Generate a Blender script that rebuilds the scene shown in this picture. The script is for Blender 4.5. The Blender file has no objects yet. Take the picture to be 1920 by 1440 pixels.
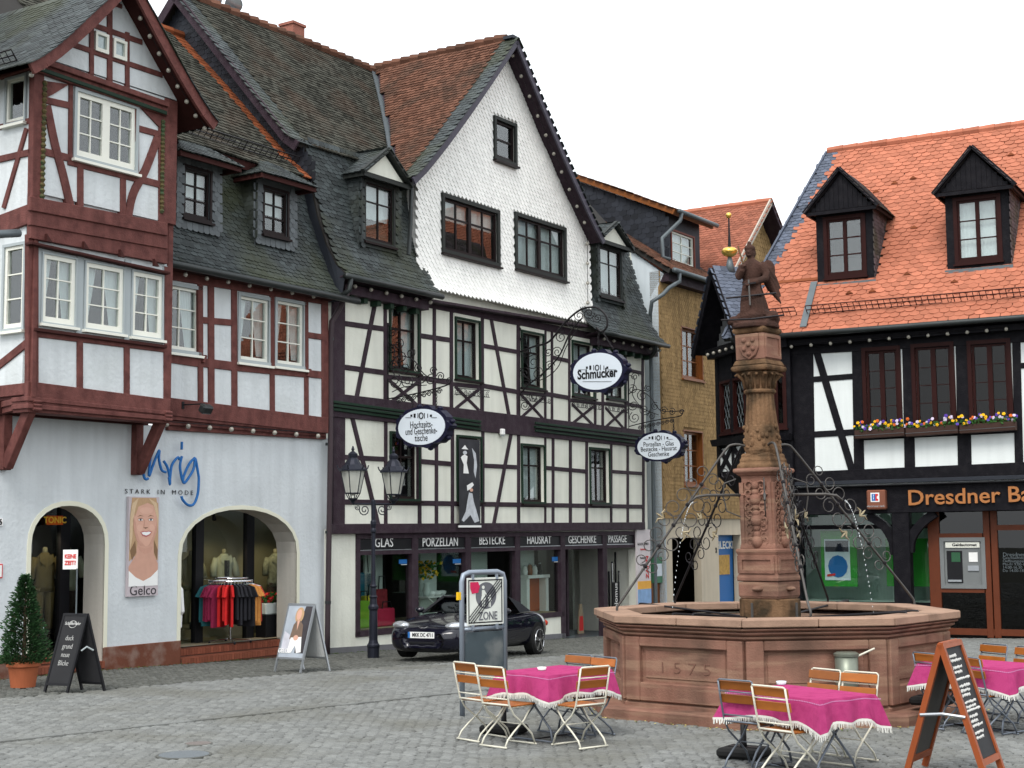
import bpy, math, random
from mathutils import Vector, Matrix
from mathutils.geometry import tessellate_polygon
random.seed(7)
scene = bpy.context.scene
V = Vector
# ------------------------------------------------------------------ camera
FPX = 2750.0                       # focal length in pixels of a 1920 wide frame
CAM = V((0, 0, 2.35))
RR = V((0.999956687, 0.000939102, -0.009259669))
UU = V((0.00930717, -0.10089662, 0.99485338))
WW = V((0.0, 0.99489647, 0.10090099))
cam_data = bpy.data.cameras.new('camera'); cam = bpy.data.objects.new('camera', cam_data)
scene.collection.objects.link(cam); scene.camera = cam
cam_data.sensor_width = 36; cam_data.lens = FPX/1920*36; cam_data.clip_end = 3000; cam_data.clip_start = 0.1
m3 = Matrix((RR, UU, -WW)).transposed()
cam.matrix_world = Matrix.Translation(CAM) @ m3.to_4x4()
scene.render.resolution_x = 1024; scene.render.resolution_y = 768
# ------------------------------------------------------------------ overcast sky and soft sun
SUN_EL, SUN_AZ = math.radians(52), math.radians(200)     # azimuth: from +Y clockwise
world = bpy.data.worlds.new('World'); scene.world = world; world.use_nodes = True
nt = world.node_tree; nt.nodes.clear()
sky = nt.nodes.new('ShaderNodeTexSky'); sky.sky_type = 'NISHITA'; sky.sun_disc = False
sky.sun_elevation = SUN_EL; sky.sun_rotation = SUN_AZ; sky.dust_density = 3; sky.air_density = 1.2
hs = nt.nodes.new('ShaderNodeHueSaturation'); hs.inputs['Saturation'].default_value = 0.25
mx = nt.nodes.new('ShaderNodeMixRGB'); mx.inputs[0].default_value = 0.72
mx.inputs[2].default_value = (10.0, 10.45, 10.9, 1)        # even cloud cover
bg = nt.nodes.new('ShaderNodeBackground'); bg.inputs[1].default_value = 0.125
ow = nt.nodes.new('ShaderNodeOutputWorld')
nt.links.new(sky.outputs[0], hs.inputs['Color']); nt.links.new(hs.outputs[0], mx.inputs[1])
nt.links.new(mx.outputs[0], bg.inputs[0]); nt.links.new(bg.outputs[0], ow.inputs[0])
sun_d = bpy.data.lights.new('sun', 'SUN'); sun_d.energy = 1.5; sun_d.angle = math.radians(25); sun_d.color = (1, .96, .9)
sun = bpy.data.objects.new('sun', sun_d); scene.collection.objects.link(sun)
sd = V((math.sin(SUN_AZ)*math.cos(SUN_EL), math.cos(SUN_AZ)*math.cos(SUN_EL), math.sin(SUN_EL)))
sun.rotation_euler = sd.to_track_quat('Z', 'Y').to_euler()
scene.view_settings.view_transform = 'Standard'; scene.view_settings.look = 'None'
scene.view_settings.exposure = 0.6; scene.view_settings.gamma = 1
scene.render.engine = 'CYCLES'
# ------------------------------------------------------------------ materials
def lin(c):
    return tuple(((x/255)/12.92 if x/255 <= .04045 else ((x/255+.055)/1.055)**2.4) for x in c)
def M(name, rgb, rough=.7, var=.18, vs=3.0, bump=.15, bs=40, metal=0, piece=0.0, streak=0.0, spec=.2, veins=None, grain=None, coat=0, emit=None, dirt=None):
    """rgb linear. piece: brightness spread between pieces (attribute rnd / object random). grain: stretch vector for wood."""
    m = bpy.data.materials.new(name); m.use_nodes = True; n = m.node_tree.nodes; l = m.node_tree.links
    b = n['Principled BSDF']; b.inputs['Roughness'].default_value = rough; b.inputs['Metallic'].default_value = metal
    b.inputs['Specular IOR Level'].default_value = spec
    if coat: b.inputs['Coat Weight'].default_value = coat; b.inputs['Coat Roughness'].default_value = .03
    g = n.new('ShaderNodeNewGeometry')
    def noise(scale, det, stretch=None):
        t = n.new('ShaderNodeTexNoise'); t.inputs['Scale'].default_value = scale; t.inputs['Detail'].default_value = det
        if stretch:
            mp = n.new('ShaderNodeMapping'); mp.inputs['Scale'].default_value = stretch
            l.new(g.outputs['Position'], mp.inputs['Vector']); l.new(mp.outputs[0], t.inputs['Vector'])
        else: l.new(g.outputs['Position'], t.inputs['Vector'])
        return t
    def math_(op, a, bb):
        t = n.new('ShaderNodeMath'); t.operation = op
        for i, x in enumerate((a, bb)):
            if x is None: continue
            if isinstance(x, (int, float)): t.inputs[i].default_value = x
            else: l.new(x, t.inputs[i])
        return t.outputs[0]
    t1 = noise(vs, 6, grain)
    val = math_('MULTIPLY_ADD', t1.outputs[0], 2*var); val.node.inputs[2].default_value = 1-var
    if streak:
        t2 = noise(2.2, 4, (2.2, 2.2, .22)); s = math_('SUBTRACT', t2.outputs[0], .42); s = math_('MAXIMUM', s, 0)
        s = math_('MULTIPLY', s, -streak*3); s = math_('ADD', s, 1); val = math_('MULTIPLY', val, s)
    if piece:
        at = n.new('ShaderNodeAttribute'); at.attribute_name = 'rnd'; oi = n.new('ShaderNodeObjectInfo')
        r = math_('ADD', at.outputs['Fac'], oi.outputs['Random']); r = math_('FRACT', r, None)
        r = math_('MULTIPLY_ADD', r, 2*piece); r.node.inputs[2].default_value = 1-piece
        val = math_('MULTIPLY', val, r)
    sc = n.new('ShaderNodeVectorMath'); sc.operation = 'SCALE'; sc.inputs[0].default_value = rgb
    l.new(val, sc.inputs['Scale'])
    out = sc.outputs[0]
    if dirt:                       # (rgb, amount, scale): patches of moss, lichen, soot
        t3 = noise(dirt[2], 8); cr = n.new('ShaderNodeMapRange'); cr.inputs[1].default_value = .48; cr.inputs[2].default_value = .68
        cr.inputs[4].default_value = dirt[1]; l.new(t3.outputs[0], cr.inputs[0])
        mixn = n.new('ShaderNodeMixRGB'); mixn.inputs[2].default_value = (*dirt[0], 1); l.new(cr.outputs[0], mixn.inputs[0]); l.new(out, mixn.inputs[1]); out = mixn.outputs[0]
    if veins:                      # (rgb, amount, rotation): pale sedimentary bands
        mp = n.new('ShaderNodeMapping'); mp.inputs['Scale'].default_value = (.9, .9, 9); mp.inputs['Rotation'].default_value = veins[2]
        l.new(g.outputs['Position'], mp.inputs['Vector']); tv = n.new('ShaderNodeTexNoise'); tv.inputs['Scale'].default_value = 1.3; tv.inputs['Detail'].default_value = 5; l.new(mp.outputs[0], tv.inputs['Vector'])
        cv = n.new('ShaderNodeMapRange'); cv.inputs[1].default_value = .50; cv.inputs[2].default_value = .66; cv.inputs[4].default_value = veins[1]; l.new(tv.outputs[0], cv.inputs[0])
        mv = n.new('ShaderNodeMixRGB'); mv.inputs[2].default_value = (*veins[0], 1); l.new(cv.outputs[0], mv.inputs[0]); l.new(out, mv.inputs[1]); out = mv.outputs[0]
    l.new(out, b.inputs['Base Color'])
    if bump:
        t4 = noise(bs, 5, tuple(x for x in grain) if grain else None)
        bp = n.new('ShaderNodeBump'); bp.inputs['Strength'].default_value = bump; bp.inputs['Distance'].default_value = .02
        l.new(t4.outputs[0], bp.inputs['Height']); l.new(bp.outputs[0], b.inputs['Normal'])
    if emit: b.inputs['Emission Color'].default_value = (*emit[0], 1); b.inputs['Emission Strength'].default_value = emit[1]
    return m
def glassmat(name, tint=(.8, .85, .85), ior=1.5, rough=.0):
    m = bpy.data.materials.new(name); m.use_nodes = True; n = m.node_tree.nodes; l = m.node_tree.links
    for x in list(n):
        if x.type != 'OUTPUT_MATERIAL': n.remove(x)
    o = [x for x in n if x.type == 'OUTPUT_MATERIAL'][0]
    tr = n.new('ShaderNodeBsdfTransparent'); tr.inputs[0].default_value = (*tint, 1)
    gl = n.new('ShaderNodeBsdfGlossy'); gl.inputs['Roughness'].default_value = rough
    lw = n.new('ShaderNodeLayerWeight'); lw.inputs[0].default_value = .5; pw = n.new('ShaderNodeMath'); pw.operation = 'POWER'; pw.inputs[1].default_value = 5; l.new(lw.outputs['Facing'], pw.inputs[0])
    fr = n.new('ShaderNodeMath'); fr.operation = 'MULTIPLY_ADD'; fr.inputs[1].default_value = .9; fr.inputs[2].default_value = ((ior-1)/(ior+1))**2*1.3; l.new(pw.outputs[0], fr.inputs[0])
    tn = n.new('ShaderNodeTexNoise'); tn.inputs['Scale'].default_value = 2.5; g = n.new('ShaderNodeNewGeometry'); l.new(g.outputs['Position'], tn.inputs['Vector'])
    bp = n.new('ShaderNodeBump'); bp.inputs['Strength'].default_value = .06; l.new(tn.outputs[0], bp.inputs['Height']); l.new(bp.outputs[0], gl.inputs['Normal'])
    mx = n.new('ShaderNodeMixShader'); l.new(fr.outputs[0], mx.inputs[0]); l.new(tr.outputs[0], mx.inputs[1]); l.new(gl.outputs[0], mx.inputs[2])
    l.new(mx.outputs[0], o.inputs[0]); return m
m_blueplaster = M('pale_blue_plaster', (.61, .645, .66), .92, .07, 1.2, .5, 14, streak=.12, spec=.08, dirt=((.47, .50, .51), .45, .8))
m_infill = M('white_infill_plaster', (.61, .645, .655), .92, .08, 2.4, .6, 12, streak=.14, spec=.08, dirt=((.47, .50, .49), .4, 1.5))
m_cream = M('cream_infill_plaster', (.74, .745, .655), .92, .06, 2.4, .4, 14, streak=.12, spec=.08, dirt=((.62, .62, .53), .4, 1.3))
m_creamtrim = M('cream_paint_trim', (.70, .69, .56), .8, .05, 2, .1)
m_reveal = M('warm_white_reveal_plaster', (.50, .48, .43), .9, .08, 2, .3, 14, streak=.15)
m_redwood = M('oxblood_painted_timber', (.145, .054, .047), .65, .35, 7, .5, 30, streak=.35, spec=.12, grain=(1.2, 1.2, 1.2), dirt=((.07, .024, .022), .6, 5))
m_darkred = M('dark_red_board', (.050, .017, .015), .7, .2, 4, .2, spec=.1)
m_brownwood = M('dark_plum_timber', (.042, .027, .036), .6, .35, 6, .5, 30, streak=.3, spec=.1, dirt=((.05, .04, .045), .5, 6))
m_blackwood = M('black_painted_timber', (.007, .0065, .009), .55, .4, 6, .5, 35, spec=.10, dirt=((.014, .013, .015), .6, 6))
m_blackred = M('dark_maroon_window_wood', (.026, .007, .006), .45, .2, 5, .1, spec=.1)
m_greenwood = M('dark_green_paint', (.014, .032, .020), .5, .2, 5, .1, spec=.12)
m_greymetal = M('zinc_grey_metal', (.12, .14, .15), .5, .2, 3, .05, metal=.4)
m_darkmetal = M('dark_gutter_metal', (.045, .05, .05), .4, .2, 3, .05, metal=.6)
m_iron = M('black_wrought_iron', (.022, .020, .022), .5, .2, 6, .1, metal=.5)
m_ironlight = M('worn_grey_iron', (.085, .08, .075), .5, .35, 8, .1, metal=.5)
m_greycasing = M('pale_grey_casing', (.36, .40, .41), .6, .06, 3, .05)
m_whiteframe = M('white_window_paint', (.76, .76, .68), .5, .05, 3, .05)
m_darkframe = M('dark_grey_green_casing', (.026, .029, .027), .5, .15, 4, .08, spec=.12)
m_brownframe = M('dark_brown_sash', (.013, .008, .008), .4, .2, 4, .05, spec=.12)
m_orangewood = M('varnished_orange_wood', (.22, .075, .02), .4, .25, 6, .1, grain=(1, 1, .15))
m_tile_dark = M('weathered_dark_clay_tile', (.054, .054, .045), .95, .35, 1.6, .3, 60, piece=.45, spec=.05, dirt=((.085, .055, .04), .45, .9))
m_tile_brown = M('brown_clay_tile', (.125, .060, .040), .9, .25, 1.4, .3, 60, piece=.35, spec=.08, dirt=((.045, .038, .03), .6, 1.1))
m_tile_orange = M('orange_new_clay_tile', (.20, .058, .022), .8, .15, 2, .2, 60, piece=.3)
m_tile_red = M('salmon_red_clay_tile', (.42, .152, .092), .8, .12, 1.5, .2, 60, piece=.15, spec=.12, streak=.15, dirt=((.31, .105, .062), .4, .7))
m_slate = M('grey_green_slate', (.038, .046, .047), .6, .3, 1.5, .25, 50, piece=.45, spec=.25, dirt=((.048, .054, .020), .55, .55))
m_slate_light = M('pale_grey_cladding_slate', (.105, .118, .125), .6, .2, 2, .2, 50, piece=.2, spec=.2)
m_slate_blue = M('blue_grey_slate', (.085, .10, .135), .5, .2, 1.5, .2, 50, piece=.25)
m_slate_dark = M('dark_charcoal_slate', (.020, .023, .030), .55, .25, 2, .25, 50, piece=.4, spec=.2)
m_scale_white = M('white_painted_scale_shingle', (.86, .855, .82), .75, .05, 2, .1, 40, piece=.05, streak=.08)
m_shingle_yellow = M('ochre_wood_shingle', (.36, .235, .108), .85, .14, 1.2, .2, 50, piece=.16, streak=.35, spec=.1)
m_roofdeck = M('roof_underlay', (.03, .028, .026), .9, .2, 3, .1)
m_brickplinth = M('brown_red_plinth_paint', (.14, .050, .030), .85, .2, 3, .3, 20, dirt=((.42, .38, .33), .25, 3.5))
m_brick = M('red_step_brick', (.20, .062, .035), .8, .2, 10, .2, 60, piece=.2)
m_chimney = M('chimney_brick', (.28, .11, .08), .85, .2, 8, .4, 30)
m_sand = M('red_sandstone', (.240, .124, .090), .92, .25, 2.5, .4, 45, spec=.08, streak=.35, veins=((.30, .19, .13), .6, (.25, .12, .3)), dirt=((.075, .055, .042), .6, 1.5))
m_sandtop = M('pale_sandstone_rim', (.33, .215, .155), .9, .2, 5, .4, 60, spec=.08, dirt=((.14, .095, .07), .6, 2.2))
m_sandcol = M('ochre_weathered_sandstone', (.185, .108, .060), .92, .3, 5, .7, 30, spec=.06, streak=.8, dirt=((.030, .025, .017), .85, 3.0))
m_statue = M('dark_brown_sandstone', (.060, .032, .025), .88, .35, 6, .6, 40, spec=.08, dirt=((.028, .02, .017), .6, 5))
m_gold = M('gilded_metal', (.85, .55, .12), .3, .1, 3, .02, metal=.9)
m_white = M('white_paint', (.8, .8, .78), .5, .04, 3, .03)
m_black = M('black_paint', (.010, .010, .012), .5, .2, 3, .03)
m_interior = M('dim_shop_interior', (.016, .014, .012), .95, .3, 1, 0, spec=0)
m_interior_warm = M('beige_shop_wall', (.34, .28, .19), .9, .15, 1, 0, spec=0)
m_interior_white = M('pale_display_panel', (.55, .60, .57), .9, .06, 1, 0)
m_curtain = M('white_net_curtain', (.78, .80, .78), .9, .05, 3, 0, grain=(6, 6, .2))
m_pane = glassmat('window_glass', (.86, .90, .90), 1.75)
m_shopglass = glassmat('shop_glass', (.85, .9, .88), 1.45)
m_bulb = M('frosted_bulb_glass', (.34, .32, .27), .2, .1, 9, 0, spec=.7)
m_blue = M('blue_sign_enamel', (.022, .14, .40), .4, .05, 3, 0)
m_signwhite = M('pale_sign_face', (.62, .68, .74), .4, .04, 2, 0)
m_navy = M('navy_black_sign_rim', (.010, .010, .028), .4, .2, 3, .05)
m_chrome = M('chrome_metal', (.62, .62, .63), .2, .05, 3, 0, metal=1)
m_alu = M('brushed_aluminium', (.42, .44, .46), .35, .08, 4, .03, metal=.8)
m_galv = M('galvanised_steel_tube', (.26, .30, .35), .45, .15, 6, .05, metal=.55)
m_terracotta = M('terracotta_pot', (.36, .105, .045), .7, .1, 6, .1)
m_rubber = M('black_rubber', (.012, .012, .012), .8, .2, 5, .1)
m_carpaint = M('black_blue_car_paint', (.0035, .0035, .010), .16, .05, 3, 0, coat=.55, spec=.35)
m_softtop = M('black_soft_top', (.010, .011, .014), .85, .2, 40, .1)
m_carglass = glassmat('car_glass', (.30, .36, .33), 1.5)
m_lampglass = M('frosted_lantern_glass', (.55, .56, .50), .3, .08, 5, 0)
m_lampglass.node_tree.nodes['Principled BSDF'].inputs['Alpha'].default_value = .6
m_headlight = M('clear_headlight', (.55, .57, .60), .08, .1, 20, .1, 60, metal=.7)
m_chairwood = M('honey_varnished_slat', (.30, .095, .016), .4, .3, 4, .08, 40, piece=.25, grain=(1.5, 1.5, 4), spec=.3)
m_chairframe = M('cream_white_chair_tube', (.62, .60, .50), .4, .1, 12, .02)
m_chairgrey = M('grey_chair_tube', (.15, .17, .20), .4, .1, 12, .02, metal=.4)
m_cloth = M('magenta_woven_tablecloth', (.43, .050, .170), .95, .16, 90, .6, 260, spec=.08, dirt=((.28, .02, .10), .5, 9))
m_fringe = M('white_cotton_fringe', (.66, .65, .60), .95, .15, 60, .2, 150)
m_boardwood = M('red_brown_board_frame', (.26, .062, .018), .5, .25, 6, .1, 40, grain=(2, 2, .3))
m_chalkboard = M('black_chalkboard', (.022, .022, .024), .65, .3, 4, .05)
m_chalk = M('white_chalk', (.62, .62, .60), .95, .2, 60, 0)
m_foliage = M('dark_green_needles', (.022, .060, .020), .7, .4, 6, 0, piece=.5)
m_trunk = M('brown_bark', (.06, .04, .025), .9, .3, 10, .4)
m_copper = M('copper_sign_letters', (.42, .17, .06), .45, .1, 8, .03, metal=.35)
m_bankred = M('red_brown_door_frame', (.115, .030, .012), .45, .2, 5, .08)
m_green = M('bright_green_poster', (.03, .26, .03), .6, .05, 3, 0)
m_skin = M('printed_skin_tone', (.62, .36, .27), .6, .08, 9, 0)
m_hair = M('printed_blond_hair', (.46, .30, .17), .6, .25, 25, 0, grain=(4, 4, .6))
# ------------------------------------------------------------------ projection helpers (a pixel of the 1920x1440 photograph to a place)
def ray(x, y): return WW + RR*((x-960)/FPX) - UU*((y-720)/FPX)
def gz(x, y):
    t = y-26.5
    return -.0372*.5*(t+math.sqrt(t*t+4)) + .0372*.5*(-14+math.sqrt(200))
def onz(x, y, z=0.0):
    d = ray(x, y); return CAM + d*((z-CAM.z)/d.z)
def ong(x, y):
    z = 0.0
    for _ in range(8):
        p = onz(x, y, z); z = gz(p.x, p.y)
    return p
def atdepth(x, y, dep):
    d = ray(x, y); return CAM + d*(dep/d.y)
class Plane:
    def __init__(s, o, a, n=None):
        s.o = V(o); s.a = V(a).normalized(); s.n = V(n) if n else V((s.a.y, -s.a.x, 0)); s.n.normalize(); s.k = V((0, 0, 1))
    def p(s, x, y, d=0.0):
        r = ray(x, y); o = s.o+s.n*d; return CAM + r*((o-CAM).dot(s.n)/r.dot(s.n))
    def uz(s, x, y, d=0.0):
        q = s.p(x, y, d); return (q-s.o).dot(s.a), q.z
    def w(s, u, z, d=0.0):
        q = s.o + s.a*u + s.n*d; return V((q.x, q.y, z))
# ------------------------------------------------------------------ mesh builder
class MB:
    def __init__(s): s.v = []; s.f = []; s.r = []
    def add(s, vs, fs, r=None):
        b = len(s.v); s.v += [V(x) for x in vs]; s.f += [tuple(b+i for i in f) for f in fs]
        s.r += [0.0 if r is None else r]*len(fs); return s
    def prism(s, poly, vec, back=True):
        n = len(poly); vec = V(vec); q = [V(p)+vec for p in poly]
        fs = [tuple(range(n))] + [(i, i+n, (i+1) % n+n, (i+1) % n) for i in range(n)]
        if back: fs.append(tuple(range(2*n-1, n-1, -1)))
        return s.add(list(poly)+q, fs)
    def box(s, c, sx, sy, sz, ax=None):
        c = V(c); ax = ax or (V((1, 0, 0)), V((0, 1, 0)), V((0, 0, 1))); X, Y, Z = (ax[0]*sx/2, ax[1]*sy/2, ax[2]*sz/2)
        v = [c+X*i+Y*j+Z*k for k in (-1, 1) for j in (-1, 1) for i in (-1, 1)]
        return s.add(v, [(0, 2, 3, 1), (4, 5, 7, 6), (0, 1, 5, 4), (2, 6, 7, 3), (0, 4, 6, 2), (1, 3, 7, 5)])
    def bar(s, p, q, w, h, up=V((0, 0, 1))):
        p = V(p); q = V(q); d = q-p; L = d.length; d.normalize(); x = d.cross(up)
        if x.length < 1e-5: x = d.cross(V((1, 0, 0)))
        x.normalize(); y = x.cross(d)
        return s.box((p+q)/2, w, L, h, (x, d, y))
    def tube(s, path, r, n=6, closed=False, cap=True):
        P = [V(p) for p in path]; m = len(P); rs = r if isinstance(r, (list, tuple)) else [r]*m
        vs = []; prev = None
        for i, p in enumerate(P):
            if closed: t = P[(i+1) % m]-P[i-1]
            else: t = P[min(i+1, m-1)]-P[max(i-1, 0)]
            if t.length < 1e-9: t = V((0, 0, 1))
            t.normalize()
            if prev is None:
                x = t.cross(V((0, 0, 1)))
                if x.length < .05: x = t.cross(V((1, 0, 0)))
            else: x = prev - t*prev.dot(t)
            x.normalize(); prev = x; y = t.cross(x)
            vs += [p + (x*math.cos(2*math.pi*k/n)+y*math.sin(2*math.pi*k/n))*rs[i] for k in range(n)]
        fs = []
        for i in range(m if closed else m-1):
            j = (i+1) % m
            for k in range(n): fs.append((i*n+k, i*n+(k+1) % n, j*n+(k+1) % n, j*n+k))
        if cap and not closed: fs.append(tuple(range(n-1, -1, -1))); fs.append(tuple((m-1)*n+k for k in range(n)))
        return s.add(vs, fs)
    def lathe(s, c, prof, n=20, sx=1, sy=1, ph=0.0, cap=True):
        c = V(c); vs = []; m = len(prof)
        for (r, z) in prof:
            vs += [c+V((math.cos(ph+2*math.pi*k/n)*r*sx, math.sin(ph+2*math.pi*k/n)*r*sy, z)) for k in range(n)]
        fs = [(i*n+k, i*n+(k+1) % n, (i+1)*n+(k+1) % n, (i+1)*n+k) for i in range(m-1) for k in range(n)]
        if cap: fs.append(tuple(range(n-1, -1, -1))); fs.append(tuple((m-1)*n+k for k in range(n)))
        return s.add(vs, fs)
    def sphere(s, c, r, n=8, m=6, sc=(1, 1, 1)):
        c = V(c); vs = [c+V((0, 0, -r*sc[2]))]; fs = []
        for i in range(1, m):
            a = -math.pi/2+math.pi*i/m
            vs += [c+V((math.cos(a)*math.cos(2*math.pi*k/n)*r*sc[0], math.cos(a)*math.sin(2*math.pi*k/n)*r*sc[1], math.sin(a)*r*sc[2])) for k in range(n)]
        vs.append(c+V((0, 0, r*sc[2])))
        for k in range(n):
            fs.append((0, 1+(k+1) % n, 1+k)); t = 1+(m-2)*n; fs.append((t+k, t+(k+1) % n, len(vs)-1))
            for i in range(m-2): b = 1+i*n; fs.append((b+k, b+(k+1) % n, b+n+(k+1) % n, b+n+k))
        return s.add(vs, fs)
    def build(s, name, mat, parent=None, smooth=False, bevel=0, kind=None, label=None, local=False):
        me = bpy.data.meshes.new(name)
        off = V((0, 0, 0))
        if parent and not local:
            q = parent
            while q: off += q.location; q = q.parent
        me.from_pydata([v-off for v in s.v], [], s.f)
        if any(s.r):
            at = me.attributes.new('rnd', 'FLOAT', 'FACE'); at.data.foreach_set('value', s.r)
        if smooth: me.polygons.foreach_set('use_smooth', [True]*len(me.polygons))
        me.materials.append(mat); me.update()
        o = bpy.data.objects.new(name, me); scene.collection.objects.link(o)
        if parent: o.parent = parent
        if bevel:
            b = o.modifiers.new('bevel', 'BEVEL'); b.width = bevel; b.segments = 1; b.limit_method = 'ANGLE'
        if kind: o['kind'] = kind
        if label: o['label'] = label
        return o
def tag(o, label, cat, group=None, kind=None):
    if label: o['label'] = label
    if cat: o['category'] = cat
    if group: o['group'] = group
    if kind: o['kind'] = kind
    return o
def thing(name, label, cat, loc=(0, 0, 0), group=None, rz=0):
    o = bpy.data.objects.new(name, None); scene.collection.objects.link(o); o.location = loc; o.rotation_euler.z = rz
    o.empty_display_size = .2
    return tag(o, label, cat, group)
def copy_tree(o, parent=None):
    c = o.copy(); scene.collection.objects.link(c); c.parent = parent
    for ch in list(o.children): copy_tree(ch, c)
    return c
def root_of(o):
    off = V((0, 0, 0))
    while o: off += o.location; o = o.parent
    return off
def text_mesh(s, size=1.0, depth=.01, bold=0.0, xs=1.0, align='CENTER'):
    """verts, faces of a piece of lettering in the XY plane."""
    cu = bpy.data.curves.new('lettering', 'FONT'); cu.body = s; cu.size = size; cu.extrude = depth/2; cu.offset = bold; cu.align_x = align; cu.align_y = 'CENTER'; cu.resolution_u = 3
    o = bpy.data.objects.new('lettering', cu); me = o.to_mesh()
    vs = [V((v.co.x*xs, v.co.y, v.co.z)) for v in me.vertices]; fs = [tuple(p.vertices) for p in me.polygons]
    o.to_mesh_clear(); bpy.data.objects.remove(o); bpy.data.curves.remove(cu)
    return vs, fs
def put_text(mb, s, c, xax, yax, size, depth=.01, bold=0.0, xs=1.0, align='CENTER', width=None):
    vs, fs = text_mesh(s, size, depth, bold, xs, align)
    xax = V(xax).normalized(); yax = V(yax).normalized(); z = xax.cross(yax); c = V(c)
    if width:
        w = max(v.x for v in vs)-min(v.x for v in vs); k = width/w
        vs = [V((v.x*k, v.y, v.z)) for v in vs]
    mb.add([c+xax*v.x+yax*v.y+z*v.z for v in vs], fs); return mb
def spiral(c, ex, ey, r, turns=1.5, a0=0.0, sgn=1, n=14, r0=.15):
    c = V(c); out = []
    for i in range(n+1):
        t = i/n; a = a0+sgn*2*math.pi*turns*t; rr = r*(1-(1-r0)*t)
        out.append(c+V(ex)*math.cos(a)*rr+V(ey)*math.sin(a)*rr)
    return out
# ------------------------------------------------------------------ tile / shingle laying
def tile_outline(shape, w, L):
    h = w/2*.97
    if shape == 'beaver': return [(-h, 0), (-h, -L*.78), (-h*.80, -L*.90), (-h*.42, -L*.98), (0, -L), (h*.42, -L*.98), (h*.80, -L*.90), (h, -L*.78), (h, 0)]
    if shape == 'slate': return [(-h, 0), (-h, -L*.80), (-h*.45, -L*.97), (h*.55, -L), (h, -L*.88), (h, 0)]
    if shape == 'diamond': return [(-h, 0), (-h, -L*.6), (0, -L), (h, -L*.6), (h, 0)]
    return [(-h, 0), (-h, -L), (h, -L), (h, 0)]
def tile_mesh(shape, w, L, t, lift):
    o = tile_outline(shape, w, L); n = len(o)
    top = [(x, y, t + lift*(-y/L)) for x, y in o]; bot = [(x, y, lift*(-y/L)*.6-.004) for x, y in o]
    fs = [tuple(range(n-1, -1, -1))]
    fs = [tuple(range(n))] + [(i, i+n, i+1+n, i+1) for i in range(n-1)]
    return [V(p) for p in top+bot], fs
def lay(parent, S, u0, u1, s1, w, ex, mat, shape='beaver', inside=None, name='tile', t=.012, lift=.03, n_parts=0, jit=.006, over=1.7, s0=0.0, skewrow=.5, rest_name=None, cond=None):
    """S(u, s) -> point, up-slope vector, normal.  Lays rows from the eave (s=s0) to s1."""
    L = ex*over; vs0, fs = tile_mesh(shape, w, L, t, lift); items = []
    rows = int((s1-s0)/ex)+2; rnd = random.Random(hash(name) % 1000+int(u0*10)+int(s1*100))
    for r in range(rows):
        s = s0+r*ex; off = (r % 2)*w*skewrow
        k = int((u1-u0)/w)+2
        for c in range(-1, k):
            u = u0+off+(c+.5)*w
            if u < u0-w*.3 or u > u1+w*.3 or s > s1+ex*.2: continue
            if inside and not inside(u, s): continue
            p, up, nn = S(u, s+ex*1.0); x = up.cross(nn)
            p0, _, _ = S(u, s+ex*.35)
            a = rnd.uniform(-1, 1)*jit*4; up2 = (up*math.cos(a)+x*math.sin(a)); x2 = up2.cross(nn)
            if x2.length < .5: continue
            m = Matrix((x2, up2, nn)).transposed().to_4x4(); q = S(u, s+L-ex*.55)[0]
            m.translation = q + nn*(rnd.uniform(0, jit)+.010*math.sin(u*1.1+s*.8)+.008*math.sin(u*2.7-s*1.9)+.010) + x*rnd.uniform(-jit, jit)
            items.append((m, rnd.random(), p))
    if not items: return
    if n_parts:
        def vis(it):
            d = it[2]-CAM; dep = d.dot(WW); px = 960+FPX*d.dot(RR)/dep; py = 720-FPX*d.dot(UU)/dep
            ok = 0 <= px <= 1920 and 0 <= py <= 1440
            return (0 if ok else 1, dep)
        items.sort(key=vis); me = bpy.data.meshes.new(name); me.from_pydata(vs0, [], fs); me.materials.append(mat)
        off = root_of(parent)
        for m, rr_, p in items[:n_parts]:
            o = bpy.data.objects.new(name, me); scene.collection.objects.link(o); o.parent = parent
            mm = m.copy(); mm.translation = m.translation-off; o.matrix_local = mm
        items = items[n_parts:]
    if items:
        mb = MB()
        for m, rr_, p in items: mb.add([m @ v for v in vs0], fs, rr_*.98+.01)
        mb.build(rest_name or name, mat, parent, kind='stuff')
def profile_surface(F, prof):
    """prof: [(d, z)...] from the eave up; returns S(u, s) and the total length."""
    seg = []; tot = 0
    for (d0, z0), (d1, z1) in zip(prof, prof[1:]):
        L = math.hypot(d1-d0, z1-z0); seg.append((tot, L, d0, z0, d1, z1)); tot += L
    def S(u, s):
        g = seg[0] if s < 0 else seg[-1]
        for e in seg:
            if e[0] <= s <= e[0]+e[1]: g = e; break
        t = (s-g[0])/g[1]; d = g[2]+(g[4]-g[2])*t; z = g[3]+(g[5]-g[3])*t
        up = F.n*((g[4]-g[2])/g[1])+V((0, 0, (g[5]-g[3])/g[1])); nn = F.a.cross(up)
        if nn.z < 0 and abs(nn.z) > 1e-6: nn = -nn
        if abs(nn.z) < .05 and nn.dot(F.n) < 0: nn = -nn
        return F.w(u, z, d), up, nn
    return S, tot
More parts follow.
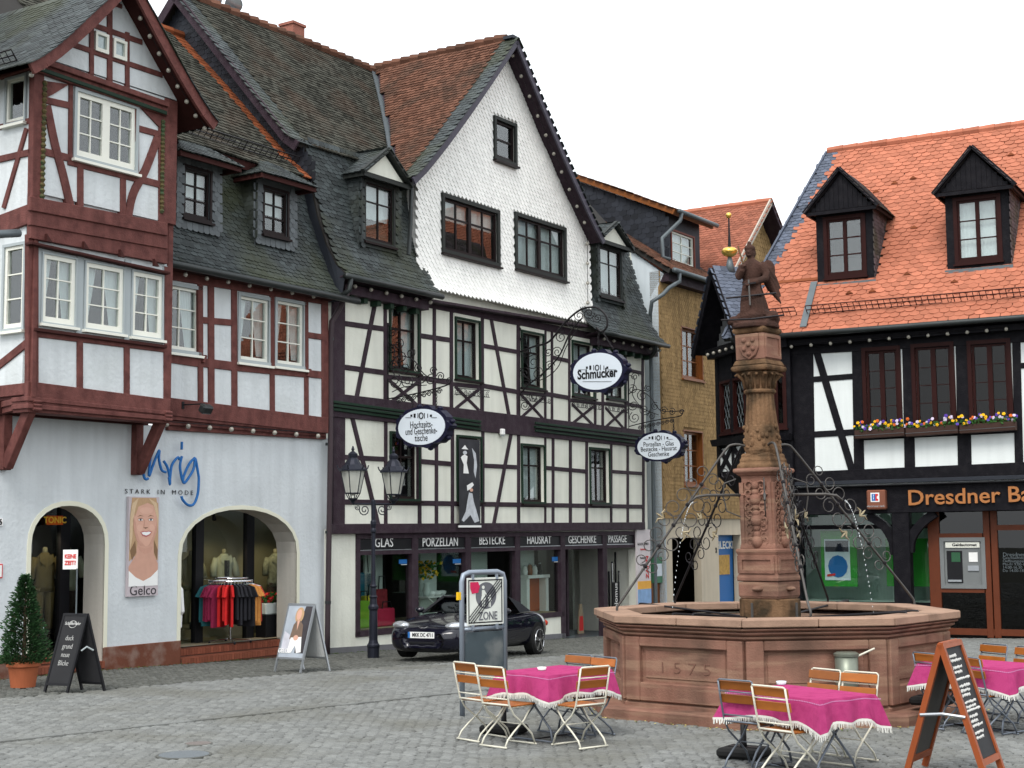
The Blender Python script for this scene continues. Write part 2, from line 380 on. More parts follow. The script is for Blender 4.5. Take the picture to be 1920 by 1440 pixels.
def deck(mb, F, prof, u0, u1, th=.05):
    """solid underlay that follows a roof profile (u0/u1 may be functions of the profile index)."""
    f0 = u0 if callable(u0) else (lambda i: u0); f1 = u1 if callable(u1) else (lambda i: u1)
    n = len(prof); vs = []
    for i, (d, z) in enumerate(prof): vs += [F.w(f0(i), z, d), F.w(f1(i), z, d), F.w(f0(i), z-th, d-th*.6), F.w(f1(i), z-th, d-th*.6)]
    fs = []
    for i in range(n-1):
        b = i*4; fs += [(b, b+1, b+5, b+4), (b+2, b+6, b+7, b+3), (b, b+4, b+6, b+2), (b+1, b+3, b+7, b+5)]
    fs += [(0, 2, 3, 1), ((n-1)*4, (n-1)*4+1, (n-1)*4+3, (n-1)*4+2)]
    return mb.add(vs, fs)
# ------------------------------------------------------------------ facade helpers
def wall(F, parent, outer, holes, mat, d=0.0, th=.3, name='wall', reveal=None):
    """outer / holes: (u, z) loops. Front with real openings and reveals."""
    loops = [[V((u, z, 0)) for u, z in lp] for lp in [outer]+holes]
    tri = tessellate_polygon(loops); flat = [p for lp in loops for p in lp]
    mb = MB(); mb.add([F.w(p.x, p.y, d) for p in flat], [tuple(t) for t in tri])
    b = mb
    n = len(outer); b.add([F.w(u, z, d) for u, z in outer]+[F.w(u, z, d-th) for u, z in outer], [(i, (i+1) % n, (i+1) % n+n, i+n) for i in range(n)])
    for h in holes:
        rv = b if reveal is None else MB()
        n = len(h); rv.add([F.w(u, z, d) for u, z in h]+[F.w(u, z, d-th) for u, z in h], [(i, i+n, (i+1) % n+n, (i+1) % n) for i in range(n)])
        if reveal is not None: rv.build('reveal', reveal, parent)
    o = b.build(name, mat, parent)
    return o
def rect(F, x0, y0, x1, y1, d=0.0):
    u0, z1 = F.uz(x0, y0, d); u1, z0 = F.uz(x1, y1, d); return (u0, z0, u1, z1)
def rloop(r): return [(r[0], r[1]), (r[2], r[1]), (r[2], r[3]), (r[0], r[3])]
def fbox(mb, F, u0, u1, z0, z1, d0, d1):
    P = [F.w(u0, z0, d1), F.w(u1, z0, d1), F.w(u1, z1, d1), F.w(u0, z1, d1)]
    return mb.prism(P, F.n*(d0-d1))
def beam(F, parent, x0, y0, x1, y1, wid, mat, d=.03, back=-.05, name='timber', d_ray=None, ext=0.0, bevel=.008):
    """timber whose centre line runs between two pixels on the facade; wid in metres."""
    dr = d if d_ray is None else d_ray
    p = F.p(x0, y0, dr); q = F.p(x1, y1, dr); t = (q-p); L = t.length; t.normalize(); p = p-t*ext; q = q+t*ext
    s = t.cross(F.n); s.normalize()
    poly = [p-s*wid/2, q-s*wid/2, q+s*wid/2, p+s*wid/2]
    off = F.n*(d-dr)
    return MB().prism([v+off for v in poly], F.n*(back-d)).build(name, mat, parent, bevel=bevel)
def curved_beam(F, parent, pts, wid, mat, d=.03, back=-.05, name='brace'):
    P = [F.p(x, y, d) for x, y in pts]; Lf = []; Rt = []
    # smooth the centre line
    Q = []
    for i in range(len(P)-1):
        p0 = P[max(i-1, 0)]; p1 = P[i]; p2 = P[i+1]; p3 = P[min(i+2, len(P)-1)]
        for k in range(4):
            t = k/4; Q.append(.5*((2*p1)+(p2-p0)*t+(2*p0-5*p1+4*p2-p3)*t*t+(3*p1-p0-3*p2+p3)*t**3))
    Q.append(P[-1])
    for i, p in enumerate(Q):
        t = (Q[min(i+1, len(Q)-1)]-Q[max(i-1, 0)]).normalized(); s = t.cross(F.n).normalized(); Lf.append(p-s*wid/2); Rt.append(p+s*wid/2)
    mb = MB()
    n = len(Q); bk = F.n*(back-d)
    vs = Lf+Rt+[v+bk for v in Lf]+[v+bk for v in Rt]; fs = []
    for i in range(n-1): fs += [(i, i+1, n+i+1, n+i), (i, 2*n+i, 2*n+i+1, i+1), (n+i, n+i+1, 3*n+i+1, 3*n+i)]
    fs += [(0, n, 3*n, 2*n), (n-1, 3*n-1, 4*n-1, 2*n-1)]
    mb.add(vs, fs); return mb.build(name, mat, parent)
def window(F, parent, r, d=0.0, casing=.07, casemat=None, framemat=None, sash=1, cols=2, rows=3, rowz=None, frame=.055, munt=.022, rec=.10, curtain=None, depth=.5, sill=True, back=None, casedepth=.03, name='window', label=None, pane=None, sidecurtain=False, room=True):
    """r=(u0,z0,u1,z1): outer edge of the casing (the opening itself is the casing's inner edge)."""
    u0, z0, u1, z1 = r; w = bpy.data.objects.new(name, None); scene.collection.objects.link(w); w.parent = parent; w.empty_display_size = .1
    off = root_of(parent); loc = F.w((u0+u1)/2, z0, d); w.location = loc-off
    if label: w['label'] = label
    c = casing; a0, a1, b0, b1 = u0+c, u1-c, z0+c, z1-c
    if c > 0:
        mb = MB(); dd0, dd1 = d-.02, d+casedepth
        fbox(mb, F, u0, u1, b1, z1, dd0, dd1); fbox(mb, F, u0, u1, z0, b0, dd0, dd1)
        fbox(mb, F, u0, a0, b0, b1, dd0, dd1-.002); fbox(mb, F, a1, u1, b0, b1, dd0, dd1-.002); mb.build('casing', casemat, w)
    if sill: fbox(MB(), F, u0-.03, u1+.03, z0-.05, z0-.003, d-.02, d+casedepth+.06).build('sill', framemat, w)
    fd = d-rec; n = sash; sw = (a1-a0)/n
    for i in range(n):
        s0 = a0+i*sw; s1 = s0+sw; mb = MB(); e = frame
        fbox(mb, F, s0, s1, b1-e, b1, fd-.05, fd+.03); fbox(mb, F, s0, s1, b0, b0+e*1.3, fd-.05, fd+.03)
        fbox(mb, F, s0, s0+e, b0+e*1.3, b1-e, fd-.05, fd+.028); fbox(mb, F, s1-e, s1, b0+e*1.3, b1-e, fd-.05, fd+.028)
        mb.build('sash', framemat, w)
        g0, g1, h0, h1 = s0+e, s1-e, b0+e*1.3, b1-e
        zs = [h0+(h1-h0)*t for t in (rowz if rowz else [k/rows for k in range(rows+1)])]
        us = [g0+(g1-g0)*k/cols for k in range(cols+1)]
        mb = MB()
        for z in zs[1:-1]: fbox(mb, F, g0, g1, z-munt/2, z+munt/2, fd-.03, fd+.012)
        for u in us[1:-1]: fbox(mb, F, u-munt/2, u+munt/2, h0, h1, fd-.03, fd+.014)
        if mb.v: mb.build('glazing_bar', framemat, w)
        for zi in range(len(zs)-1):
            for ui in range(cols):
                t = random.uniform(-.004, .004); k = random.uniform(-.003, .003)
                P = [F.w(us[ui], zs[zi], fd-.01+t), F.w(us[ui+1], zs[zi], fd-.01+t+k), F.w(us[ui+1], zs[zi+1], fd-.01+k), F.w(us[ui], zs[zi+1], fd-.01)]
                MB().prism(P, F.n*-.005).build('pane', pane or m_pane, w)
    if room:
        mb = MB(); q = [F.w(a0, b0, fd-.05), F.w(a1, b0, fd-.05), F.w(a1, b1, fd-.05), F.w(a0, b1, fd-.05)]; qb = [p-F.n*depth for p in q]
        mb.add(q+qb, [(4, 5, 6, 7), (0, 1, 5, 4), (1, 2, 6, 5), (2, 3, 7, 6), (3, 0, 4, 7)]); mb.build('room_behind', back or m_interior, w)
    if curtain:
        for i in range(n):
            s0 = a0+i*sw+.01; s1 = s0+sw-.02; lo = b0+(b1-b0)*curtain[0]; K = 14
            spans = [(s0, s1)] if not sidecurtain else [(s0, s0+(s1-s0)*.42), (s1-(s1-s0)*.42, s1)]
            for (t0, t1) in spans:
                mb = MB(); vs = []
                for k in range(K+1):
                    u = t0+(t1-t0)*k/K; dp = fd-.13+.018*math.sin(k*2.3+i)
                    ub = u
                    if sidecurtain: cc = t0 if t0 == spans[0][0] else t1; ub = cc+(u-cc)*.45
                    vs += [F.w(u, b1-.02, dp), F.w((u+ub)/2 if sidecurtain else u, (b1+lo)/2, dp+.01), F.w(ub, lo, dp)]
                mb.add(vs, [(3*k+j, 3*k+3+j, 3*k+4+j, 3*k+1+j) for k in range(K) for j in range(2)]); mb.build('curtain', m_curtain, w, smooth=True)
    return w
def hole_of(r, c=.07): return rloop((r[0]+c, r[1]+c, r[2]-c, r[3]-c))
def bulbs(name, label, pts, group, r=.045, drop=V((0, 0, -.05))):
    """a string of festoon bulbs: cord, and every bulb with its socket."""
    t = thing(name, label, 'light string', pts[0], group)
    MB().tube([p-drop*1.2 for p in pts], .008, 4).build('cord', m_iron, t)
    for p in pts:
        b = MB().sphere(p, r, 8, 6).build('bulb', m_bulb, t, smooth=True)
        MB().tube([p-drop*.5, p-drop*1.3], .018, 6).build('socket', m_iron, b)
    return t
def along(p, q, n): return [V(p)+(V(q)-V(p))*(i/(n-1)) for i in range(n)]
A = Plane((-7.44338907, 26.78865239, 0), (math.sin(math.radians(33.25818)), math.cos(math.radians(33.25818)), 0))
YB = math.radians(119.2469); 
_ob = onz(1780, 1187, -.28)
B = Plane(_ob, (math.sin(YB), math.cos(YB), 0), (-abs(math.cos(YB)), -math.sin(YB), 0))
# ================================================================== clothing shop house (pale blue ground floor, oxblood timber, oriel)
ih = thing('timber_house', 'pale blue clothing shop house with oxblood timber frame and projecting gabled oriel', 'house', A.w(0, -.05, -1), 'houses round the square')
def arch_loop(u0, u1, zb, zs, za, n=14, ex=2.2):
    c = (u0+u1)/2; h = (u1-u0)/2; pts = [(u0, zb), (u1, zb)]
    for i in range(n+1):
        t = math.cos(math.pi*i/n); pts.append((c+h*t, zs+(za-zs)*max(0, 1-abs(t)**ex)**(1/ex)))
    return pts
a1 = A.uz(55, 1150)[0], A.uz(194, 1150)[0]; z1s, z1a = A.uz(120, 1022)[1], A.uz(123, 948)[1]
a2 = A.uz(338, 1150)[0], A.uz(556, 1100)[0]; z2s, z2a = A.uz(440, 1040)[1], A.uz(440, 955)[1]
IZT = 4.44
L1 = arch_loop(a1[0], a1[1], -.45, z1s, z1a); L2 = arch_loop(a2[0], a2[1], -.45, z2s, z2a)
wall(A, ih, [(-4.2, -.5), (6.34, -.5), (6.34, IZT), (-4.2, IZT)], [L1, L2], m_blueplaster, 0, .55, reveal=m_reveal)
for L, nm in ((L1, 1), (L2, 2)):                       # pale painted rims round the arches
    c = sum(p[0] for p in L[:2])/2; vs = []; fs = []
    pts = [L[1]]+L[2:]+[L[0]]; zc = L[2][1]
    outr = []
    for (u, z) in pts:
        du = u-c; dz = max(0, z-zc); k = math.hypot(du, dz) or 1
        outr.append((u+.085*du/k, z+.085*dz/k))
    n = len(pts)
    vs = [A.w(u, z, .012) for u, z in pts]+[A.w(u, z, .012) for u, z in outr]+[A.w(u, z, -.002) for u, z in outr]+[A.w(u, z, -.03) for u, z in pts]
    fs = []
    for i in range(n-1): fs += [(i, n+i, n+i+1, i+1), (n+i, 2*n+i, 2*n+i+1, n+i+1), (i, i+1, 3*n+i+1, 3*n+i)]
    MB().add(vs, fs).build('arch_rim', m_creamtrim, ih)
# painted plinth between the openings
for (u0, u1, zt0, zt1) in ((-4.2, a1[0]-.02, .36, .36), (a1[1]+.0, a2[0]-.0, .36, .36), (a2[1]+.02, 6.0, .30, .12)):
    P = [A.w(u0, -.5, .03), A.w(u1, -.5, .03), A.w(u1, zt1, .03), A.w(u0, zt0, .03)]
    if u0 > 4: continue
    MB().prism(P, A.n*-.05).build('plinth', m_brickplinth, ih, bevel=.01)
# brick steps, every soldier brick its own piece
bk = MB(); bk.box((0, 0, 0), .066, .30, .12); bme = bpy.data.meshes.new('brick'); bme.from_pydata(bk.v, [], bk.f); bme.materials.append(m_brick)
rot = Matrix((A.a, A.n, V((0, 0, 1)))).transposed().to_4x4()
for (u0, u1) in (a1, a2):
    for lev in range(2):
        g = gz(*A.w((u0+u1)/2, 0, .3).xy)
        dd = -.10-.28*lev+.02; zt = g+.145*(lev+1)
        u = u0+.04
        while u < u1-.03:
            m = rot.copy(); m.translation = A.w(u, zt-.06, dd) - root_of(ih)
            o = bpy.data.objects.new('brick', bme); scene.collection.objects.link(o); o.parent = ih; o.matrix_local = m; u += .074
        mb = MB(); fbox(mb, A, u0+.005, u1-.005, -.6, zt-.012, dd-.4, dd+.135); mb.build('step', M('step_mortar', (.11, .05, .035), .9), ih)
# shop interior behind the arches
for (L, (u0, u1)) in ((L1, a1), (L2, a2)):
    zf = gz(*A.w(u0, 0).xy)+.275; q = MB()
    dpt = -2.0
    def W(u, z, d): return A.w(u, z, d)
    zc = max(p[1] for p in L)+.12
    U0, U1 = u0-.6, u1+1.7
    MB().add([W(U0, zf, -.45), W(U1, zf, -.45), W(U1, zf, dpt), W(U0, zf, dpt)], [(0, 1, 2, 3)]).build('shop_floor', m_interior_warm, ih)
    MB().add([W(U0, zf, dpt), W(U1, zf, dpt), W(U1, zc, dpt), W(U0, zc, dpt), W(U0, zf, -.56), W(U0, zc, -.56), W(U1, zf, -.56), W(U1, zc, -.56)],
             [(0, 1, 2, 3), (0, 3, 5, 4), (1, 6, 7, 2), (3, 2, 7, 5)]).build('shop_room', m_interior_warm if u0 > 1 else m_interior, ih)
    for px_ in ([366, 462] if u0 > 1 else [112]):     # dark shop window posts
        u = A.uz(px_, 1050, -.95)[0]
        fbox(MB(), A, u, u+.22, zf, zc, -1.05, -.93).build('window_post', m_black, ih)
    MB().prism([W(U0, zf, -.99), W(U1, zf, -.99), W(U1, zc, -.99), W(U0, zc, -.99)], A.n*-.008).build('shop_pane', m_shopglass, ih)
# ---- first floor of the wing
DW = .16
WT = 7.35
wr = [rect(A, 300, 524, 377, 668, DW), rect(A, 446, 547, 507, 687, DW), rect(A, 515, 556, 572, 694, DW)]
u_r = A.uz(615, 640, DW)[0]
wall(A, ih, [(.6, 4.62), (u_r, 4.62), (u_r, WT), (.6, WT)], [hole_of(r) for r in wr], m_infill, DW, .3)
for i, r in enumerate(wr):
    window(A, ih, r, DW, .07, m_greycasing, m_whiteframe, 1, 2, 3, rec=.06, curtain=(.1 if i else .05,), sidecurtain=True, sill=True)
def bm(x0, y0, x1, y1, w, **k): return beam(A, ih, x0, y0, x1, y1, w, m_redwood, k.pop('d', DW+.03), DW-.05, **k)
for x, ya, yb, w in ((376.5, 520, 770, .14), (396.5, 505, 770, .17), (440, 512, 780, .16), (511, 530, 790, .14), (575, 545, 800, .13), (610, 555, 810, .22)): bm(x, ya, x+1, yb, w, name='post')
for a in ((380, 600, 436, 605, .13), (376, 679, 440, 687, .18), (440, 687, 575, 700, .18), (575, 700, 612, 704, .16), (578, 628, 612, 633, .13), (320, 672, 378, 681, .17)): bm(*a, d=DW+.027, name='rail')
bm(316, 509, 615, 559, .30, name='top_plate', d=DW+.05)
bm(318, 762, 616, 798, .34, name='sill_beam', d=DW+.06)
for k, (dd, yo) in enumerate(((DW+.03, 20), (DW-.02, 30), (DW-.07, 40))): beam(A, ih, 316, 762+yo, 612, 798+yo*.55, .09, m_redwood, dd, -.05, name='jetty_moulding')
for (x, y) in ((383, 676), (579, 702)): beam(A, ih, x, y+4, x+5, y-10, .05, m_redwood, DW+.10, DW, name='shutter_stay')
bulbs('bulb_string', 'festoon bulbs along the jetty beam under the pale blue shop house first floor', [A.p(312+ i*40.6, 796+i*3.05, .22) for i in range(8)], 'festoon light strings on the houses', .05)
bulbs('bulb_string', 'festoon bulbs under the slate eaves of the oxblood timber wing', [A.p(348+i*40, 515+i*6.8, .42) for i in range(7)], 'festoon light strings on the houses', .045)
# ---- slate mansard of the wing, gutter, dormers
prof_w = [(.52, 7.50), (.34, 7.72), (.15, 8.10), (-.05, 8.65), (-.25, 9.35), (-.42, 10.25)]
UL = .62
dk = MB(); deck(dk, A, prof_w, UL, lambda i: 6.12-.045*i, .06); dk.build('mansard_underlay', m_roofdeck, ih)
Sw, tw = profile_surface(A, prof_w)
lay(ih, Sw, UL, 6.1, tw, .185, .092, m_slate, 'slate', lambda u, s: u < 6.14-.09*s, 'slate', .009, .022, 300, .005)
MB().prism([A.w(UL, 7.40, .10), A.w(6.0, 7.40, .10), A.w(6.0, 7.46, .50), A.w(UL, 7.46, .50)], (0, 0, .03)).build('soffit', m_darkred, ih)
g = MB(); gp = [A.w(.45, 7.47, .58), A.w(6.55, 7.45, .58)]
MB().tube(along(gp[0], gp[1], 8), .075, 10).build('gutter', m_darkmetal, ih, smooth=True)
dpx = [A.p(652, 549, .5), A.p(642, 566, .4), A.p(636, 580, .3), A.p(622, 603, .25), A.p(620, 640, .2)]
MB().tube(dpx+[A.w(A.uz(620, 800, .2)[0], 4.5, .2), A.w(A.uz(620, 800, .2)[0], .3, .13), A.w(A.uz(620, 800, .2)[0], -.2, .13)], .06, 10).build('downpipe', M('plum_brown_downpipe', (.05, .035, .04), .5, .15), ih, smooth=True)
for zz in (6.6, 4.3, 2.4, .9): MB().lathe(A.w(A.uz(620, 800, .2)[0], zz, .2 if zz > 4.4 else .14), [(.068, -.03), (.068, .03)], 10).build('pipe_collar', m_darkmetal, ih)
def dormer(parent, F, r, d, cheekmat, roofmat, over=.28, rise=.42, depth=1.4, cas=m_brownframe, hip=True, cols=2, rows=3, border=.16, fascia=None, curtain=(.45,), sides=(-1,), cas_sash=None, pedmat=None, sash=1, cut=.75, cheek2=None, casing=.055, framemat=None, clad=True):
    """r: window casing rectangle on the plane at offset d; front and cheeks clad in slate, small roof."""
    t = bpy.data.objects.new('dormer', None); scene.collection.objects.link(t); t.parent = parent; t.location = F.w(r[0], r[1], d)-root_of(parent)
    u0, z0, u1, z1 = r; b = border; zt = z1+b*.6; zb = z0-b*.9
    wall(F, t, [(u0-b, zb), (u1+b, zb), (u1+b, zt), (u0-b, zt)], [hole_of(r, .06)], cheekmat, d, .12, name='front')
    for uu in (u0-b, u1+b):
        MB().add([F.w(uu, zb-.1, d), F.w(uu, zt, d), F.w(uu, zt, d-depth), F.w(uu, zb-.1, d-.35)], [(0, 1, 2, 3)]).build('cheek', cheekmat, t)
    # slates on the front border and cheeks
    S = lambda u, s: (F.w(u, zb+s, d+.004), V((0, 0, 1)), F.n)
    if clad: lay(t, S, u0-b, u1+b, zt-zb-.05, .15, .10, cheekmat, 'slate', lambda u, s: (u < u0-.03 or u > u1+.03 or zb+s < z0-.13 or zb+s > z1-.02) and zb+s < zt-.06, 'cheek_slate', .006, .012, 0, .004)
    for sd_ in sides:
        uu = u0-b if sd_ < 0 else u1+b
        S2 = lambda q, s: (F.w(uu+.004*sd_, zb+s, d-q), V((0, 0, 1)), F.a*sd_)
        lay(t, S2, 0, depth, zt-zb-.05, .16, .10, cheek2 or cheekmat, 'slate', lambda q, s: q < .3+s*cut, 'cheek_slate', .006, .012, 0, .004)
    e = over; A0, A1, zt2 = u0-b-e*.6, u1+b+e*.6, zt; um = (A0+A1)/2
    f = d+e
    apex_f = (F.w(um, zt2+rise, d-.35 if hip else f)); apex_b = F.w(um, zt2+rise*1.0, d-depth-.6)
    c0, c1, k0, k1 = F.w(A0, zt2, f), F.w(A1, zt2, f), F.w(A0, zt2, d-depth-.6), F.w(A1, zt2, d-depth-.6)
    MB().add([c0, c1, k0, k1, apex_f, apex_b], [(0, 4, 5, 2), (1, 3, 5, 4)]+([(0, 1, 4)] if hip else [])+[(0, 2, 3, 1)]).build('dormer_roof', roofmat, t)
    def slope(p0, p1, q, nm):     # slates between eave p0-p1 and apex/ridge line
        ex = (p1-p0); L = ex.length; ex.normalize(); mid = q-p0; up = mid-ex*mid.dot(ex); H = up.length; up.normalize(); nn = ex.cross(up)
        if nn.z < 0: nn = -nn
        return (lambda u, s: (p0+ex*u+up*s+nn*.004, up, nn)), L, H
    if hip:
        S3, L, Hh = slope(c0, c1, apex_f, 'f')
        lay(t, S3, 0, L, Hh-.06, .17, .105, roofmat, 'slate', lambda u, s: abs(u-L/2) < L/2*(1-s/Hh)+.02, 'roof_slate', .008, .015, 0, .004)
    for (p0, p1) in ((k0, c0), (c1, k1)):
        S3, L, Hh = slope(p0, p1, apex_b if hip else (apex_f+apex_b)/2, 's')
        lay(t, S3, 0, L, Hh-.05, .17, .105, roofmat, 'slate', (lambda u, s, p0=p0: (u < L-(L-.35-.6)*0-(s/Hh)*.75 if p0 is k0 else u > (s/Hh)*.75)) if hip else None, 'roof_slate', .008, .015, 0, .004)
    fm = fascia or m_darkred
    MB().prism([F.w(A0, zt2-.10, f-.01), F.w(A1, zt2-.10, f-.01), F.w(A1, zt2-.004, f-.01), F.w(A0, zt2-.004, f-.01)], F.n*-.05).build('fascia', fm, t)
    for uu in (A0, A1-.05): MB().prism([F.w(uu, zt2-.10, f-.06), F.w(uu+.05, zt2-.10, f-.06), F.w(uu+.05, zt2-.006, f-.06), F.w(uu, zt2-.006, f-.06)], F.n*-(depth+.2)).build('side_fascia', fm, t)
    if not hip:                                  # pediment
        MB().add([F.w(A0+.12, zt2, f-.10), F.w(A1-.12, zt2, f-.10), F.w(um, zt2+rise-.10, f-.10)], [(0, 1, 2)]).build('pediment', pedmat or m_cream, t)
        for (p, q) in ((F.w(A0-.06, zt2-.02, f), F.w(um, zt2+rise+.02, f)), (F.w(A1+.06, zt2-.02, f), F.w(um, zt2+rise+.02, f))):
            MB().bar(p, q, .10, .10, F.n).build('barge_board', fm, t)
    return t, window(F, t, r, d, casing, cas, framemat or m_brownframe, sash, cols, rows, frame=.05, munt=.03, rec=.05, curtain=curtain, sill=True, rowz=None if rows == 3 else (0, .68, 1), name='window')
DD = .12
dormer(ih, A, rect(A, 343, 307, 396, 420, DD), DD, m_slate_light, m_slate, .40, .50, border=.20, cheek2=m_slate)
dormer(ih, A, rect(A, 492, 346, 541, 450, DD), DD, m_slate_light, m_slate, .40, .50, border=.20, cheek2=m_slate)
# ---- upper tile roof of the wing
prof_t = [(-.05, 10.12), (-.55, 10.55), (-4.05, 14.10)]
dk = MB(); deck(dk, A, prof_t, -1.2, 5.62, .06); dk.build('roof_underlay', m_roofdeck, ih)
St, tt = profile_surface(A, prof_t)
lay(ih, St, -.6, 5.58, tt, .15, .135, m_tile_dark, 'beaver', lambda u, s: u < 5.34-.02*s and u > .25, 'tile', .016, .034, 0, .006)
lay(ih, St, 5.30, 5.62, tt, .17, .155, m_tile_orange, 'beaver', None, 'new_tile', .014, .02, 0, .004)
MB().prism([A.w(-.5, 9.92, -.10), A.w(5.6, 9.92, -.10), A.w(5.6, 10.09, -.06), A.w(-.5, 10.09, -.06)], A.n*-.25).build('eave_board', m_darkred, ih)
rid = MB(); rr_ = along(A.w(-1, 14.12, -4.05), A.w(5.6, 14.12, -4.05), 20)
for p, q in zip(rr_, rr_[1:]): MB().tube([p, q+(q-p)*.06], [.11, .125], 8).build('ridge_tile', m_tile_orange, ih)
def snow_guard(parent, S, u0, u1, s, mat=m_iron, h=.20, n=None):
    mb = MB(); L = u1-u0; n = n or int(L/.16)
    for k in (0, .5, 1):
        P = []
        for i in range(9):
            p, up, nn = S(u0+L*i/8, s); P.append(p+nn*(.05+h*k))
        mb.tube(P, .015, 4)
    for i in range(n+1):
        p, up, nn = S(u0+L*i/n, s); mb.tube([p+nn*.05, p+nn*(.05+h)], .010, 4)
    for i in range(0, n+1, 6):
        p, up, nn = S(u0+L*i/n, s); mb.tube([p+nn*(.05+h), p+nn*.02-up*.02, p+up*.22+nn*.02], .012, 4)
    return mb.build('snow_guard', mat, parent)
snow_guard(ih, St, .9, 5.5, .42)
# ---- oriel
DO, DU = .80, .86
ou0, ou1 = A.uz(56, 727, DO)[0], A.uz(319, 700, DO)[0]
OB, OM, OT = 4.83, 8.15, A.uz(75, 108, DU)[1]
Lf = Plane(A.w(ou0, 0, DO), -A.n, -A.a)            # left flank of the oriel: u runs from the front corner back to the wall
lw = [rect(A, 77, 472, 140, 615, DO), rect(A, 157, 488, 230, 628, DO), rect(A, 245, 505, 303, 639, DO)]
wall(A, ih, [(ou0, OB), (ou1, OB), (ou1, OM), (ou0, OM)], [hole_of(r, .03) for r in lw], m_infill, DO, .2, name='oriel_wall')
uw = rect(A, 138, 163, 256, 328, DU)
wall(A, ih, [(ou0, OM), (ou1, OM), (ou1, OT), (ou0, OT)], [hole_of(uw, .06)], m_infill, DU, .2, name='oriel_wall')
for r in lw: window(A, ih, r, DO+.02, .03, m_greycasing, m_whiteframe, 1, 2, 3, frame=.075, rec=.03, curtain=(.05,), sidecurtain=True, sill=True)
window(A, ih, uw, DU+.02, .06, m_greycasing, m_whiteframe, 2, 2, 3, frame=.085, rec=.04, curtain=None, sill=True)
fbox(MB(), A, ou0+.12, ou1-.02, lw[2][1]-.14, lw[0][3]+.10, DO-.02, DO+.012).add([], []) 
def ob(x0, y0, x1, y1, w, d=DO+.03, nm='timber', back=None): return beam(A, ih, x0, y0, x1, y1, w, m_redwood, d, (back if back is not None else d-.10), name=nm)
# grey panelling between the oriel windows
for (xa, xb, xt, xq) in ((143, 154, 485, 622), (233, 243, 500, 634), (305, 311, 512, 640), (70, 75, 470, 612)):
    u0 = A.uz(xa, 550, DO)[0]; u1 = A.uz(xb, 550, DO)[0]
    fbox(MB(), A, u0-.01, u1+.01, A.uz(xa, xq+12, DO)[1], A.uz(xa, xt-14, DO)[1], DO-.01, DO+.022).build('panelling', m_greycasing, ih)
for x, ya, yb, w in ((63, 440, 745, .22), (151, 632, 735, .13), (239, 645, 748, .13), (314, 500, 770, .15)): ob(x, ya, x, yb, w, nm='post')
fbox(MB(), A, ou1-.30, ou1+.012, OM-.02, OT, DU-.25, DU+.032).build('corner_post', m_redwood, ih, bevel=.01); fbox(MB(), A, ou1-.12, ou1+.012, OB, OM+.02, DO-.25, DO+.028).build('corner_post', m_redwood, ih, bevel=.01)
ob(58, 623, 318, 655, .13, DO+.028, 'rail')
beam(A, ih, 66, 617, 314, 650, .06, m_darkred, DO+.10, DO, name='window_shelf')
ob(52, 729, 320, 762, .26, DO+.05, 'sill_beam')
for k, (yo, dd) in enumerate(((18, DO+.08), (25, DO+.05), (32, DO+.08), (39, DO+.03))): ob(52, 729+yo, 320, 762+yo*.72, .075, dd, 'moulding', DO-.35)
# band between the storeys
ob(58, 405, 315, 452, .30, DU+.06, 'beam'); ob(58, 428, 315, 478, .34, DU+.03, 'fascia_board'); ob(58, 381, 315, 430, .24, DU+.10, 'moulding')
beam(A, ih, 60, 455, 320, 512, .05, m_darkred, DO+.16, DO-.02, name='drip_board')
for x, y in ((88, 452), (158, 466), (226, 481), (290, 498)):
    p = A.p(x, y, DO+.18); MB().add([p, p+A.a*.12, p+V((0, 0, .13)), p-A.n*.06, p+A.a*.12-A.n*.06, p+V((0, 0, .13))-A.n*.06], [(0, 1, 2), (5, 4, 3), (0, 3, 4, 1), (1, 4, 5, 2), (2, 5, 3, 0)]).build('shutter_hook', m_darkred, ih)
ud = DU+.03
for x0, y0, x1, y1, w in ((74, 120, 70, 388, .22), (134, 150, 133, 296, .09), (258, 195, 258, 335, .09), (306, 205, 306, 432, .20), (152, 310, 152, 402, .13), (232, 335, 232, 420, .13)): ob(x0, y0, x1, y1, w, ud, 'post')
for x0, y0, x1, y1, w in ((84, 187, 134, 198, .12), (80, 283, 134, 297, .13), (128, 300, 263, 334, .17), (259, 240, 302, 252, .12), (255, 334, 302, 346, .13)): ob(x0, y0, x1, y1, w, ud-.003, 'rail')
curved_beam(A, ih, [(89, 197), (104, 270), (120, 330), (136, 400)], .16, m_redwood, ud+.004, DU-.05)
curved_beam(A, ih, [(297, 257), (274, 318), (250, 365), (239, 423)], .16, m_redwood, ud+.004, DU-.05)
for pts in ([(88, 152), (130, 158), (98, 178), (88, 182)], [(263, 200), (301, 208), (301, 240), (284, 222)]):       # carved corner brackets
    MB().prism([A.p(x, y, ud+.006) for x, y in pts], A.n*-.05).build('corner_bracket', m_redwood, ih)
# carved and painted corner posts
m_carve = M('painted_carved_post', (.10, .075, .03), .7, .5, 14, .8, 30, dirt=((.02, .07, .035), .8, 7))
for (x, ya, yb) in ((81, 150, 385), (304, 225, 400)):
    zb = A.uz(x, yb, ud)[1]; zt = A.uz(x, ya, ud)[1]; u = A.uz(x, (ya+yb)/2, ud)[0]; n = 22
    for k in range(n): MB().lathe(A.w(u, zb+(zt-zb)*(k+.5)/n, ud+.0), [(.03, -.045), (.055, 0), (.03, .045)], 8).build('carved_knob', m_carve, ih)
ob(70, 122, 316, 207, .22, DU+.10, 'cornice'); ob(72, 110, 318, 196, .10, DU+.17, 'cornice'); 
beam(A, ih, 74, 128, 314, 212, .07, m_greenwood, DU+.13, DU, name='green_moulding')
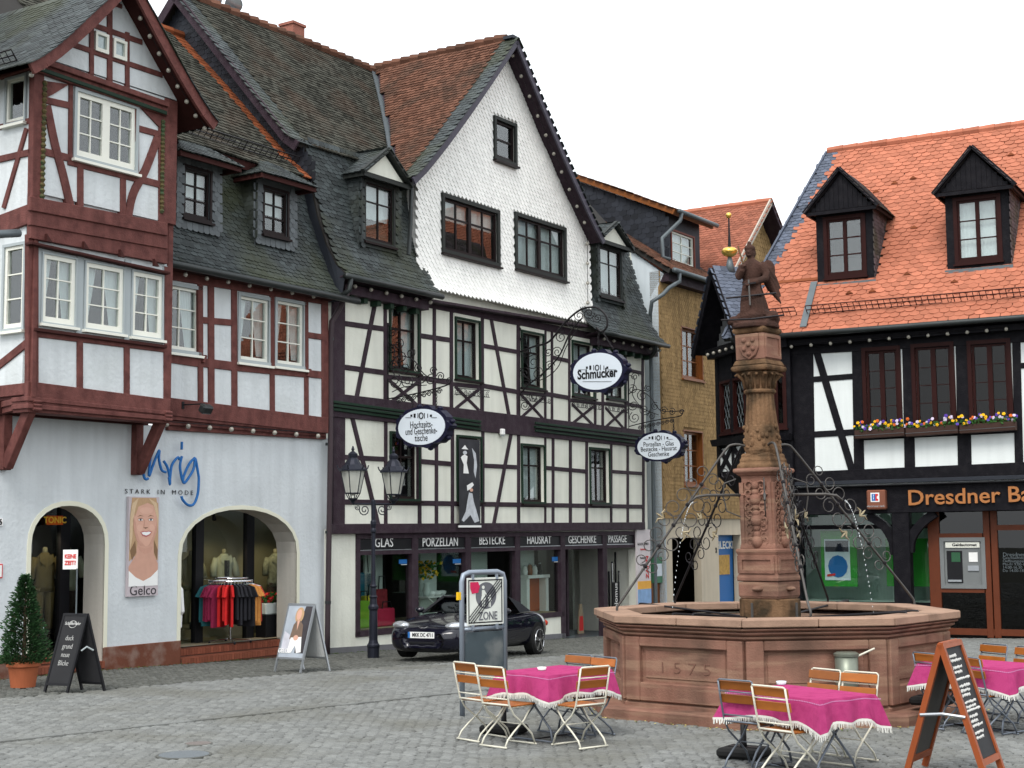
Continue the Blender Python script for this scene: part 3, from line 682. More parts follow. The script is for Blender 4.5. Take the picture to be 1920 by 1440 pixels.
# oriel flank (left side)
def lf(x0, y0, x1, y1, w, d=.03, nm='timber', m=m_redwood): return beam(Lf, ih, x0, y0, x1, y1, w, m, d, d-.09, name=nm)
fw = rect(Lf, 8, 460, 47, 618, 0); fw2 = rect(Lf, 12, 148, 50, 228, 0)
fw = (min(fw[0], fw[2]), fw[1], max(fw[0], fw[2]), fw[3]); fw2 = (min(fw2[0], fw2[2]), fw2[1], max(fw2[0], fw2[2]), fw2[3])
wall(Lf, ih, [(0, OB), (1.0, OB), (1.0, OT), (0, OT)], [hole_of(fw, .05), hole_of(fw2, .04)], m_infill, 0, .1, name='oriel_flank')
window(Lf, ih, fw, .01, .05, m_greycasing, m_whiteframe, 1, 1, 3, frame=.06, rec=.03, depth=.3); window(Lf, ih, fw2, .01, .04, m_greycasing, m_whiteframe, 1, 1, 1, frame=.05, rec=.03, depth=.3)
for a in ((62, 110, 52, 745, .20), (-10, 300, 56, 285, .12), (-10, 690, 56, 637, .14), (-10, 735, 54, 728, .20), (-12, 240, 54, 226, .10)): lf(*a)
lf(48, 240, 5, 390, .10, .034, 'brace'); lf(-12, 425, 60, 398, .34, .06, 'beam'); lf(-12, 762, 52, 746, .10, .06, 'moulding'); lf(-12, 775, 52, 756, .10, .03, 'moulding'); lf(-5, 140, 66, 116, .16, .08, 'cornice')
# underside and raking brackets
MB().prism([A.w(ou0, OB-.18, DO), A.w(ou1, OB-.18, DO), A.w(ou1, OB-.18, -.02), A.w(ou0, OB-.18, -.02)], (0, 0, .08)).build('oriel_floor', m_darkred, ih)
fbox(MB(), A, ou0-.1, ou1+.1, 4.42, 4.66, -.02, .14).build('wall_beam', m_darkred, ih)
for uc in (ou0+.10, ou1-.10):
    p0 = A.w(uc, A.uz(250, 890, .1)[1], .0); zb = p0.z
    fbox(MB(), A, uc-.09, uc+.09, zb, OB-.2, -.02, .14).build('bracket_post', m_redwood, ih, bevel=.01)
    MB().bar(A.w(uc, zb+.06, .12), A.w(uc, OB-.20, DO-.02), .15, .19, A.n).build('raking_bracket', m_redwood, ih, bevel=.01)
    fbox(MB(), A, uc-.09, uc+.09, OB-.38, OB-.17, .1, DO+.06).build('beam_end', m_redwood, ih, bevel=.02)
    for k in range(3): MB().tube([A.w(uc-.085, OB-.35+.065*k, DO+.07), A.w(uc+.085, OB-.35+.065*k, DO+.07)], .03, 8).build('beam_end_roll', m_redwood, ih)
# gable of the oriel
GA = A.uz(205, -26, DU)              # apex
gl, gr = A.uz(84, 104, DU), A.uz(322, 200, DU)
zE = OT+.02; um = (ou0+ou1)/2; zA = GA[1]
wall(A, ih, [(ou0, zE), (ou1, zE), (um, zA)], [], m_infill, DU+.02, .2, name='gable_wall')
for x0, y0, x1, y1, w in ((173, 30, 173, 140, .10), (207, 0, 207, 158, .12), (240, 60, 240, 168, .10)): ob(x0, y0, x1, y1, w, DU+.05, 'post')
for x0, y0, x1, y1, w in ((108, 73, 306, 141, .10), (146, 36, 268, 79, .10), (186, -4, 230, 12, .08)): ob(x0, y0, x1, y1, w, DU+.047, 'rail')
for q in ((177, 58, 201, 103), (211, 71, 235, 116)):
    window(A, ih, rect(A, *q, DU+.03), DU+.08, 0, None, m_whiteframe, 1, 1, 1, frame=.05, rec=.03, sill=False, depth=.04)
ov = .45; rf = DU+ov; rb = -4.5; el, er = ou0-.55, ou1+.55; zel = zE-.35
def gpt(t, side, d):     # flared roof edge: t 0 eave .. 1 ridge
    e = el if side < 0 else er; u = e+(um-e)*t; z = zel+(zA+.12-zel)*(t**1.18); return A.w(u, z, d)
for side in (-1, 1):
    N = 8; mb = MB(); vs = []
    for i in range(N+1): vs += [gpt(i/N, side, rf), gpt(i/N, side, rb)]
    mb.add(vs, [(2*i, 2*i+1, 2*i+3, 2*i+2) for i in range(N)]); vs2 = [v-V((0, 0, .07)) for v in vs]; mb.add(vs2, [(2*i, 2*i+2, 2*i+3, 2*i+1) for i in range(N)])
    mb.build('oriel_roof', m_darkred, ih)
    def So(q, s, side=side):
        Ltot = 4.6; t = min(1, max(0, s/Ltot)); p = gpt(t, side, rf-q); p2 = gpt(min(1.02, t+.02), side, rf-q); up = (p2-p).normalized(); nn = A.n.cross(up); 
        if nn.z < 0: nn = -nn
        return p+nn*.012, up, nn
    lay(ih, So, 0, rf-rb, 4.5, .19, .13, m_slate, 'slate', None, 'slate', .008, .018, 0, .005)
    for i in range(N):
        p, q = gpt(i/N, side, rf+.02), gpt((i+1)/N, side, rf+.02)
        MB().bar(p-V((0, 0, .09)), q-V((0, 0, .09)), .06, .20, (q-p).cross(A.n)).build('barge_board', m_redwood, ih)
    bulbs('bulb_string', 'festoon bulbs up the %s rake of the oriel gable' % ('left' if side < 0 else 'right'), [gpt(.06+i*.11, side, rf-.13)-V((0, 0, .22)) for i in range(8)], 'festoon light strings on the houses', .045)
snow_guard(ih, So if False else (lambda q, s: (gpt(s/4.6, -1, rf-q)+V((0, 0, .02)), (gpt(s/4.6+.02, -1, rf-q)-gpt(s/4.6, -1, rf-q)).normalized(), (A.n.cross((gpt(s/4.6+.02, -1, rf-q)-gpt(s/4.6, -1, rf-q)).normalized())*(1 if A.n.cross((gpt(s/4.6+.02, -1, rf-q)-gpt(s/4.6, -1, rf-q))).z > 0 else -1)).normalized())), .6, 4.5, .5)
MB().tube([A.p(-20, 440, .9), A.p(36, 437, .9)], .07, 10).build('side_gutter', m_greymetal, ih, smooth=True)
# main roof behind, far left (brown tiles)
prof_m = [(-2.6, 11.6), (-6.5, 16.5)]
dk = MB(); deck(dk, A, prof_m, -6, 0.5, .06); dk.build('main_roof_underlay', m_roofdeck, ih)
Sm, tm = profile_surface(A, prof_m); lay(ih, Sm, -6, .5, tm, .17, .155, m_tile_brown, 'beaver', None, 'tile', .014, .02, 0, .006)
# ---- shop sign lettering on the wall
def strokes(parent, name, mat, polys, r, d, F=A, flat=True):
    for P in polys:
        W_ = [F.p(x, y, d) for x, y in P]; Q = []
        for i in range(len(W_)-1):
            p0 = W_[max(i-1, 0)]; p1 = W_[i]; p2 = W_[i+1]; p3 = W_[min(i+2, len(W_)-1)]
            for k in range(5):
                t = k/5; Q.append(.5*((2*p1)+(p2-p0)*t+(2*p0-5*p1+4*p2-p3)*t*t+(3*p1-p0-3*p2+p3)*t**3))
        Q.append(W_[-1]); MB().tube(Q, r, 8).build(name, mat, parent, smooth=True)
sg = thing('wall_lettering', 'handwritten blue metal shop name standing off the pale blue wall', 'sign', A.p(320, 900, .1))
c5 = lambda X, Y: (200+X/7.2, 700+Y/7.2)
def cc(*P): return [c5(*p) for p in P]
c3 = lambda X, Y: (X/3, 860+Y/3)
strokes(sg, 'letter', m_blue, [
    cc((530, 1100), (495, 1200), (490, 1330), (520, 1425), (560, 1420)),
    cc((625, 860), (600, 1050), (580, 1250), (573, 1385), (640, 1200), (710, 1040), (705, 1150), (740, 1300), (800, 1335)),
    cc((770, 1185), (820, 1270), (850, 1400), (855, 1500))+[c3(950, 105)],
    [c5(855, 1420), c5(880, 1240), c5(960, 1135), c5(985, 1170)],
    cc((1015, 1120), (990, 1250), (1010, 1400))+[c3(1030, 130)],
    cc((1015, 925), (1012, 1030)),
    [c5(1190, 1140), c5(1110, 1230), c3(1030, 110), c3(1040, 135), c5(1170, 1300), c5(1195, 1150), c5(1235, 1350), c3(1118, 120), c3(1112, 200), c3(1090, 255), c3(1060, 262), c3(1030, 235), c3(1020, 212)],
], .026, .12)
tl = thing('wall_lettering', 'small dark capitals on the pale blue wall beneath the blue shop name', 'sign', A.p(300, 923, .02))
put_text(MB(), 'S T A R K    I N    M O D E', A.p(300, 923, .02), A.a, (0, 0, 1), .125, .006, -.001, width=1.72).build('letters', m_black, tl, kind='stuff')
# ================================================================== household goods shop house (white scale gable, plum timber)
sh = thing('gabled_house', 'household goods shop house with white scale-clad gable over plum timber framing', 'house', A.w(13, -.4, -2), 'houses round the square')
DS = .12
sL, sR = A.uz(626, 650, DS)[0], A.uz(1209, 700, DS)[0]
ZB = 2.44; ZT = 8.25
W2 = [(729, 567, 785, 702), (852, 593, 900, 717), (976, 618, 1020, 732), (1071, 637, 1114, 748), (1135, 647, 1172, 752)]
W1 = [(730, 808, 786, 940), (855, 815, 903, 942), (976, 831, 1022, 945), (1104, 838, 1144, 946)]
R2 = [rect(A, *q, DS) for q in W2]; R1 = [rect(A, *q, DS) for q in W1]
wall(A, sh, [(sL, ZB), (sR, ZB), (sR, ZT), (sL, ZT)], [hole_of(r, .05) for r in R1+R2], m_cream, DS, .3)
for i, r in enumerate(R2+R1):
    window(A, sh, r, DS, .05, m_greenwood, m_brownframe, 1, 2, 2, rowz=(0, .66, 1), frame=.05, munt=.045, rec=.12, casedepth=.05, curtain=(.08,) if i not in (5, 8) else None, sidecurtain=i in (0, 2, 6), sill=True)
    if i < 5: fbox(MB(), A, r[0]-.02, r[2]+.02, r[3]+.0, r[3]+.17, DS-.02, DS+.02).build('lintel_panel', m_cream, sh)
def sb(x0, y0, x1, y1, w, d=DS+.03, nm='timber', back=None, m=m_brownwood): return beam(A, sh, x0, y0, x1, y1, w*.84 if w < .18 else w, m, d, (d-.08 if back is None else back), name=nm)
for x0, y0, x1, y1, w in (  # second floor posts
    (637, 550, 636, 745, .40), (723.5, 558, 723.5, 755, .13), (787.5, 565, 787.5, 770, .14), (815.5, 570, 815.5, 772, .14), (847.5, 585, 847.5, 772, .15), (905, 592, 905, 780, .17),
    (972.5, 610, 972.5, 788, .15), (1023.5, 620, 1023.5, 790, .11), (1036, 622, 1036, 792, .12), (1068.5, 628, 1068.5, 796, .12), (1117, 640, 1117, 800, .13), (1131, 642, 1131, 802, .14), (1174, 648, 1174, 806, .13), (1206, 650, 1206, 812, .16),
    # first floor posts
    (637, 764, 636, 992, .40), (724.5, 776, 724.5, 990, .13), (788, 784, 788, 990, .15), (819.5, 787, 819.5, 990, .14), (849.5, 790, 849.5, 990, .14), (906.5, 796, 906.5, 990, .14),
    (973.5, 804, 973.5, 990, .15), (1023.5, 812, 1023.5, 988, .10), (1038, 814, 1038, 988, .14), (1070.5, 816, 1070.5, 988, .16), (1101, 818, 1101, 988, .15), (1147, 822, 1147, 988, .13), (1178, 826, 1178, 988, .14), (1207.5, 829, 1207.5, 988, .15)):
    sb(x0, y0, x1, y1, w, nm='post')
for x0, y0, x1, y1, w in (
    (645, 606, 724, 617, .14), (645, 688, 724, 699, .14), (788, 629, 848, 638, .14), (788, 708, 848, 718, .14), (906, 648, 973, 660, .13), (906, 723, 973, 735, .14), (1037, 670, 1069, 677, .13), (1023, 738, 1069, 746, .14), (1175, 693, 1207, 700, .12), (1175, 757, 1207, 763, .12), (724, 706, 788, 712, .12), (848, 720, 906, 726, .12), (973, 735, 1023, 741, .12), (1069, 750, 1131, 757, .12), (1131, 756, 1175, 762, .12),
    (645, 857, 724, 861, .13), (788, 865, 848, 870, .14), (906, 873, 973, 876, .13), (1023, 877, 1101, 884, .13), (1147, 884, 1207, 888, .12), (645, 941, 1208, 950, .14)):
    sb(x0, y0, x1, y1, w, DS+.027, 'rail')
for x0, y0, x1, y1, w in ((707, 556, 670, 745, .15), (922, 597, 956, 782, .15), (660, 775, 712, 990, .15), (962, 800, 926, 988, .15)): sb(x0, y0, x1, y1, w, DS+.033, 'brace')
for x0, y0, x1, y1 in ((730, 712, 784, 760), (854, 724, 900, 770), (978, 740, 1020, 786), (1073, 757, 1114, 798), (1136, 764, 1171, 804)):   # saltires under the windows
    sb(x0, y0, x1, y1, .10, DS+.024, 'saltire'); sb(x0+1, y1-4, x1, y0+5, .10, DS+.021, 'saltire')
sb(625, 759, 1209, 823, .52, DS+.06, 'floor_beam')
sb(622, 992, 1210, 986, .22, DS+.05, 'sill_beam')
for (xa, ya, xb, yb) in ((626, 757, 903, 795), (1005, 797, 1209, 822)):
    for k, dd in ((-4, .13), (3, .16), (10, .13)): beam(A, sh, xa, ya+k, xb, yb+k, .06, m_greenwood, DS+dd-.03, DS, name='green_moulding')
sb(640, 548, 800, 573, .16, DS+.04, 'top_plate'); sb(790, 566, 1209, 650, .20, DS+.04, 'top_plate')
# ---- eaves pieces left and right of the gable
prof_s = [(.62, 7.98), (.42, 8.20), (.20, 8.66), (.0, 9.35), (-.16, 10.2), (-.28, 11.05)]
Ss, ts = profile_surface(A, prof_s)
for (u0, u1, nm) in ((6.02, 9.5, 'L'), (17.1, 21.15, 'R')):
    e0 = (lambda i: 6.12-.085*i) if nm == 'L' else 17.1
    e1 = 9.5 if nm == 'L' else (lambda i: 21.2-.16*i)
    dk = MB(); deck(dk, A, prof_s, e0, e1, .06); dk.build('mansard_underlay', m_roofdeck, sh)
    lay(sh, Ss, u0-.3, u1, ts, .185, .092, m_slate, 'slate', (lambda u, s: u > 6.12-.12*s) if nm == 'L' else (lambda u, s: u < 21.2-.25*s), 'slate', .008, .02, 150, .006)
    MB().prism([A.w(u0, 7.84, .10), A.w(u1, 7.84, .10), A.w(u1, 7.93, .58), A.w(u0, 7.93, .58)], (0, 0, .03)).build('soffit', m_brownwood, sh)
    MB().tube(along(A.w(u0-.05, 7.93, .69), A.w(u1+.05, 7.93, .69), 5), .07, 10).build('gutter', m_darkmetal, sh, smooth=True)
    fbox(MB(), A, u0+.3, u1-.1, 7.62, 7.84, DS, .40).build('eave_beam', m_brownwood, sh)
    k = 0; u = u0+.55
    while u < u1-.2: fbox(MB(), A, u, u+.13, 7.50, 7.62, DS, .34).build('rafter_end', m_greenwood, sh); u += .48
    bulbs('bulb_string', 'festoon bulbs under the slate eaves %s the white gable' % ('left of' if nm == 'L' else 'right of'), [A.w(u0+.55+i*.56, 7.80, .47) for i in range(6 if nm == 'L' else 7)], 'festoon light strings on the houses', .05)
MB().add([A.w(6.06-.085*i, z, d) for i, (d, z) in enumerate(prof_s)]+[A.w(5.64, 10.6, -1.2), A.w(6.06, 7.4, -1.2), A.w(6.06, 7.4, .5)], [tuple(range(9))]).build('mansard_end', m_slate_dark, sh)
P = [A.w(6.15, 7.9, .69), A.w(6.15, 7.65, .66), A.w(6.05, 7.5, .5)]
MB().tube(P, .06, 10).build('rain_pipe', m_darkmetal, sh, smooth=True)
P = [A.p(1230, 640, .69), A.p(1229, 658, .6), A.p(1222, 668, .4), A.p(1212, 672, .2)]
MB().tube(P, .065, 10).build('rain_pipe', m_darkmetal, sh, smooth=True)
DDs = .22
dormer(sh, A, rect(A, 682, 334, 740, 466, DDs), DDs, m_slate, m_slate, .26, .66, 1.6, m_darkframe, hip=False, rows=2, border=.13, fascia=m_darkframe, curtain=(.4,))
dormer(sh, A, rect(A, 1122, 456, 1167, 566, DDs), DDs, m_slate, m_slate, .22, .60, 1.6, m_darkframe, hip=False, rows=2, border=.13, fascia=m_darkframe, curtain=(.03,))
# ---- white scale gable
gL, gR, gE, gB, gA = 9.27, 17.40, 10.95, 8.30, 15.02; gM = 12.95
GW = [(826, 361, 935, 502), (963, 397, 1060, 529)]; GR = [rect(A, *q, DS+.05) for q in GW]; GT = rect(A, 924, 216, 967, 314, DS+.05)
wall(A, sh, [(gL, gB), (gR, gB), (gR, gE), (gM, gA), (gL, gE)], [hole_of(r, .06) for r in GR+[GT]], m_scale_white, DS+.03, .3, name='gable_wall')
for r in GR: window(A, sh, r, DS+.07, .10, m_darkframe, m_brownframe, 2, 2, 2, rowz=(0, .66, 1), frame=.06, munt=.045, rec=.06, casedepth=.05, curtain=(.0,) if r is GR[1] else (.62,), sill=True)
window(A, sh, GT, DS+.07, .09, m_darkframe, m_brownframe, 1, 1, 2, frame=.06, munt=.045, rec=.06, casedepth=.05, sill=True)
def Sg(u, s):
    fl = .20*math.exp(-s/.35); e = .001
    up = V((0, 0, 1)) + A.n*(-.20/.35*math.exp(-s/.35)); up.normalize(); nn = (A.n + V((0, 0, .20/.35*math.exp(-s/.35)))).normalized()
    return A.w(u, gB-.12+s, DS+.034+fl), up, nn
def ing(u, s):
    z = gB-.12+s
    for r in GR+[GT]:
        if r[0]-.02 < u < r[2]+.02 and r[1]-.12 < z < r[3]+.03: return False
    return (gL-.02 < u < gR+.02) and (z < gE or (u > gM-(gA-z)/(gA-gE)*(gM-gL) and u < gM+(gA-z)/(gA-gE)*(gR-gM)))
lay(sh, Sg, gL, gR, gA-gB+.1, .165, .115, m_scale_white, 'diamond', ing, 'scale_shingle', .009, .024, 300, .003)
beam(A, sh, 790, 560, 1104, 612, .07, m_brownwood, DS+.30, DS, name='drip_board')
# gable roof slopes with flared eaves
rfr = .62
def zr(t): return 10.62+(15.22-10.62)*(t**1.10)
def gq(t, side, d): 
    e = 8.48 if side < 0 else 17.40
    return A.w(e+(gM-e)*t, zr(t), d)
NT = 10
for side in (-1, 1):
    vs = []; rb = lambda t: -.28-(zr(t)-10.98)*.90
    for i in range(NT+1): t = i/NT; vs += [gq(t, side, rfr), gq(t, side, min(-.1, rb(t))-.3)]
    mb = MB().add(vs, [(2*i, 2*i+1, 2*i+3, 2*i+2) for i in range(NT)]); mb.add([v-V((0, 0, .09)) for v in vs], [(2*i, 2*i+2, 2*i+3, 2*i+1) for i in range(NT)]); mb.build('gable_roof', m_brownwood, sh)
    Ltot = (gq(1, side, 0)-gq(0, side, 0)).length
    def Sx(q, s, side=side):
        t = min(1, max(0, s/Ltot)); p = gq(t, side, rfr-q); up = (gq(t+.02, side, rfr-q)-gq(t, side, rfr-q)).normalized(); nn = A.n.cross(up)
        if nn.z < 0: nn = -nn
        return p+nn*.012, up, nn
    back = lambda s: rfr-(-.28-(zr(min(1, s/Ltot))-10.98)*.90)
    lay(sh, Sx, .42, 5.6, Ltot-.05, .145, .128, m_tile_brown if side < 0 else m_slate, 'beaver', lambda q, s: q < back(s)-.1, 'gable_tile', .016, .034, 300 if side < 0 else 0, .006)
    lay(sh, Sx, 0, .45, Ltot-.05, .22, .12, m_slate, 'slate', None, 'verge_slate', .008, .018, 0, .004)
    for i in range(NT):
        p, q = gq(i/NT, side, rfr+.03), gq((i+1)/NT, side, rfr+.03)
        MB().bar(p-V((0, 0, .10)), q-V((0, 0, .10)), .05, .16, (q-p).cross(A.n)).build('barge_board', M('plum_verge_board', (.06, .055, .075), .5) if i == 0 and side < 0 else bpy.data.materials['plum_verge_board'], sh)
    n = 10
    bulbs('bulb_string', 'festoon bulbs along the %s rake of the white scale gable' % ('left' if side < 0 else 'right'), [gq(.97-i*.09, side, rfr-.18 if side > 0 else DS+.16)-V((0, 0, .24)) for i in range(n)], 'festoon light strings on the houses', .05)
bulbs('bulb_string', 'festoon bulbs hanging down the right edge of the white scale gable', [A.p(1101+i*.3, 420+i*37, .3) for i in range(5)], 'festoon light strings on the houses', .05)
rl = along(A.w(gM, 15.27, rfr+.03), A.w(gM, 15.27, -4.0), 16)
for p, q in zip(rl[1:], rl[2:]): MB().tube([p, q+(q-p)*.08+V((0, 0, .03))], [.12, .14], 8).build('ridge_tile', m_tile_brown, sh)
MB().bar(rl[0]-V((0, 0, .03)), rl[1]-V((0, 0, .03)), .34, .08).build('ridge_cap', m_slate_dark, sh)
# ---- main roof
prof_r = [(-.22, 10.92), (-.55, 11.16), (-4.05, 15.12)]
Sr, tr = profile_surface(A, prof_r)
dk = MB(); deck(dk, A, prof_r, 5.42, 20.9, .08); dk.build('main_roof_underlay', m_roofdeck, sh)
deck(MB(), A, [(-8.0, 10.92), (-4.05, 15.12)], 5.42, 20.9, .08).build('back_roof', m_roofdeck, sh)
def uval(z): t = max(0, min(1, (z-10.62)/4.6))**(1/1.10); return 8.48+(gM-8.48)*t
lay(sh, Sr, 5.9, 13.6, tr, .145, .128, m_tile_dark, 'beaver', lambda u, s: u < uval(Sr(u, s)[0].z)-.02, 'tile', .016, .034, 300, .006)
lay(sh, Sr, 5.40, 5.92, tr, .22, .12, m_slate, 'slate', None, 'verge_slate', .008, .018, 0, .004)
# valley flashing
vp = [(A.w(uval(z), z, -.28-(z-10.98)*.90)+V((0, 0, .05))) for z in (11.0, 11.7, 12.4, 13.1, 13.8, 14.5, 15.1)]
for p, q in zip(vp, vp[1:]): MB().bar(p, q, .22, .03, A.n+V((0, 0, 1))).build('valley_flashing', m_greymetal, sh)
rl = along(A.w(5.4, 15.18, -4.05), A.w(13.2, 15.18, -4.05), 24)
for p, q in zip(rl, rl[1:]): MB().tube([p, q+(q-p)*.08+V((0, 0, .03))], [.11, .14], 8).build('ridge_tile', m_tile_brown, sh)
# slate clad end wall and verge board
ew = [(-.30, 9.2), (-.30, 10.8), (-4.05, 15.02), (-7.9, 10.8), (-7.9, 9.2)]
MB().add([A.w(5.68, z, d) for d, z in ew], [(0, 1, 2, 3, 4)]).build('end_wall', m_slate_dark, sh)
EP = Plane(A.w(5.67, 0, 0), -A.n, -A.a)
lay(sh, lambda q, s: (EP.w(q, 10.0+s, .004), V((0, 0, 1)), -A.a), 0, 9, 5.8, .22, .12, m_slate_dark, 'slate', lambda q, s: (10.0+s) < (10.8+(q-.3)*1.12-.1 if q < 4.05 else 10.8+(7.9-q)*1.10-.1), 'end_slate', .006, .012, 0, .003)
for (p, q) in ((prof_r[0], prof_r[1]), (prof_r[1], prof_r[2])):
    MB().bar(A.w(5.40, p[1]-.10, p[0]), A.w(5.40, q[1]-.10, q[0]), .05, .22, A.a.cross(A.w(0, q[1], q[0])-A.w(0, p[1], p[0]))).build('verge_board', m_brownwood, sh)
MB().bar(A.w(5.40, 10.85, -8.0), A.w(5.40, 15.04, -4.05), .05, .22, A.a.cross(A.w(0, 15.04, -4.05)-A.w(0, 10.85, -8.0))).build('verge_board', m_brownwood, sh)
# side wall of the house (visible over the wing) and its right flank
MB().prism([A.w(sR, -.9, DS-.3), A.w(sR, -.9, -9), A.w(sR, 11, -9), A.w(sR, 11, -.28), A.w(sR, 8.2, DS-.3)], A.a*-.2).build('flank_wall', m_cream, sh)
ch = A.p(548, 90, -4.9)
ch = ch-V((0, 0, .16))
MB().box(ch, .46, .46, 1.5, (A.a, A.n, V((0, 0, 1)))).build('chimney', m_chimney, sh)
MB().box(ch+V((0, 0, .77)), .53, .53, .07, (A.a, A.n, V((0, 0, 1)))).build('chimney_cap', m_chimney, sh)
MB().tube([A.p(772, 330, .35), A.p(770, 420, .35), A.p(766, 478, .35)], .05, 8).build('gable_downpipe', m_darkmetal, sh)
# roof floodlights
for i, (x, y) in enumerate(((399, -2), (438, 8))):
    c = A.p(x, y, -4.6); t = thing('roof_floodlight', '%s round floodlight on the dark ridge by the chimney' % ('left' if i == 0 else 'right'), 'floodlight', c, 'floodlights on the ridge')
    f = -ray(x, y).normalized()+V((.1, 0, -.25)); f.normalize(); rt = f.to_track_quat('Z', 'Y').to_matrix().to_4x4(); rt.translation = c
    def add_rot(mb): mb.v = [rt @ v for v in mb.v]; return mb
    add_rot(MB().lathe((0, 0, 0), [(.06, -.26), (.16, -.16), (.22, 0), (.225, .03)], 20)).build('housing', m_greymetal, t, smooth=True)
    add_rot(MB().lathe((0, 0, 0), [(.205, .032), (.10, .06), (.0, .065)], 20, cap=False)).build('lens', m_headlight, t, smooth=True)
    MB().tube([c+V((0, 0, -.9)), c+V((0, 0, -.1))], .03, 6).build('bracket', m_greymetal, t)
# ---- shop front
u = lambda x, y=1100, d=0: A.uz(x, y, d)[0]
zf = lambda x, y, d=0: A.uz(x, y, d)[1]
SD = .02
wall(A, sh, [(sL-.15, -.9), (u(1215), -.9), (u(1215), ZB+.02), (sL-.15, ZB+.02)], [[(u(665), zf(665, 1193)), (u(1057), zf(665, 1193)), (u(1057), -.60), (u(1192), -.60), (u(1192), 2.36), (u(665), 2.36)]], m_cream, SD, .25, name='shop_wall')
MB().prism([A.w(sL-.1, -.9, .05), A.w(u(1057), -.9, .05), A.w(u(1057), -.37, .05), A.w(sL-.1, -.08, .05)], A.n*-.06).build('plinth', M('grey_plinth_stone', (.15, .15, .16), .8, .2, 4, .2), sh)
fasc_t = (2.36, 2.36)
names = ['GLAS', 'PORZELLAN', 'BESTECKE', 'HAUSRAT', 'GESCHENKE', 'PASSAGE']
xs = [(669, 771), (781, 870), (882, 964), (974, 1050), (1059, 1130), (1137, 1189)]
zt, zb = 2.34, zf(720, 1033)
tx = [(720, 1018, 34), (826, 1017, 66), (923, 1014, 48), (1011, 1013, 45), (1092, 1012, 52), (1158, 1011, 34)]
for (x0, x1), nm, (tx_, ty_, tw_) in zip(xs, names, tx):
    s = bpy.data.objects.new('fascia_sign', None); scene.collection.objects.link(s); s.parent = sh; s.location = A.w(u(x0), zb, 0)-root_of(sh)
    fbox(MB(), A, u(x0), u(x1), zb+.04, zt-.10, -.10, .02).build('sign_board', m_black, s)
    fbox(MB(), A, u(x0), u(x1), zb+.015, zb+.032, -.05, .035).build('sign_rail', m_alu, s)
    c = A.p(tx_, ty_, .026); wd = u(tx_+tw_/2)-u(tx_-tw_/2)
    put_text(MB(), nm, c, A.a, (0, 0, 1), .30, .008, .0, width=wd).build('letters', m_white, s, kind='stuff')
for x in (667, 776, 876, 969, 1054, 1133): fbox(MB(), A, u(x)-.12 if x > 670 else u(665), u(x)+.12 if x > 670 else u(673), -.62 if x >= 1054 else zf(665, 1193), 2.36, -.14, .05).build('shop_post', m_brownwood, sh, bevel=.01)
fbox(MB(), A, u(665), u(1192), 2.25, 2.37, -.12, .06).build('fascia_beam', m_brownwood, sh)
fbox(MB(), A, u(665), u(1192), zb-.08, zb+.01, -.12, .045).build('fascia_beam', m_brownwood, sh)
fbox(MB(), A, u(1188), u(1193), zb-.0, 2.36, -.12, .05).build('fascia_end', m_brownwood, sh)
fbox(MB(), A, u(665), u(1056), zf(665, 1193)-.02, zf(665, 1184), -.12, .05).build('shop_sill', m_brownwood, sh)
for (x0, x1) in xs[:4]: MB().prism([A.w(u(x0), zf(665, 1184), -.06), A.w(u(x1), zf(665, 1184), -.06), A.w(u(x1), zb-.08, -.06), A.w(u(x0), zb-.08, -.06)], A.n*-.008).build('shop_pane', m_shopglass, sh)
U0, U1 = u(665)-.3, u(1192); zl = zf(665, 1184)
MB().add([A.w(U0, zl, -.1), A.w(u(1056), zl, -.1), A.w(u(1056), zl, -2.4), A.w(U0, zl, -2.4)], [(0, 1, 2, 3)]).build('display_floor', m_interior_warm, sh)
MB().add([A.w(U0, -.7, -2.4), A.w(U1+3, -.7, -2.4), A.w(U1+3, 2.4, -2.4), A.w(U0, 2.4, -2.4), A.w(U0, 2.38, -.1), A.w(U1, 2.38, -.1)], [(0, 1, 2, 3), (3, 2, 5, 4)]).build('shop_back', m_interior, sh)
for x0, x1 in ((735, 768), (838, 868), (930, 962), (1014, 1049)):
    fbox(MB(), A, u(x0), u(x1), zl, zb+.3, -.85, -.80).build('display_panel', m_interior_white, sh)
MB().prism([A.w(u(672), zl, -1.0), A.w(u(735), zl, -1.0), A.w(u(735), zb, -1.0), A.w(u(672), zb, -1.0)], A.n*-.03).build('display_panel', M('orange_brown_panel', (.16, .055, .015), .7), sh)
# doorway, passage pier
fbox(MB(), A, u(1166, 1060, -.6), u(1190, 1060, -.1), -.62, 2.3, -2.0, -.12).build('passage_pier', m_cream, sh)
fbox(MB(), A, u(1060), u(1190), -.75, -.58, -2.4, .1).build('door_step', m_greymetal, sh)
MB().prism([A.w(u(1062), -.58, -.9), A.w(u(1128), -.58, -.9), A.w(u(1128), zb-.1, -.9), A.w(u(1062), zb-.1, -.9)], A.n*-.01).build('door_pane', m_shopglass, sh)
for x in (1062, 1125): fbox(MB(), A, u(x, 1100, -.9), u(x, 1100, -.9)+.10, -.58, zb-.08, -.96, -.88).build('door_frame', m_brownwood, sh)
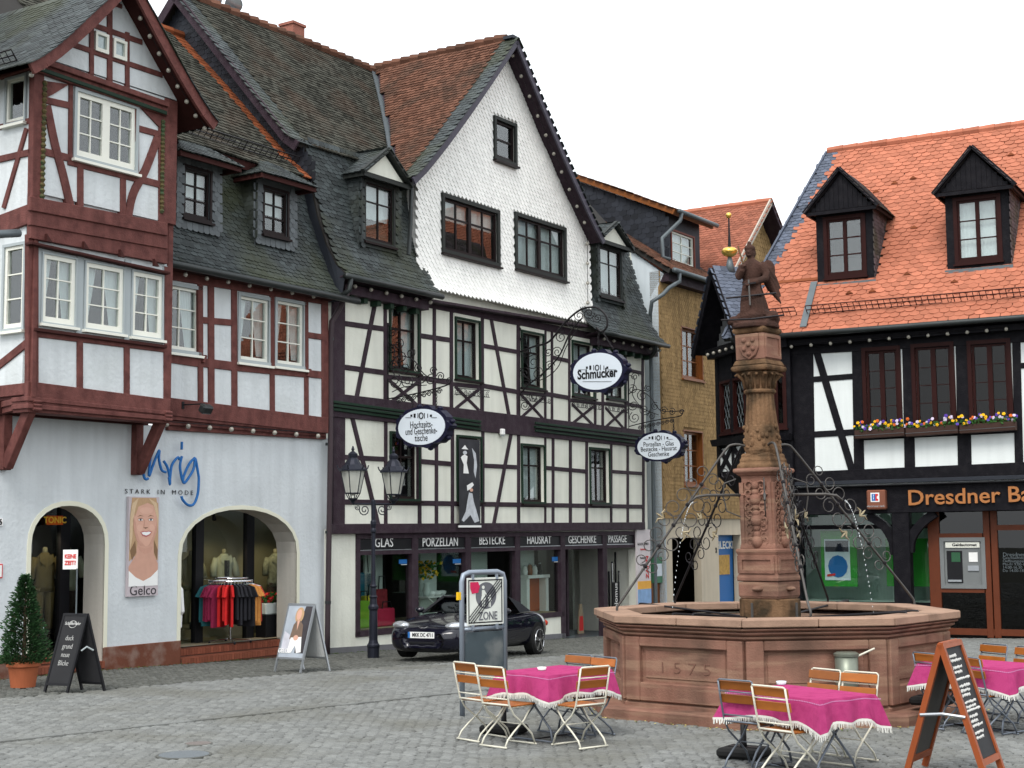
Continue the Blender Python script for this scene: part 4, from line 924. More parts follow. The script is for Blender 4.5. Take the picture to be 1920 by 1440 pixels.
# ================================================================== ochre shingle house beyond the alley
yh = thing('shingle_house', 'narrow ochre wood-shingle house with slate roof dormer beside the fountain column', 'house', A.w(24, -.7, -2), 'houses round the square')
DY = .1; yL = 21.83; yR = 28.2; yE = 10.40; ySh = 2.85
yw = [rect(A, 1276, 610, 1318, 716, DY), rect(A, 1280, 805, 1319, 912, DY), rect(A, 1352, 640, 1392, 742, DY)]
wall(A, yh, [(yL, ySh), (yR, ySh), (yR, yE), (yL, yE)], [hole_of(r, .05) for r in yw], m_shingle_yellow, DY, .35, reveal=m_orangewood)
for r in yw: window(A, yh, r, DY, .05, m_orangewood, m_orangewood, 1, 2, 3, frame=.07, munt=.035, rec=.16, curtain=None, sill=True)
def iny(u, s):
    z = ySh-.05+s
    return z < yE-.12 and not any(r[0]-.05 < u < r[2]+.05 and r[1]-.12 < z < r[3]+.04 for r in yw)
lay(yh, lambda u, s: (A.w(u, ySh-.05+s, DY+.006), V((0, 0, 1)), A.n), yL, yR, yE-ySh, .135, .115, m_shingle_yellow, 'beaver', iny, 'shingle', .006, .009, 300, .003)
uy = lambda x, y=1050, d=DY: A.uz(x, y, d)[0]
zy = lambda x, y, d=DY: A.uz(x, y, d)[1]
m_beige = M('beige_shop_plaster', (.62, .54, .42), .9, .06, 2, .2, streak=.1)
dr = (uy(1264), -1.0, uy(1318), zy(1290, 1008)); pw = (uy(1351), -.3, uy(1392), zy(1360, 1003))
wall(A, yh, [(yL, -1.2), (yR, -1.2), (yR, ySh), (yL, ySh)], [rloop(dr), rloop(pw)], m_beige, DY-.06, .26, name='ground_wall')
MB().add([A.w(dr[0]-1, -1.1, -1.4), A.w(dr[2]+1, -1.1, -1.4), A.w(dr[2]+1, 2.8, -1.4), A.w(dr[0]-1, 2.8, -1.4)], [(0, 1, 2, 3)]).build('dark_doorway', m_interior, yh)
MB().add([A.w(yL+.1, -1.1, -1.4), A.w(yL+.1, 2.8, -1.4), A.w(yL+.1, 2.8, -.4), A.w(yL+.1, -1.1, -.4), A.w(yR, -1.1, -1.4), A.w(yR, 2.8, -1.4), A.w(yR, 2.8, -.4), A.w(yR, -1.1, -.4)], [(0, 1, 2, 3), (4, 5, 6, 7), (1, 5, 6, 2), (0, 1, 5, 4)]).build('doorway_side', m_interior, yh)
MB().prism([A.w(pw[0], pw[1], -.25), A.w(pw[2], pw[1], -.25), A.w(pw[2], pw[3], -.25), A.w(pw[0], pw[3], -.25)], A.n*-.03).build('window_poster', m_blue, yh)
c = A.w(pw[0]+1.0, pw[3]-.35, -.235); put_text(MB(), 'SCHLECKER', c, A.a, (0, 0, 1), .34, .01, .01, width=2.2).build('letters', m_white, yh, kind='stuff')
MB().prism([A.w(pw[0]+.15, .9, -.23), A.w(pw[2]-.3, .9, -.23), A.w(pw[2]-.3, 1.55, -.23), A.w(pw[0]+.15, 1.55, -.23)], A.n*-.01).build('picture', M('yellow_food_print', (.5, .30, .08), .6, .5, 9, 0), yh)
put_text(MB(), '2', A.p(1343, 1032, DY-.05), A.a, (0, 0, 1), .22, .01, .01).build('house_number', m_black, yh)
fbox(MB(), A, dr[0]+.5, dr[0]+1.1, .4, 1.3, -.9, -.86).build('door_notice', m_greymetal, yh)
# white flank towards the alley
MB().prism([A.w(yL, -1.2, DY-.06), A.w(yL, -1.2, -8), A.w(yL, 15.0, -6), A.w(yL, yE-.1, .25), A.w(yL, yE-.5, DY-.06)], A.a*.2).build('flank_wall', M('cool_white_flank_plaster', (.60, .66, .70), .9, .06, 1.5, .2, streak=.15), yh)
# roof
prof_y = [(.55, yE), (-6.5, yE+4.75)]
Sy, ty = profile_surface(A, prof_y); dk = MB(); deck(dk, A, prof_y, yL-.12, yR, .12); dk.build('roof_underlay', m_roofdeck, yh)
lay(yh, Sy, yL-.1, yR, ty, .19, .16, m_tile_brown, 'beaver', lambda u, s: s < 1.2 or u < 24.2, 'tile', .014, .02, 0, .006)
MB().tube(along(A.w(yL-.1, yE-.04, .66), A.w(yR, yE-.04, .66), 4), .08, 10).build('gutter', m_greymetal, yh, smooth=True)
fbox(MB(), A, yL, yR, yE-.35, yE-.08, DY-.05, .42).build('eave_box', m_brownwood, yh)
P = [A.w(yL+.25, yE-.05, .66), A.w(yL+.25, yE-.35, .66)]+[A.p(x, y, d) for x, y, d in ((1254, 540, .5), (1243, 552, .4), (1222, 566, .25), (1219, 590, .0))]
u_ = A.uz(1219, 590, 0)[0]; P += [A.w(u_, 7, 0), A.w(u_, 3.3, 0), A.w(u_, 0, 0), A.w(u_, -.6, 0)]
MB().tube(P, .065, 10).build('downpipe', m_greymetal, yh, smooth=True)
# slate dormer block
dF = -.4; dL = A.uz(1249, 470, dF)[0]; dR = A.uz(1312, 470, dF)[0]; zD = 12.6; zDb = 14.3; dBk = -4.2
dw = rect(A, 1257, 428, 1303, 506, dF)
wall(A, yh, [(dL, 10.6), (dR, 10.6), (dR, zD), (dL, zD)], [hole_of(dw, .05)], m_slate_dark, dF, .15, name='dormer_front')
window(A, yh, dw, dF, .06, M('red_brown_dormer_window', (.16, .04, .025), .5), m_whiteframe, 1, 2, 3, frame=.05, rec=.06, curtain=(.0,), sill=True)
MB().prism([A.w(dL, 10.7, dF), A.w(dL, zD, dF), A.w(dL, zDb, dBk), A.w(dL, 13.3, dBk)], A.a*.1).build('dormer_cheek', m_slate_dark, yh)
lay(yh, lambda q, s: (A.w(dL-.006, 10.7+s, dF-q), V((0, 0, 1)), -A.a), 0, 3.8, 3.5, .28, .17, m_slate_dark, 'slate', lambda q, s: 10.7+s < zD+q*.44-.15 and 10.7+s > 10.75+q*.64, 'cheek_slate', .008, .015, 0, .004)
prof_d = [(dF+.45, zD-.02), (dBk-1.5, zDb+.9)]
Sd, td = profile_surface(A, prof_d); deck(MB(), A, prof_d, dL-.2, dR+.25, .14).build('dormer_roof', m_orangewood, yh)
lay(yh, Sd, dL-.2, dR+.2, td, .19, .16, m_tile_brown, 'beaver', None, 'dormer_tile', .014, .02, 0, .006)
MB().tube(along(A.w(dL-.15, zD-.06, dF+.55), A.w(dR+.25, zD-.06, dF+.55), 3), .07, 10).build('dormer_gutter', m_greymetal, yh, smooth=True)
MB().tube([A.w(dL+.05, zD-.1, dF+.55), A.w(dL+.05, zD-.35, dF+.5), A.w(dL-.45, zD-.95, dF+.1), A.w(dL-.45, 11.05, dF+.1), A.w(dL-.3, 10.95, dF+.3)], .065, 10).build('dormer_pipe', m_greymetal, yh, smooth=True)
# things in the alley
al = thing('sign_board', 'tall white and orange notice board on the pier between shop and alley', 'sign', A.p(1207, 1135, .1))
bx0, bx1 = A.uz(1195, 1060, .12)[0], A.uz(1220, 1060, .12)[0]
fbox(MB(), A, bx0, bx1, A.uz(1200, 1133, .12)[1], A.uz(1200, 993, .12)[1], .06, .12).build('board', M('pale_pink_white_board', (.60, .55, .56), .6), al)
fbox(MB(), A, bx0, bx1, A.uz(1200, 1132, .125)[1], A.uz(1200, 1105, .125)[1], .12, .126).build('blue_panel', M('sky_print', (.22, .36, .58), .6, .4, 5, 0), al)
fbox(MB(), A, bx0, bx1, A.uz(1200, 1105, .125)[1], A.uz(1200, 1090, .125)[1], .12, .126).build('orange_panel', M('orange_print', (.75, .38, .06), .6), al)
for k, (s, y, m, sz) in enumerate((('GOLDSCHMIED', 1020, m_black, .10), ('Bekleidung', 1030, M('red_print', (.5, .03, .03), .6), .08), ('Neuheiten', 1046, m_black, .09), ('Schmuck', 1058, m_black, .09), ('Uhren', 1068, m_black, .09))):
    put_text(MB(), s, A.p(1206, y, .126), A.a, (0, 0, 1), sz, .004).build('lettering', m, al, kind='stuff')
put_text(MB(), 'ZAHN', A.p(1214, 1063, .128), V((0, 0, 1)), -A.a, .24, .004, .006).build('lettering', bpy.data.materials['red_print'], al, kind='stuff')
bxn = thing('display_case', 'green framed display case hanging in the alley beside the ochre shingle house', 'display case', A.p(1235, 1060, -.2))
q = rect(A, 1225, 1045, 1246, 1092, 0); fbox(MB(), A, q[0], q[2], q[1], q[3], -.12, 0).build('case', M('green_case_paint', (.06, .18, .10), .5), bxn); fbox(MB(), A, q[0]+.15, q[2]-.15, q[1]+.2, q[3]-.2, -.1, .006).build('notice', m_signwhite, bxn)
gt = thing('alley_gate', 'varnished brown plank gate closing the alley below the green display case', 'gate', A.p(1235, 1130, -.4))
q = rect(A, 1222, 1092, 1247, 1136, -.1)
for k in range(5):
    w_ = (q[2]-q[0])/5; fbox(MB(), A, q[0]+k*w_, q[0]+(k+1)*w_-.012, -.6, q[3], -.16, -.1).build('plank', m_orangewood, gt)
# ================================================================== red roofed house behind
rh = thing('red_roof_house', 'red tiled house with ochre gable showing behind the shingle house', 'house', A.w(29, 0, -3), 'houses round the square')
ap = (29.6, 13.85); bl = (25.7, 10.2); br = (33.0, 10.6)
wall(A, rh, [(bl[0]+.3, 9.3), (br[0], 9.3), br, ap, bl], [], m_shingle_yellow, 0, .3, name='gable_wall')
lay(rh, lambda u, s: (A.w(u, 9+s, .006), V((0, 0, 1)), A.n), 26, 33, 5, .2, .16, m_shingle_yellow, 'beaver', lambda u, s: (9+s) < (13.7-(29.6-u)*.93 if u < 29.6 else 13.7-(u-29.6)*.95), 'shingle', .009, .018, 0, .004)
for (e, sd_) in ((bl, -1), (br, 1)):
    up = V(A.w(ap[0], ap[1], 0)-A.w(e[0], e[1], 0)); Lr = up.length; up.normalize(); nn = A.n.cross(up); nn = nn if nn.z > 0 else -nn
    S = lambda q, s, e=e, up=up, nn=nn: (A.w(e[0], e[1], .55-q)+up*s+nn*.1, up, nn)
    vs = [S(0, -.3)[0], S(9, -.3)[0], S(9, Lr+.05)[0], S(0, Lr+.05)[0]]; MB().prism(vs, nn*-.12).build('roof_slope', m_brownwood, rh)
    lay(rh, S, 0, 9, Lr, .20, .15, M('dull_red_clay_tile', (.26, .095, .06), .85, .2, 1.5, .2, 60, piece=.2, spec=.1) if sd_ < 0 else bpy.data.materials['dull_red_clay_tile'], 'beaver', None, 'tile', .014, .02, 200 if sd_ < 0 else 0, .005, s0=-.25)
    MB().bar(S(-.03, -.3)[0], S(-.03, Lr+.1)[0], .05, .22, nn).build('barge_board', M('weathered_barge', (.45, .40, .34), .8) if sd_ < 0 else m_brownwood, rh)
rl = along(A.w(ap[0], ap[1]+.15, .6), A.w(ap[0], ap[1]+.15, -8.5), 18)
for p, q in zip(rl, rl[1:]): MB().tube([p, q+(q-p)*.08], [.12, .14], 8).build('ridge_tile', m_tile_red, rh)
# ================================================================== bank house on the right
bh = thing('bank_house', 'black timbered bank house with salmon tiled roof, dormers and corner bay', 'house', B.w(0, -.3, -3), 'houses round the square')
DB = .25
bL, bR = B.uz(1482, 750, DB)[0], 7.0
bw = [rect(B, 1616, 653, 1694, 806, DB), rect(B, 1708, 646, 1795, 800, DB), rect(B, 1813, 640, 1902, 795, DB)]
wall(B, bh, [(bL, 3.45), (bR, 3.5), (bR, 7.6), (bL, 7.6)], [hole_of(r, .10) for r in bw], M('bank_white_panel', (.72, .76, .75), .9, .05, 2, .2, streak=.08), DB, .3)
for r in bw: window(B, bh, r, DB+.02, .10, m_blackred, m_blackred, 2, 1, 4, frame=.062, munt=.018, rec=.05, casedepth=.06, curtain=None, sill=True, pane=glassmat('dark_bank_glass', (.40, .40, .40), 1.33) if r is bw[0] else bpy.data.materials['dark_bank_glass'])
def bb(x0, y0, x1, y1, w, d=DB+.03, nm='timber', m=m_blackwood, back=None): return beam(B, bh, x0, y0, x1, y1, w, m, d, d-.10 if back is None else back, name=nm)
for x0, y0, x1, y1, w in ((1503, 640, 1507, 895, .62), (1606, 640, 1611, 895, .27), (1701, 640, 1706, 895, .27), (1804, 635, 1809, 890, .34), (1905, 630, 1911, 885, .20)): bb(x0, y0, x1, y1, w, nm='post')
for x0, y0, x1, y1, w in ((1515, 712, 1605, 705, .15), (1515, 815, 1605, 810, .16), (1600, 818, 1912, 802, .24), (1906, 686, 1960, 683, .14)): bb(x0, y0, x1, y1, w, DB+.027, 'rail')
bb(1531, 660, 1600, 892, .19, DB+.034, 'brace')
bb(1482, 646, 1960, 618, .56, DB+.05, 'top_plate'); bb(1480, 897, 1960, 877, .32, DB+.06, 'sill_beam')
bb(1480, 908, 1960, 893, .10, DB+.14, 'moulding', m_slate_dark); bb(1480, 915, 1960, 900, .035, DB+.18, 'lead_strip', m_black, DB-.1)
# ground floor: sign beam, post, glass, door and cash machine
bb(1480, 940, 1960, 927, .74, DB+.02, 'sign_beam', m_blackwood, DB-.3)
ub = lambda x, y=1050, d=0: B.uz(x, y, d)[0]
zb_ = lambda x, y, d=0: B.uz(x, y, d)[1]
GB = -.25
u0, u1 = ub(1674, 1050, DB), ub(1706, 1050, DB)
fbox(MB(), B, u0, u1, -.4, 3.0, DB-.36, DB).build('corner_post', m_blackwood, bh, bevel=.02)
curved_beam(B, bh, [(1625, 966), (1655, 985), (1672, 1012), (1677, 1040)], .22, m_blackwood, DB-.08, DB-.28, 'curved_bracket')
curved_beam(B, bh, [(1752, 962), (1728, 980), (1708, 1008), (1704, 1036)], .22, m_blackwood, DB-.08, DB-.28, 'curved_bracket')
GD = -.55
gz0 = zb_(1600, 1128, GD)
MB().prism([B.w(bL-.8, -.5, GD-.02), B.w(bR, -.5, GD-.02), B.w(bR, gz0, GD-.02), B.w(bL-.8, gz0, GD-.02)], B.n*-.1).build('window_parapet', m_blackwood, bh)
for (xa, xb) in ((1500, 1672), (1676, 1742)):
    P = [B.w(ub(xa, 1050, GD), gz0, GD), B.w(ub(xb, 1050, GD), gz0, GD), B.w(ub(xb, 1050, GD), 2.95, GD), B.w(ub(xa, 1050, GD), 2.95, GD)]
    MB().prism(P, B.n*-.01).build('shop_pane', m_shopglass, bh)
fbox(MB(), B, ub(1495, 1050, GD), ub(1742, 1050, GD), zb_(1600, 992, GD), zb_(1600, 984, GD), GD-.05, GD+.05).build('transom', m_blackwood, bh)
fbox(MB(), B, ub(1480, 1050, GD), ub(1500, 1050, GD), -.5, 3, GD-.1, GD+.05).build('jamb', m_blackwood, bh)
MB().add([B.w(bL-1, gz0, GD-1.6), B.w(ub(1745, 1050, GD), gz0, GD-1.6), B.w(ub(1745, 1050, GD), 3, GD-1.6), B.w(bL-1, 3, GD-1.6), B.w(bL-1, gz0, GD-.1), B.w(ub(1745, 1050, GD), gz0, GD-.1)], [(0, 1, 2, 3), (0, 4, 5, 1)]).build('window_back', M('pale_green_back', (.33, .42, .38), .8, .2, 6, .2, grain=(8, 8, .3)), bh)  # one pale green surface for the back and floor behind the panes
for i, (xa, xb, ya, yb) in enumerate(((1538, 1608, 995, 1100), (1660, 1745, 1010, 1100))):
    bd = thing('window_poster', ('bright green display board with blue poster in the bank window' if i == 0 else 'green display board behind the black bank post'), 'poster', B.p(xa, yb, GD-.3))
    r = rect(B, xa, ya, xb, yb, GD-.3); fbox(MB(), B, r[0], r[2], r[1], r[3], GD-.36, GD-.3).build('board', m_green, bd)
    if i == 0:
        r = rect(B, 1545, 1011, 1595, 1088, GD-.28); fbox(MB(), B, r[0], r[2], r[1], r[3], GD-.30, GD-.28).build('sheet', m_signwhite, bd)
        fbox(MB(), B, r[0]+.03, r[2]-.03, r[3]-.34, r[3]-.04, GD-.285, GD-.275).build('heading', m_navy, bd)
        c = B.p(1571, 1062, GD-.27); MB().prism([c+B.a*math.cos(k*.52)*.27+V((0, 0, math.sin(k*.52)*.30)) for k in range(12)], B.n*-.01).build('figure_print', m_blue, bd)
        MB().prism([B.p(x, y, GD-.265) for x, y in ((1551, 1077), (1566, 1075), (1566, 1079), (1551, 1081))], B.n*-.01).build('red_strip', M('red_strip_print', (.6, .03, .03), .6), bd)
# door frames (red brown) and doors
D0 = -.35
for xa, xb in ((1742, 1763), (1846, 1858), (1860, 1872)): fbox(MB(), B, ub(xa, 1050, D0), ub(xb, 1050, D0), -.4, 3.0, D0-.1, D0+.04).build('door_post', m_bankred, bh, bevel=.01)
for (ya, yb, xa, xb) in ((1178, 1190, 1763, 1960), (1000, 1008, 1763, 1846), (1103, 1111, 1763, 1846), (985, 995, 1870, 1960)):
    fbox(MB(), B, ub(xa, 1100, D0), ub(xb, 1100, D0), zb_(1800, yb, D0), zb_(1800, ya, D0), D0-.08, D0+.03).build('door_rail', m_bankred, bh)
MB().prism([B.w(ub(1763, 1100, D0), -.4, D0-.04), B.w(bR, -.4, D0-.04), B.w(bR, 3, D0-.04), B.w(ub(1763, 1100, D0), 3, D0-.04)], B.n*-.01).build('door_pane', glassmat('smoked_glass', (.10, .11, .11)), bh)
MB().add([B.w(ub(1740, 1100, D0), -.5, D0-.9), B.w(bR, -.5, D0-.9), B.w(bR, 3.1, D0-.9), B.w(ub(1740, 1100, D0), 3.1, D0-.9)], [(0, 1, 2, 3)]).build('lobby_back', m_interior, bh)
atm = thing('cash_machine', 'grey cash machine set into the bank front beside the red-brown door', 'cash machine', B.p(1805, 1103, D0))
r = rect(B, 1761, 1008, 1850, 1104, D0+.06)
mb = MB(); W4 = [(r[0], r[1]), (r[2], r[1]), (r[2], r[3]), (r[0], r[3])]
fbox(mb, B, r[0], r[2], r[3]-.10, r[3], D0-.05, D0+.06); fbox(mb, B, r[0], r[2], r[1], r[1]+.10, D0-.05, D0+.06); fbox(mb, B, r[0], r[0]+.10, r[1]+.1, r[3]-.1, D0-.05, D0+.06); fbox(mb, B, r[2]-.10, r[2], r[1]+.1, r[3]-.1, D0-.05, D0+.06); mb.build('surround', M('dull_machine_steel', (.20, .21, .21), .5, .1, 4, .03, metal=.4), atm)
fbox(MB(), B, r[0]+.1, r[2]-.1, r[1]+.1, r[3]-.1, D0-.05, D0).build('fascia', M('grey_machine_fascia', (.16, .17, .17), .5), atm)
fbox(MB(), B, r[0]+.14, r[2]-.14, r[3]-.26, r[3]-.12, D0, D0+.03).build('header', m_whiteframe, atm)
put_text(MB(), 'Geldautomat', B.w((r[0]+r[2])/2+.05, r[3]-.19, D0+.032), B.a, (0, 0, 1), .10, .006, .003, width=.62).build('lettering', m_black, atm, kind='stuff')
fbox(MB(), B, r[0]+.16, r[0]+.55, r[1]+.14, r[3]-.34, D0, D0+.01).build('dark_panel', m_black, atm); fbox(MB(), B, r[0]+.28, r[0]+.50, r[3]-.62, r[3]-.38, D0+.01, D0+.016).build('screen', M('green_screen', (.03, .10, .05), .2), atm)
fbox(MB(), B, r[2]-.42, r[2]-.20, r[3]-.62, r[3]-.38, D0, D0+.014).build('label_sheet', m_white, atm); fbox(MB(), B, r[2]-.45, r[2]-.18, r[1]+.45, r[1]+.58, D0, D0+.03).build('card_slot', m_alu, atm); fbox(MB(), B, r[0]+.18, r[0]+.52, r[1]+.17, r[1]+.22, D0+.01, D0+.05).build('cash_slot', m_alu, atm)
ns = thing('door_notice', 'small pale lettering on the dark glass bank door', 'sign', B.p(1880, 1060, D0+.02))
for k, s in enumerate(('Dresdner Bank', 'Geschaeftsstelle', 'Oeffnungszeiten', 'Mo-Fr 9.00-12.30', '14.00-16.30', 'Do 14.00-18.00')):
    put_text(MB(), s, B.p(1880, 1040+k*6, D0+.0), B.a, (0, 0, 1), .10 if k else .14, .003, align='LEFT').build('line', m_greymetal, ns, kind='stuff')
# sign: copper letters and box
ls = thing('sign_lettering', 'copper coloured raised bank lettering on the black beam', 'sign', B.p(1700, 948, DB+.05))
p0 = B.p(1701, 935, DB+.05); p1 = B.p(1889, 928.5, DB+.05); xd = (p1-p0).normalized(); x = p0.copy()
full = 'Dresdner Bank'; vs, fs = text_mesh(full, .55, .07, .004, 1, 'LEFT')
w8 = max(v.x for v in text_mesh('Dresdner ', .55, .02, 0, 1, 'LEFT')[0]); kx = (p1-p0).length/w8*.93
for i, chx in enumerate(full):
    if chx == ' ': continue
    a_ = max([v.x for v in text_mesh(full[:i]+'.', .55, .02, 0, 1, 'LEFT')[0]]) if i else 0
    b_ = max([v.x for v in text_mesh('.', .55, .02, 0, 1, 'LEFT')[0]]) if i else 0
    mb = MB(); put_text(mb, chx, p0+xd*((a_-b_)*kx), xd, V((0, 0, 1)), .55, .07, .006, kx, 'LEFT'); mb.build('letter', m_copper, ls)
ec = thing('sign_box', 'small brown sign box with blue and red emblem left of the bank lettering', 'sign', B.p(1643, 955, DB))
r = rect(B, 1624, 919, 1660, 955, DB+.25); fbox(MB(), B, r[0], r[2], r[1], r[3], DB+.02, DB+.25).build('box', M('brown_sign_box', (.20, .075, .045), .4), ec, bevel=.03)
r = rect(B, 1632, 924, 1649, 941, DB+.255); fbox(MB(), B, r[0], r[2], r[1], r[3], DB+.25, DB+.256).build('emblem_ground', m_white, ec); um_ = (r[0]+r[2])/2; zm = (r[1]+r[3])/2
fbox(MB(), B, r[0]+.03, um_+.01, r[1]+.03, r[3]-.03, DB+.256, DB+.262).build('blue_half', m_blue, ec)
for z0, z1 in ((r[1]+.03, r[1]+.08), (r[3]-.08, r[3]-.03)): fbox(MB(), B, um_+.01, r[2]-.03, z0, z1, DB+.256, DB+.262).build('red_bar', bpy.data.materials['red_strip_print'], ec)
fbox(MB(), B, um_+.01, um_+.05, r[1]+.08, r[3]-.08, DB+.256, DB+.261).build('red_bar', bpy.data.materials['red_strip_print'], ec)
for z0 in (r[1]+.07, zm+.02): fbox(MB(), B, r[0]+.07, um_-.03, z0, z0+.05, DB+.262, DB+.266).build('emblem_gap', m_white, ec)
put_text(MB(), 'electronic cash', B.p(1642, 949, DB+.26), B.a, (0, 0, 1), .075, .004).build('lettering', m_greycasing, ec, kind='stuff')
bulbs('bulb_string', 'festoon bulbs under the eaves of the black timbered bank house', [B.p(1484+i*36.6, 650-i*3.0, DB+.42) for i in range(12)], 'festoon light strings on the houses', .05)
# flower boxes
m_petal = [M('yellow_pansy', (.75, .42, .01), .7, .15, 20, 0), M('violet_pansy', (.10, .05, .34), .7, .2, 20, 0), M('orange_pansy', (.60, .12, .02), .7, .2, 20, 0), M('white_lilac_pansy', (.60, .52, .66), .7, .1, 20, 0)]
m_leaf = M('pansy_leaf', (.03, .10, .02), .7, .3, 12, 0)
m_trough = M('brown_flower_trough', (.045, .022, .016), .6, .2, 6, .1)
for i, ((xa, ya), (xb, yb)) in enumerate((((1602, 823), (1697, 817)), ((1698, 819), (1798, 812)), ((1799, 813), (1906, 806)))):
    fb = thing('flower_box', ('brown flower box of mixed pansies under the %s maroon bank window' % ('left', 'middle', 'right')[i]), 'flower box', B.p((xa+xb)/2, ya, DB+.3), 'pansy boxes on the bank front')
    p, q = B.p(xa, ya, DB+.34), B.p(xb, yb, DB+.34); e = (q-p); Lb = e.length; e.normalize(); q = q-e*.02
    MB().prism([p, q, q+V((0, 0, .22)), p+V((0, 0, .22))], B.n*-.22).build('trough', m_trough, fb, bevel=.01)
    MB().tube([p+B.n*.03+V((0, 0, .08)), q+B.n*.03+V((0, 0, .08))], .006, 4).build('rail', m_greymetal, fb)
    lv = MB()
    for k in range(220):
        c = p+e*random.uniform(.02, Lb-.02)-B.n*random.uniform(-.02, .22)+V((0, 0, random.uniform(.18, .34))); ax = V((random.uniform(-1, 1), random.uniform(-1, 1), random.uniform(-.3, 1))).normalized(); bx = ax.orthogonal().normalized()*.03
        lv.add([c-ax*.04, c+bx, c+ax*.05, c-bx], [(0, 1, 2, 3)])
    lv.build('foliage', m_leaf, fb, kind='stuff')
    n = 34
    for k in range(n):
        c = p+e*((k+random.random())/n*Lb)-B.n*random.uniform(-.05, .16)+V((0, 0, random.uniform(.26, .42)+.05*math.sin(k*.5+i)))
        col = m_petal[(0, 0, 1, 2, 3, 1, 0, 3)[(k*5//7+i*3) % 8]]; f = (B.n+V((random.uniform(-.5, .5), random.uniform(-.3, .3), random.uniform(-.1, .7)))).normalized(); ux = f.orthogonal().normalized(); uy_ = f.cross(ux)
        mb = MB(); R = random.uniform(.032, .046)
        for j in range(5):
            a = j*1.257+k; ctr = c+ux*math.cos(a)*R*.55+uy_*math.sin(a)*R*.55
            mb.add([c+f*.012]+[ctr+(ux*math.cos(a+t)+uy_*math.sin(a+t))*R*.55 for t in (-1.6, -.8, 0, .8, 1.6)], [(0, 1, 2, 3, 4, 5)])
        mb.build('pansy', col, fb)
# ---- bank roof
prof_b = [(.78, 7.58), (-4.0, 13.58)]
Sb_, tb = profile_surface(B, prof_b)
RBL = -3.95
RB = lambda s: -5.55+1.60*s/tb
deck(MB(), B, prof_b, lambda i: (-5.57, -3.97)[i], bR, .10).build('roof_underlay', m_roofdeck, bh)
deck(MB(), B, [(-8.8, 7.58), (-4.0, 13.58)], RBL-.02, bR, .10).build('back_roof', m_roofdeck, bh)
bd_r = [rect(B, 1543, 408, 1626, 516, -.35), rect(B, 1786, 372, 1881, 488, -.35)]
def inb(u, s):
    p = Sb_(u, s)[0]
    for r in bd_r:
        if r[0]-.2 < u < r[2]+.2 and r[1]-.1 < p.z < r[3]-.2: return False
    return True
lay(bh, Sb_, -5.4, bR, tb-.1, .255, .165, m_tile_red, 'beaver', lambda u, s: inb(u, s) and u > RB(s)+.38, 'roof_tile', .016, .028, 300, .009)
lay(bh, Sb_, -5.6, RBL+.6, tb-.1, .20, .13, m_slate_blue, 'slate', lambda u, s: RB(s)-.02 < u < RB(s)+.46, 'verge_slate', .012, .022, 0, .004)
MB().bar(Sb_(RB(0)-.03, 0)[0], Sb_(RB(tb)-.03, tb)[0], .06, .16, Sb_(0, 1)[2]).build('verge_board', m_slate_blue, bh)
rl = along(B.w(RBL, 13.64, -4.0), B.w(bR, 13.64, -4.0), 26)
for p, q in zip(rl, rl[1:]): MB().tube([p, q+(q-p)*.08], [.11, .13], 8).build('ridge_tile', m_tile_red, bh)
MB().tube(along(B.w(-5.3, 7.50, .90), B.w(bR, 7.50, .90), 4), .075, 10).build('gutter', m_darkmetal, bh, smooth=True)
MB().prism([B.w(-5.2, 7.40, .20), B.w(bR, 7.40, .20), B.w(bR, 7.46, .80), B.w(-5.2, 7.46, .80)], (0, 0, .03)).build('soffit', m_blackwood, bh)
fbox(MB(), B, RBL, bR, 7.25, 7.40, DB, DB+.35).build('eave_beam', m_blackwood, bh)
snow_guard(bh, Sb_, RBL+.65, bR, .62, m_darkred, .30); snow_guard(bh, Sb_, -5.0, RBL+.35, .62, m_darkred, .30)
MB().bar(Sb_(-5.05, 1.95)[0]+V((0, 0, .06)), Sb_(RBL+.75, 1.95)[0]+V((0, 0, .06)), .10, .06, Sb_(0, 1)[2]).build('roof_step', m_tile_orange, bh)
MB().bar(Sb_(RBL+.62, .0)[0]+V((0, 0, .13)), Sb_(RBL+.62, 1.75)[0]+V((0, 0, .13)), .18, .03, Sb_(0, 1)[2]).build('flashing', m_greymetal, bh)
m_shk = M('mossy_purple_shingle', (.085, .07, .075), .9, .35, 3, .3, 50, piece=.4, dirt=((.05, .06, .025), .6, 1.2))
for r in bd_r:
    dormer(bh, B, r, -.35, m_blackwood, m_shk, .30, 1.10, 2.6, m_blackred, hip=False, rows=3, cols=1, sash=2, border=.20, fascia=m_blackwood, curtain=(.0,) if r is bd_r[1] else None, sides=(1,), cut=.8, pedmat=m_blackwood, cheek2=m_shk, casing=.10, framemat=m_blackred, clad=False)
    MB().bar(Sb_(r[0]-.3, 0)[0]*0+B.w(r[0]-.25, r[1]-.22, -.28), B.w(r[2]+.25, r[1]-.22, -.28), .16, .04, B.n).build('sill_flashing', m_greymetal, bh)
for k in range(26):         # vent tiles
    u, s = random.uniform(RBL+.8, 2.4), random.uniform(.4, 6.5)
    if not inb(u, s) or k % 2: continue
    p, up, nn = Sb_(u, s); MB().prism([p+nn*.05-up*.05-B.a*.10, p+nn*.05-up*.05+B.a*.10, p+nn*.09+up*.02, p+nn*.05+up*.06], nn*.03).build('vent_tile', m_tile_orange, bh)
# vertical boards in the pediments
for r in bd_r:
    zt = r[3]+.20*.6; um_ = (r[0]+r[2])/2
    for k in range(-6, 7):
        h = 1.10*(1-abs(k)/8.5)-.20
        if h > .08: fbox(MB(), B, um_+k*.13-.055, um_+k*.13+.055, zt+.02, zt+h, -.35+.30-.11, -.35+.30-.085).build('board', m_blackwood, bh)
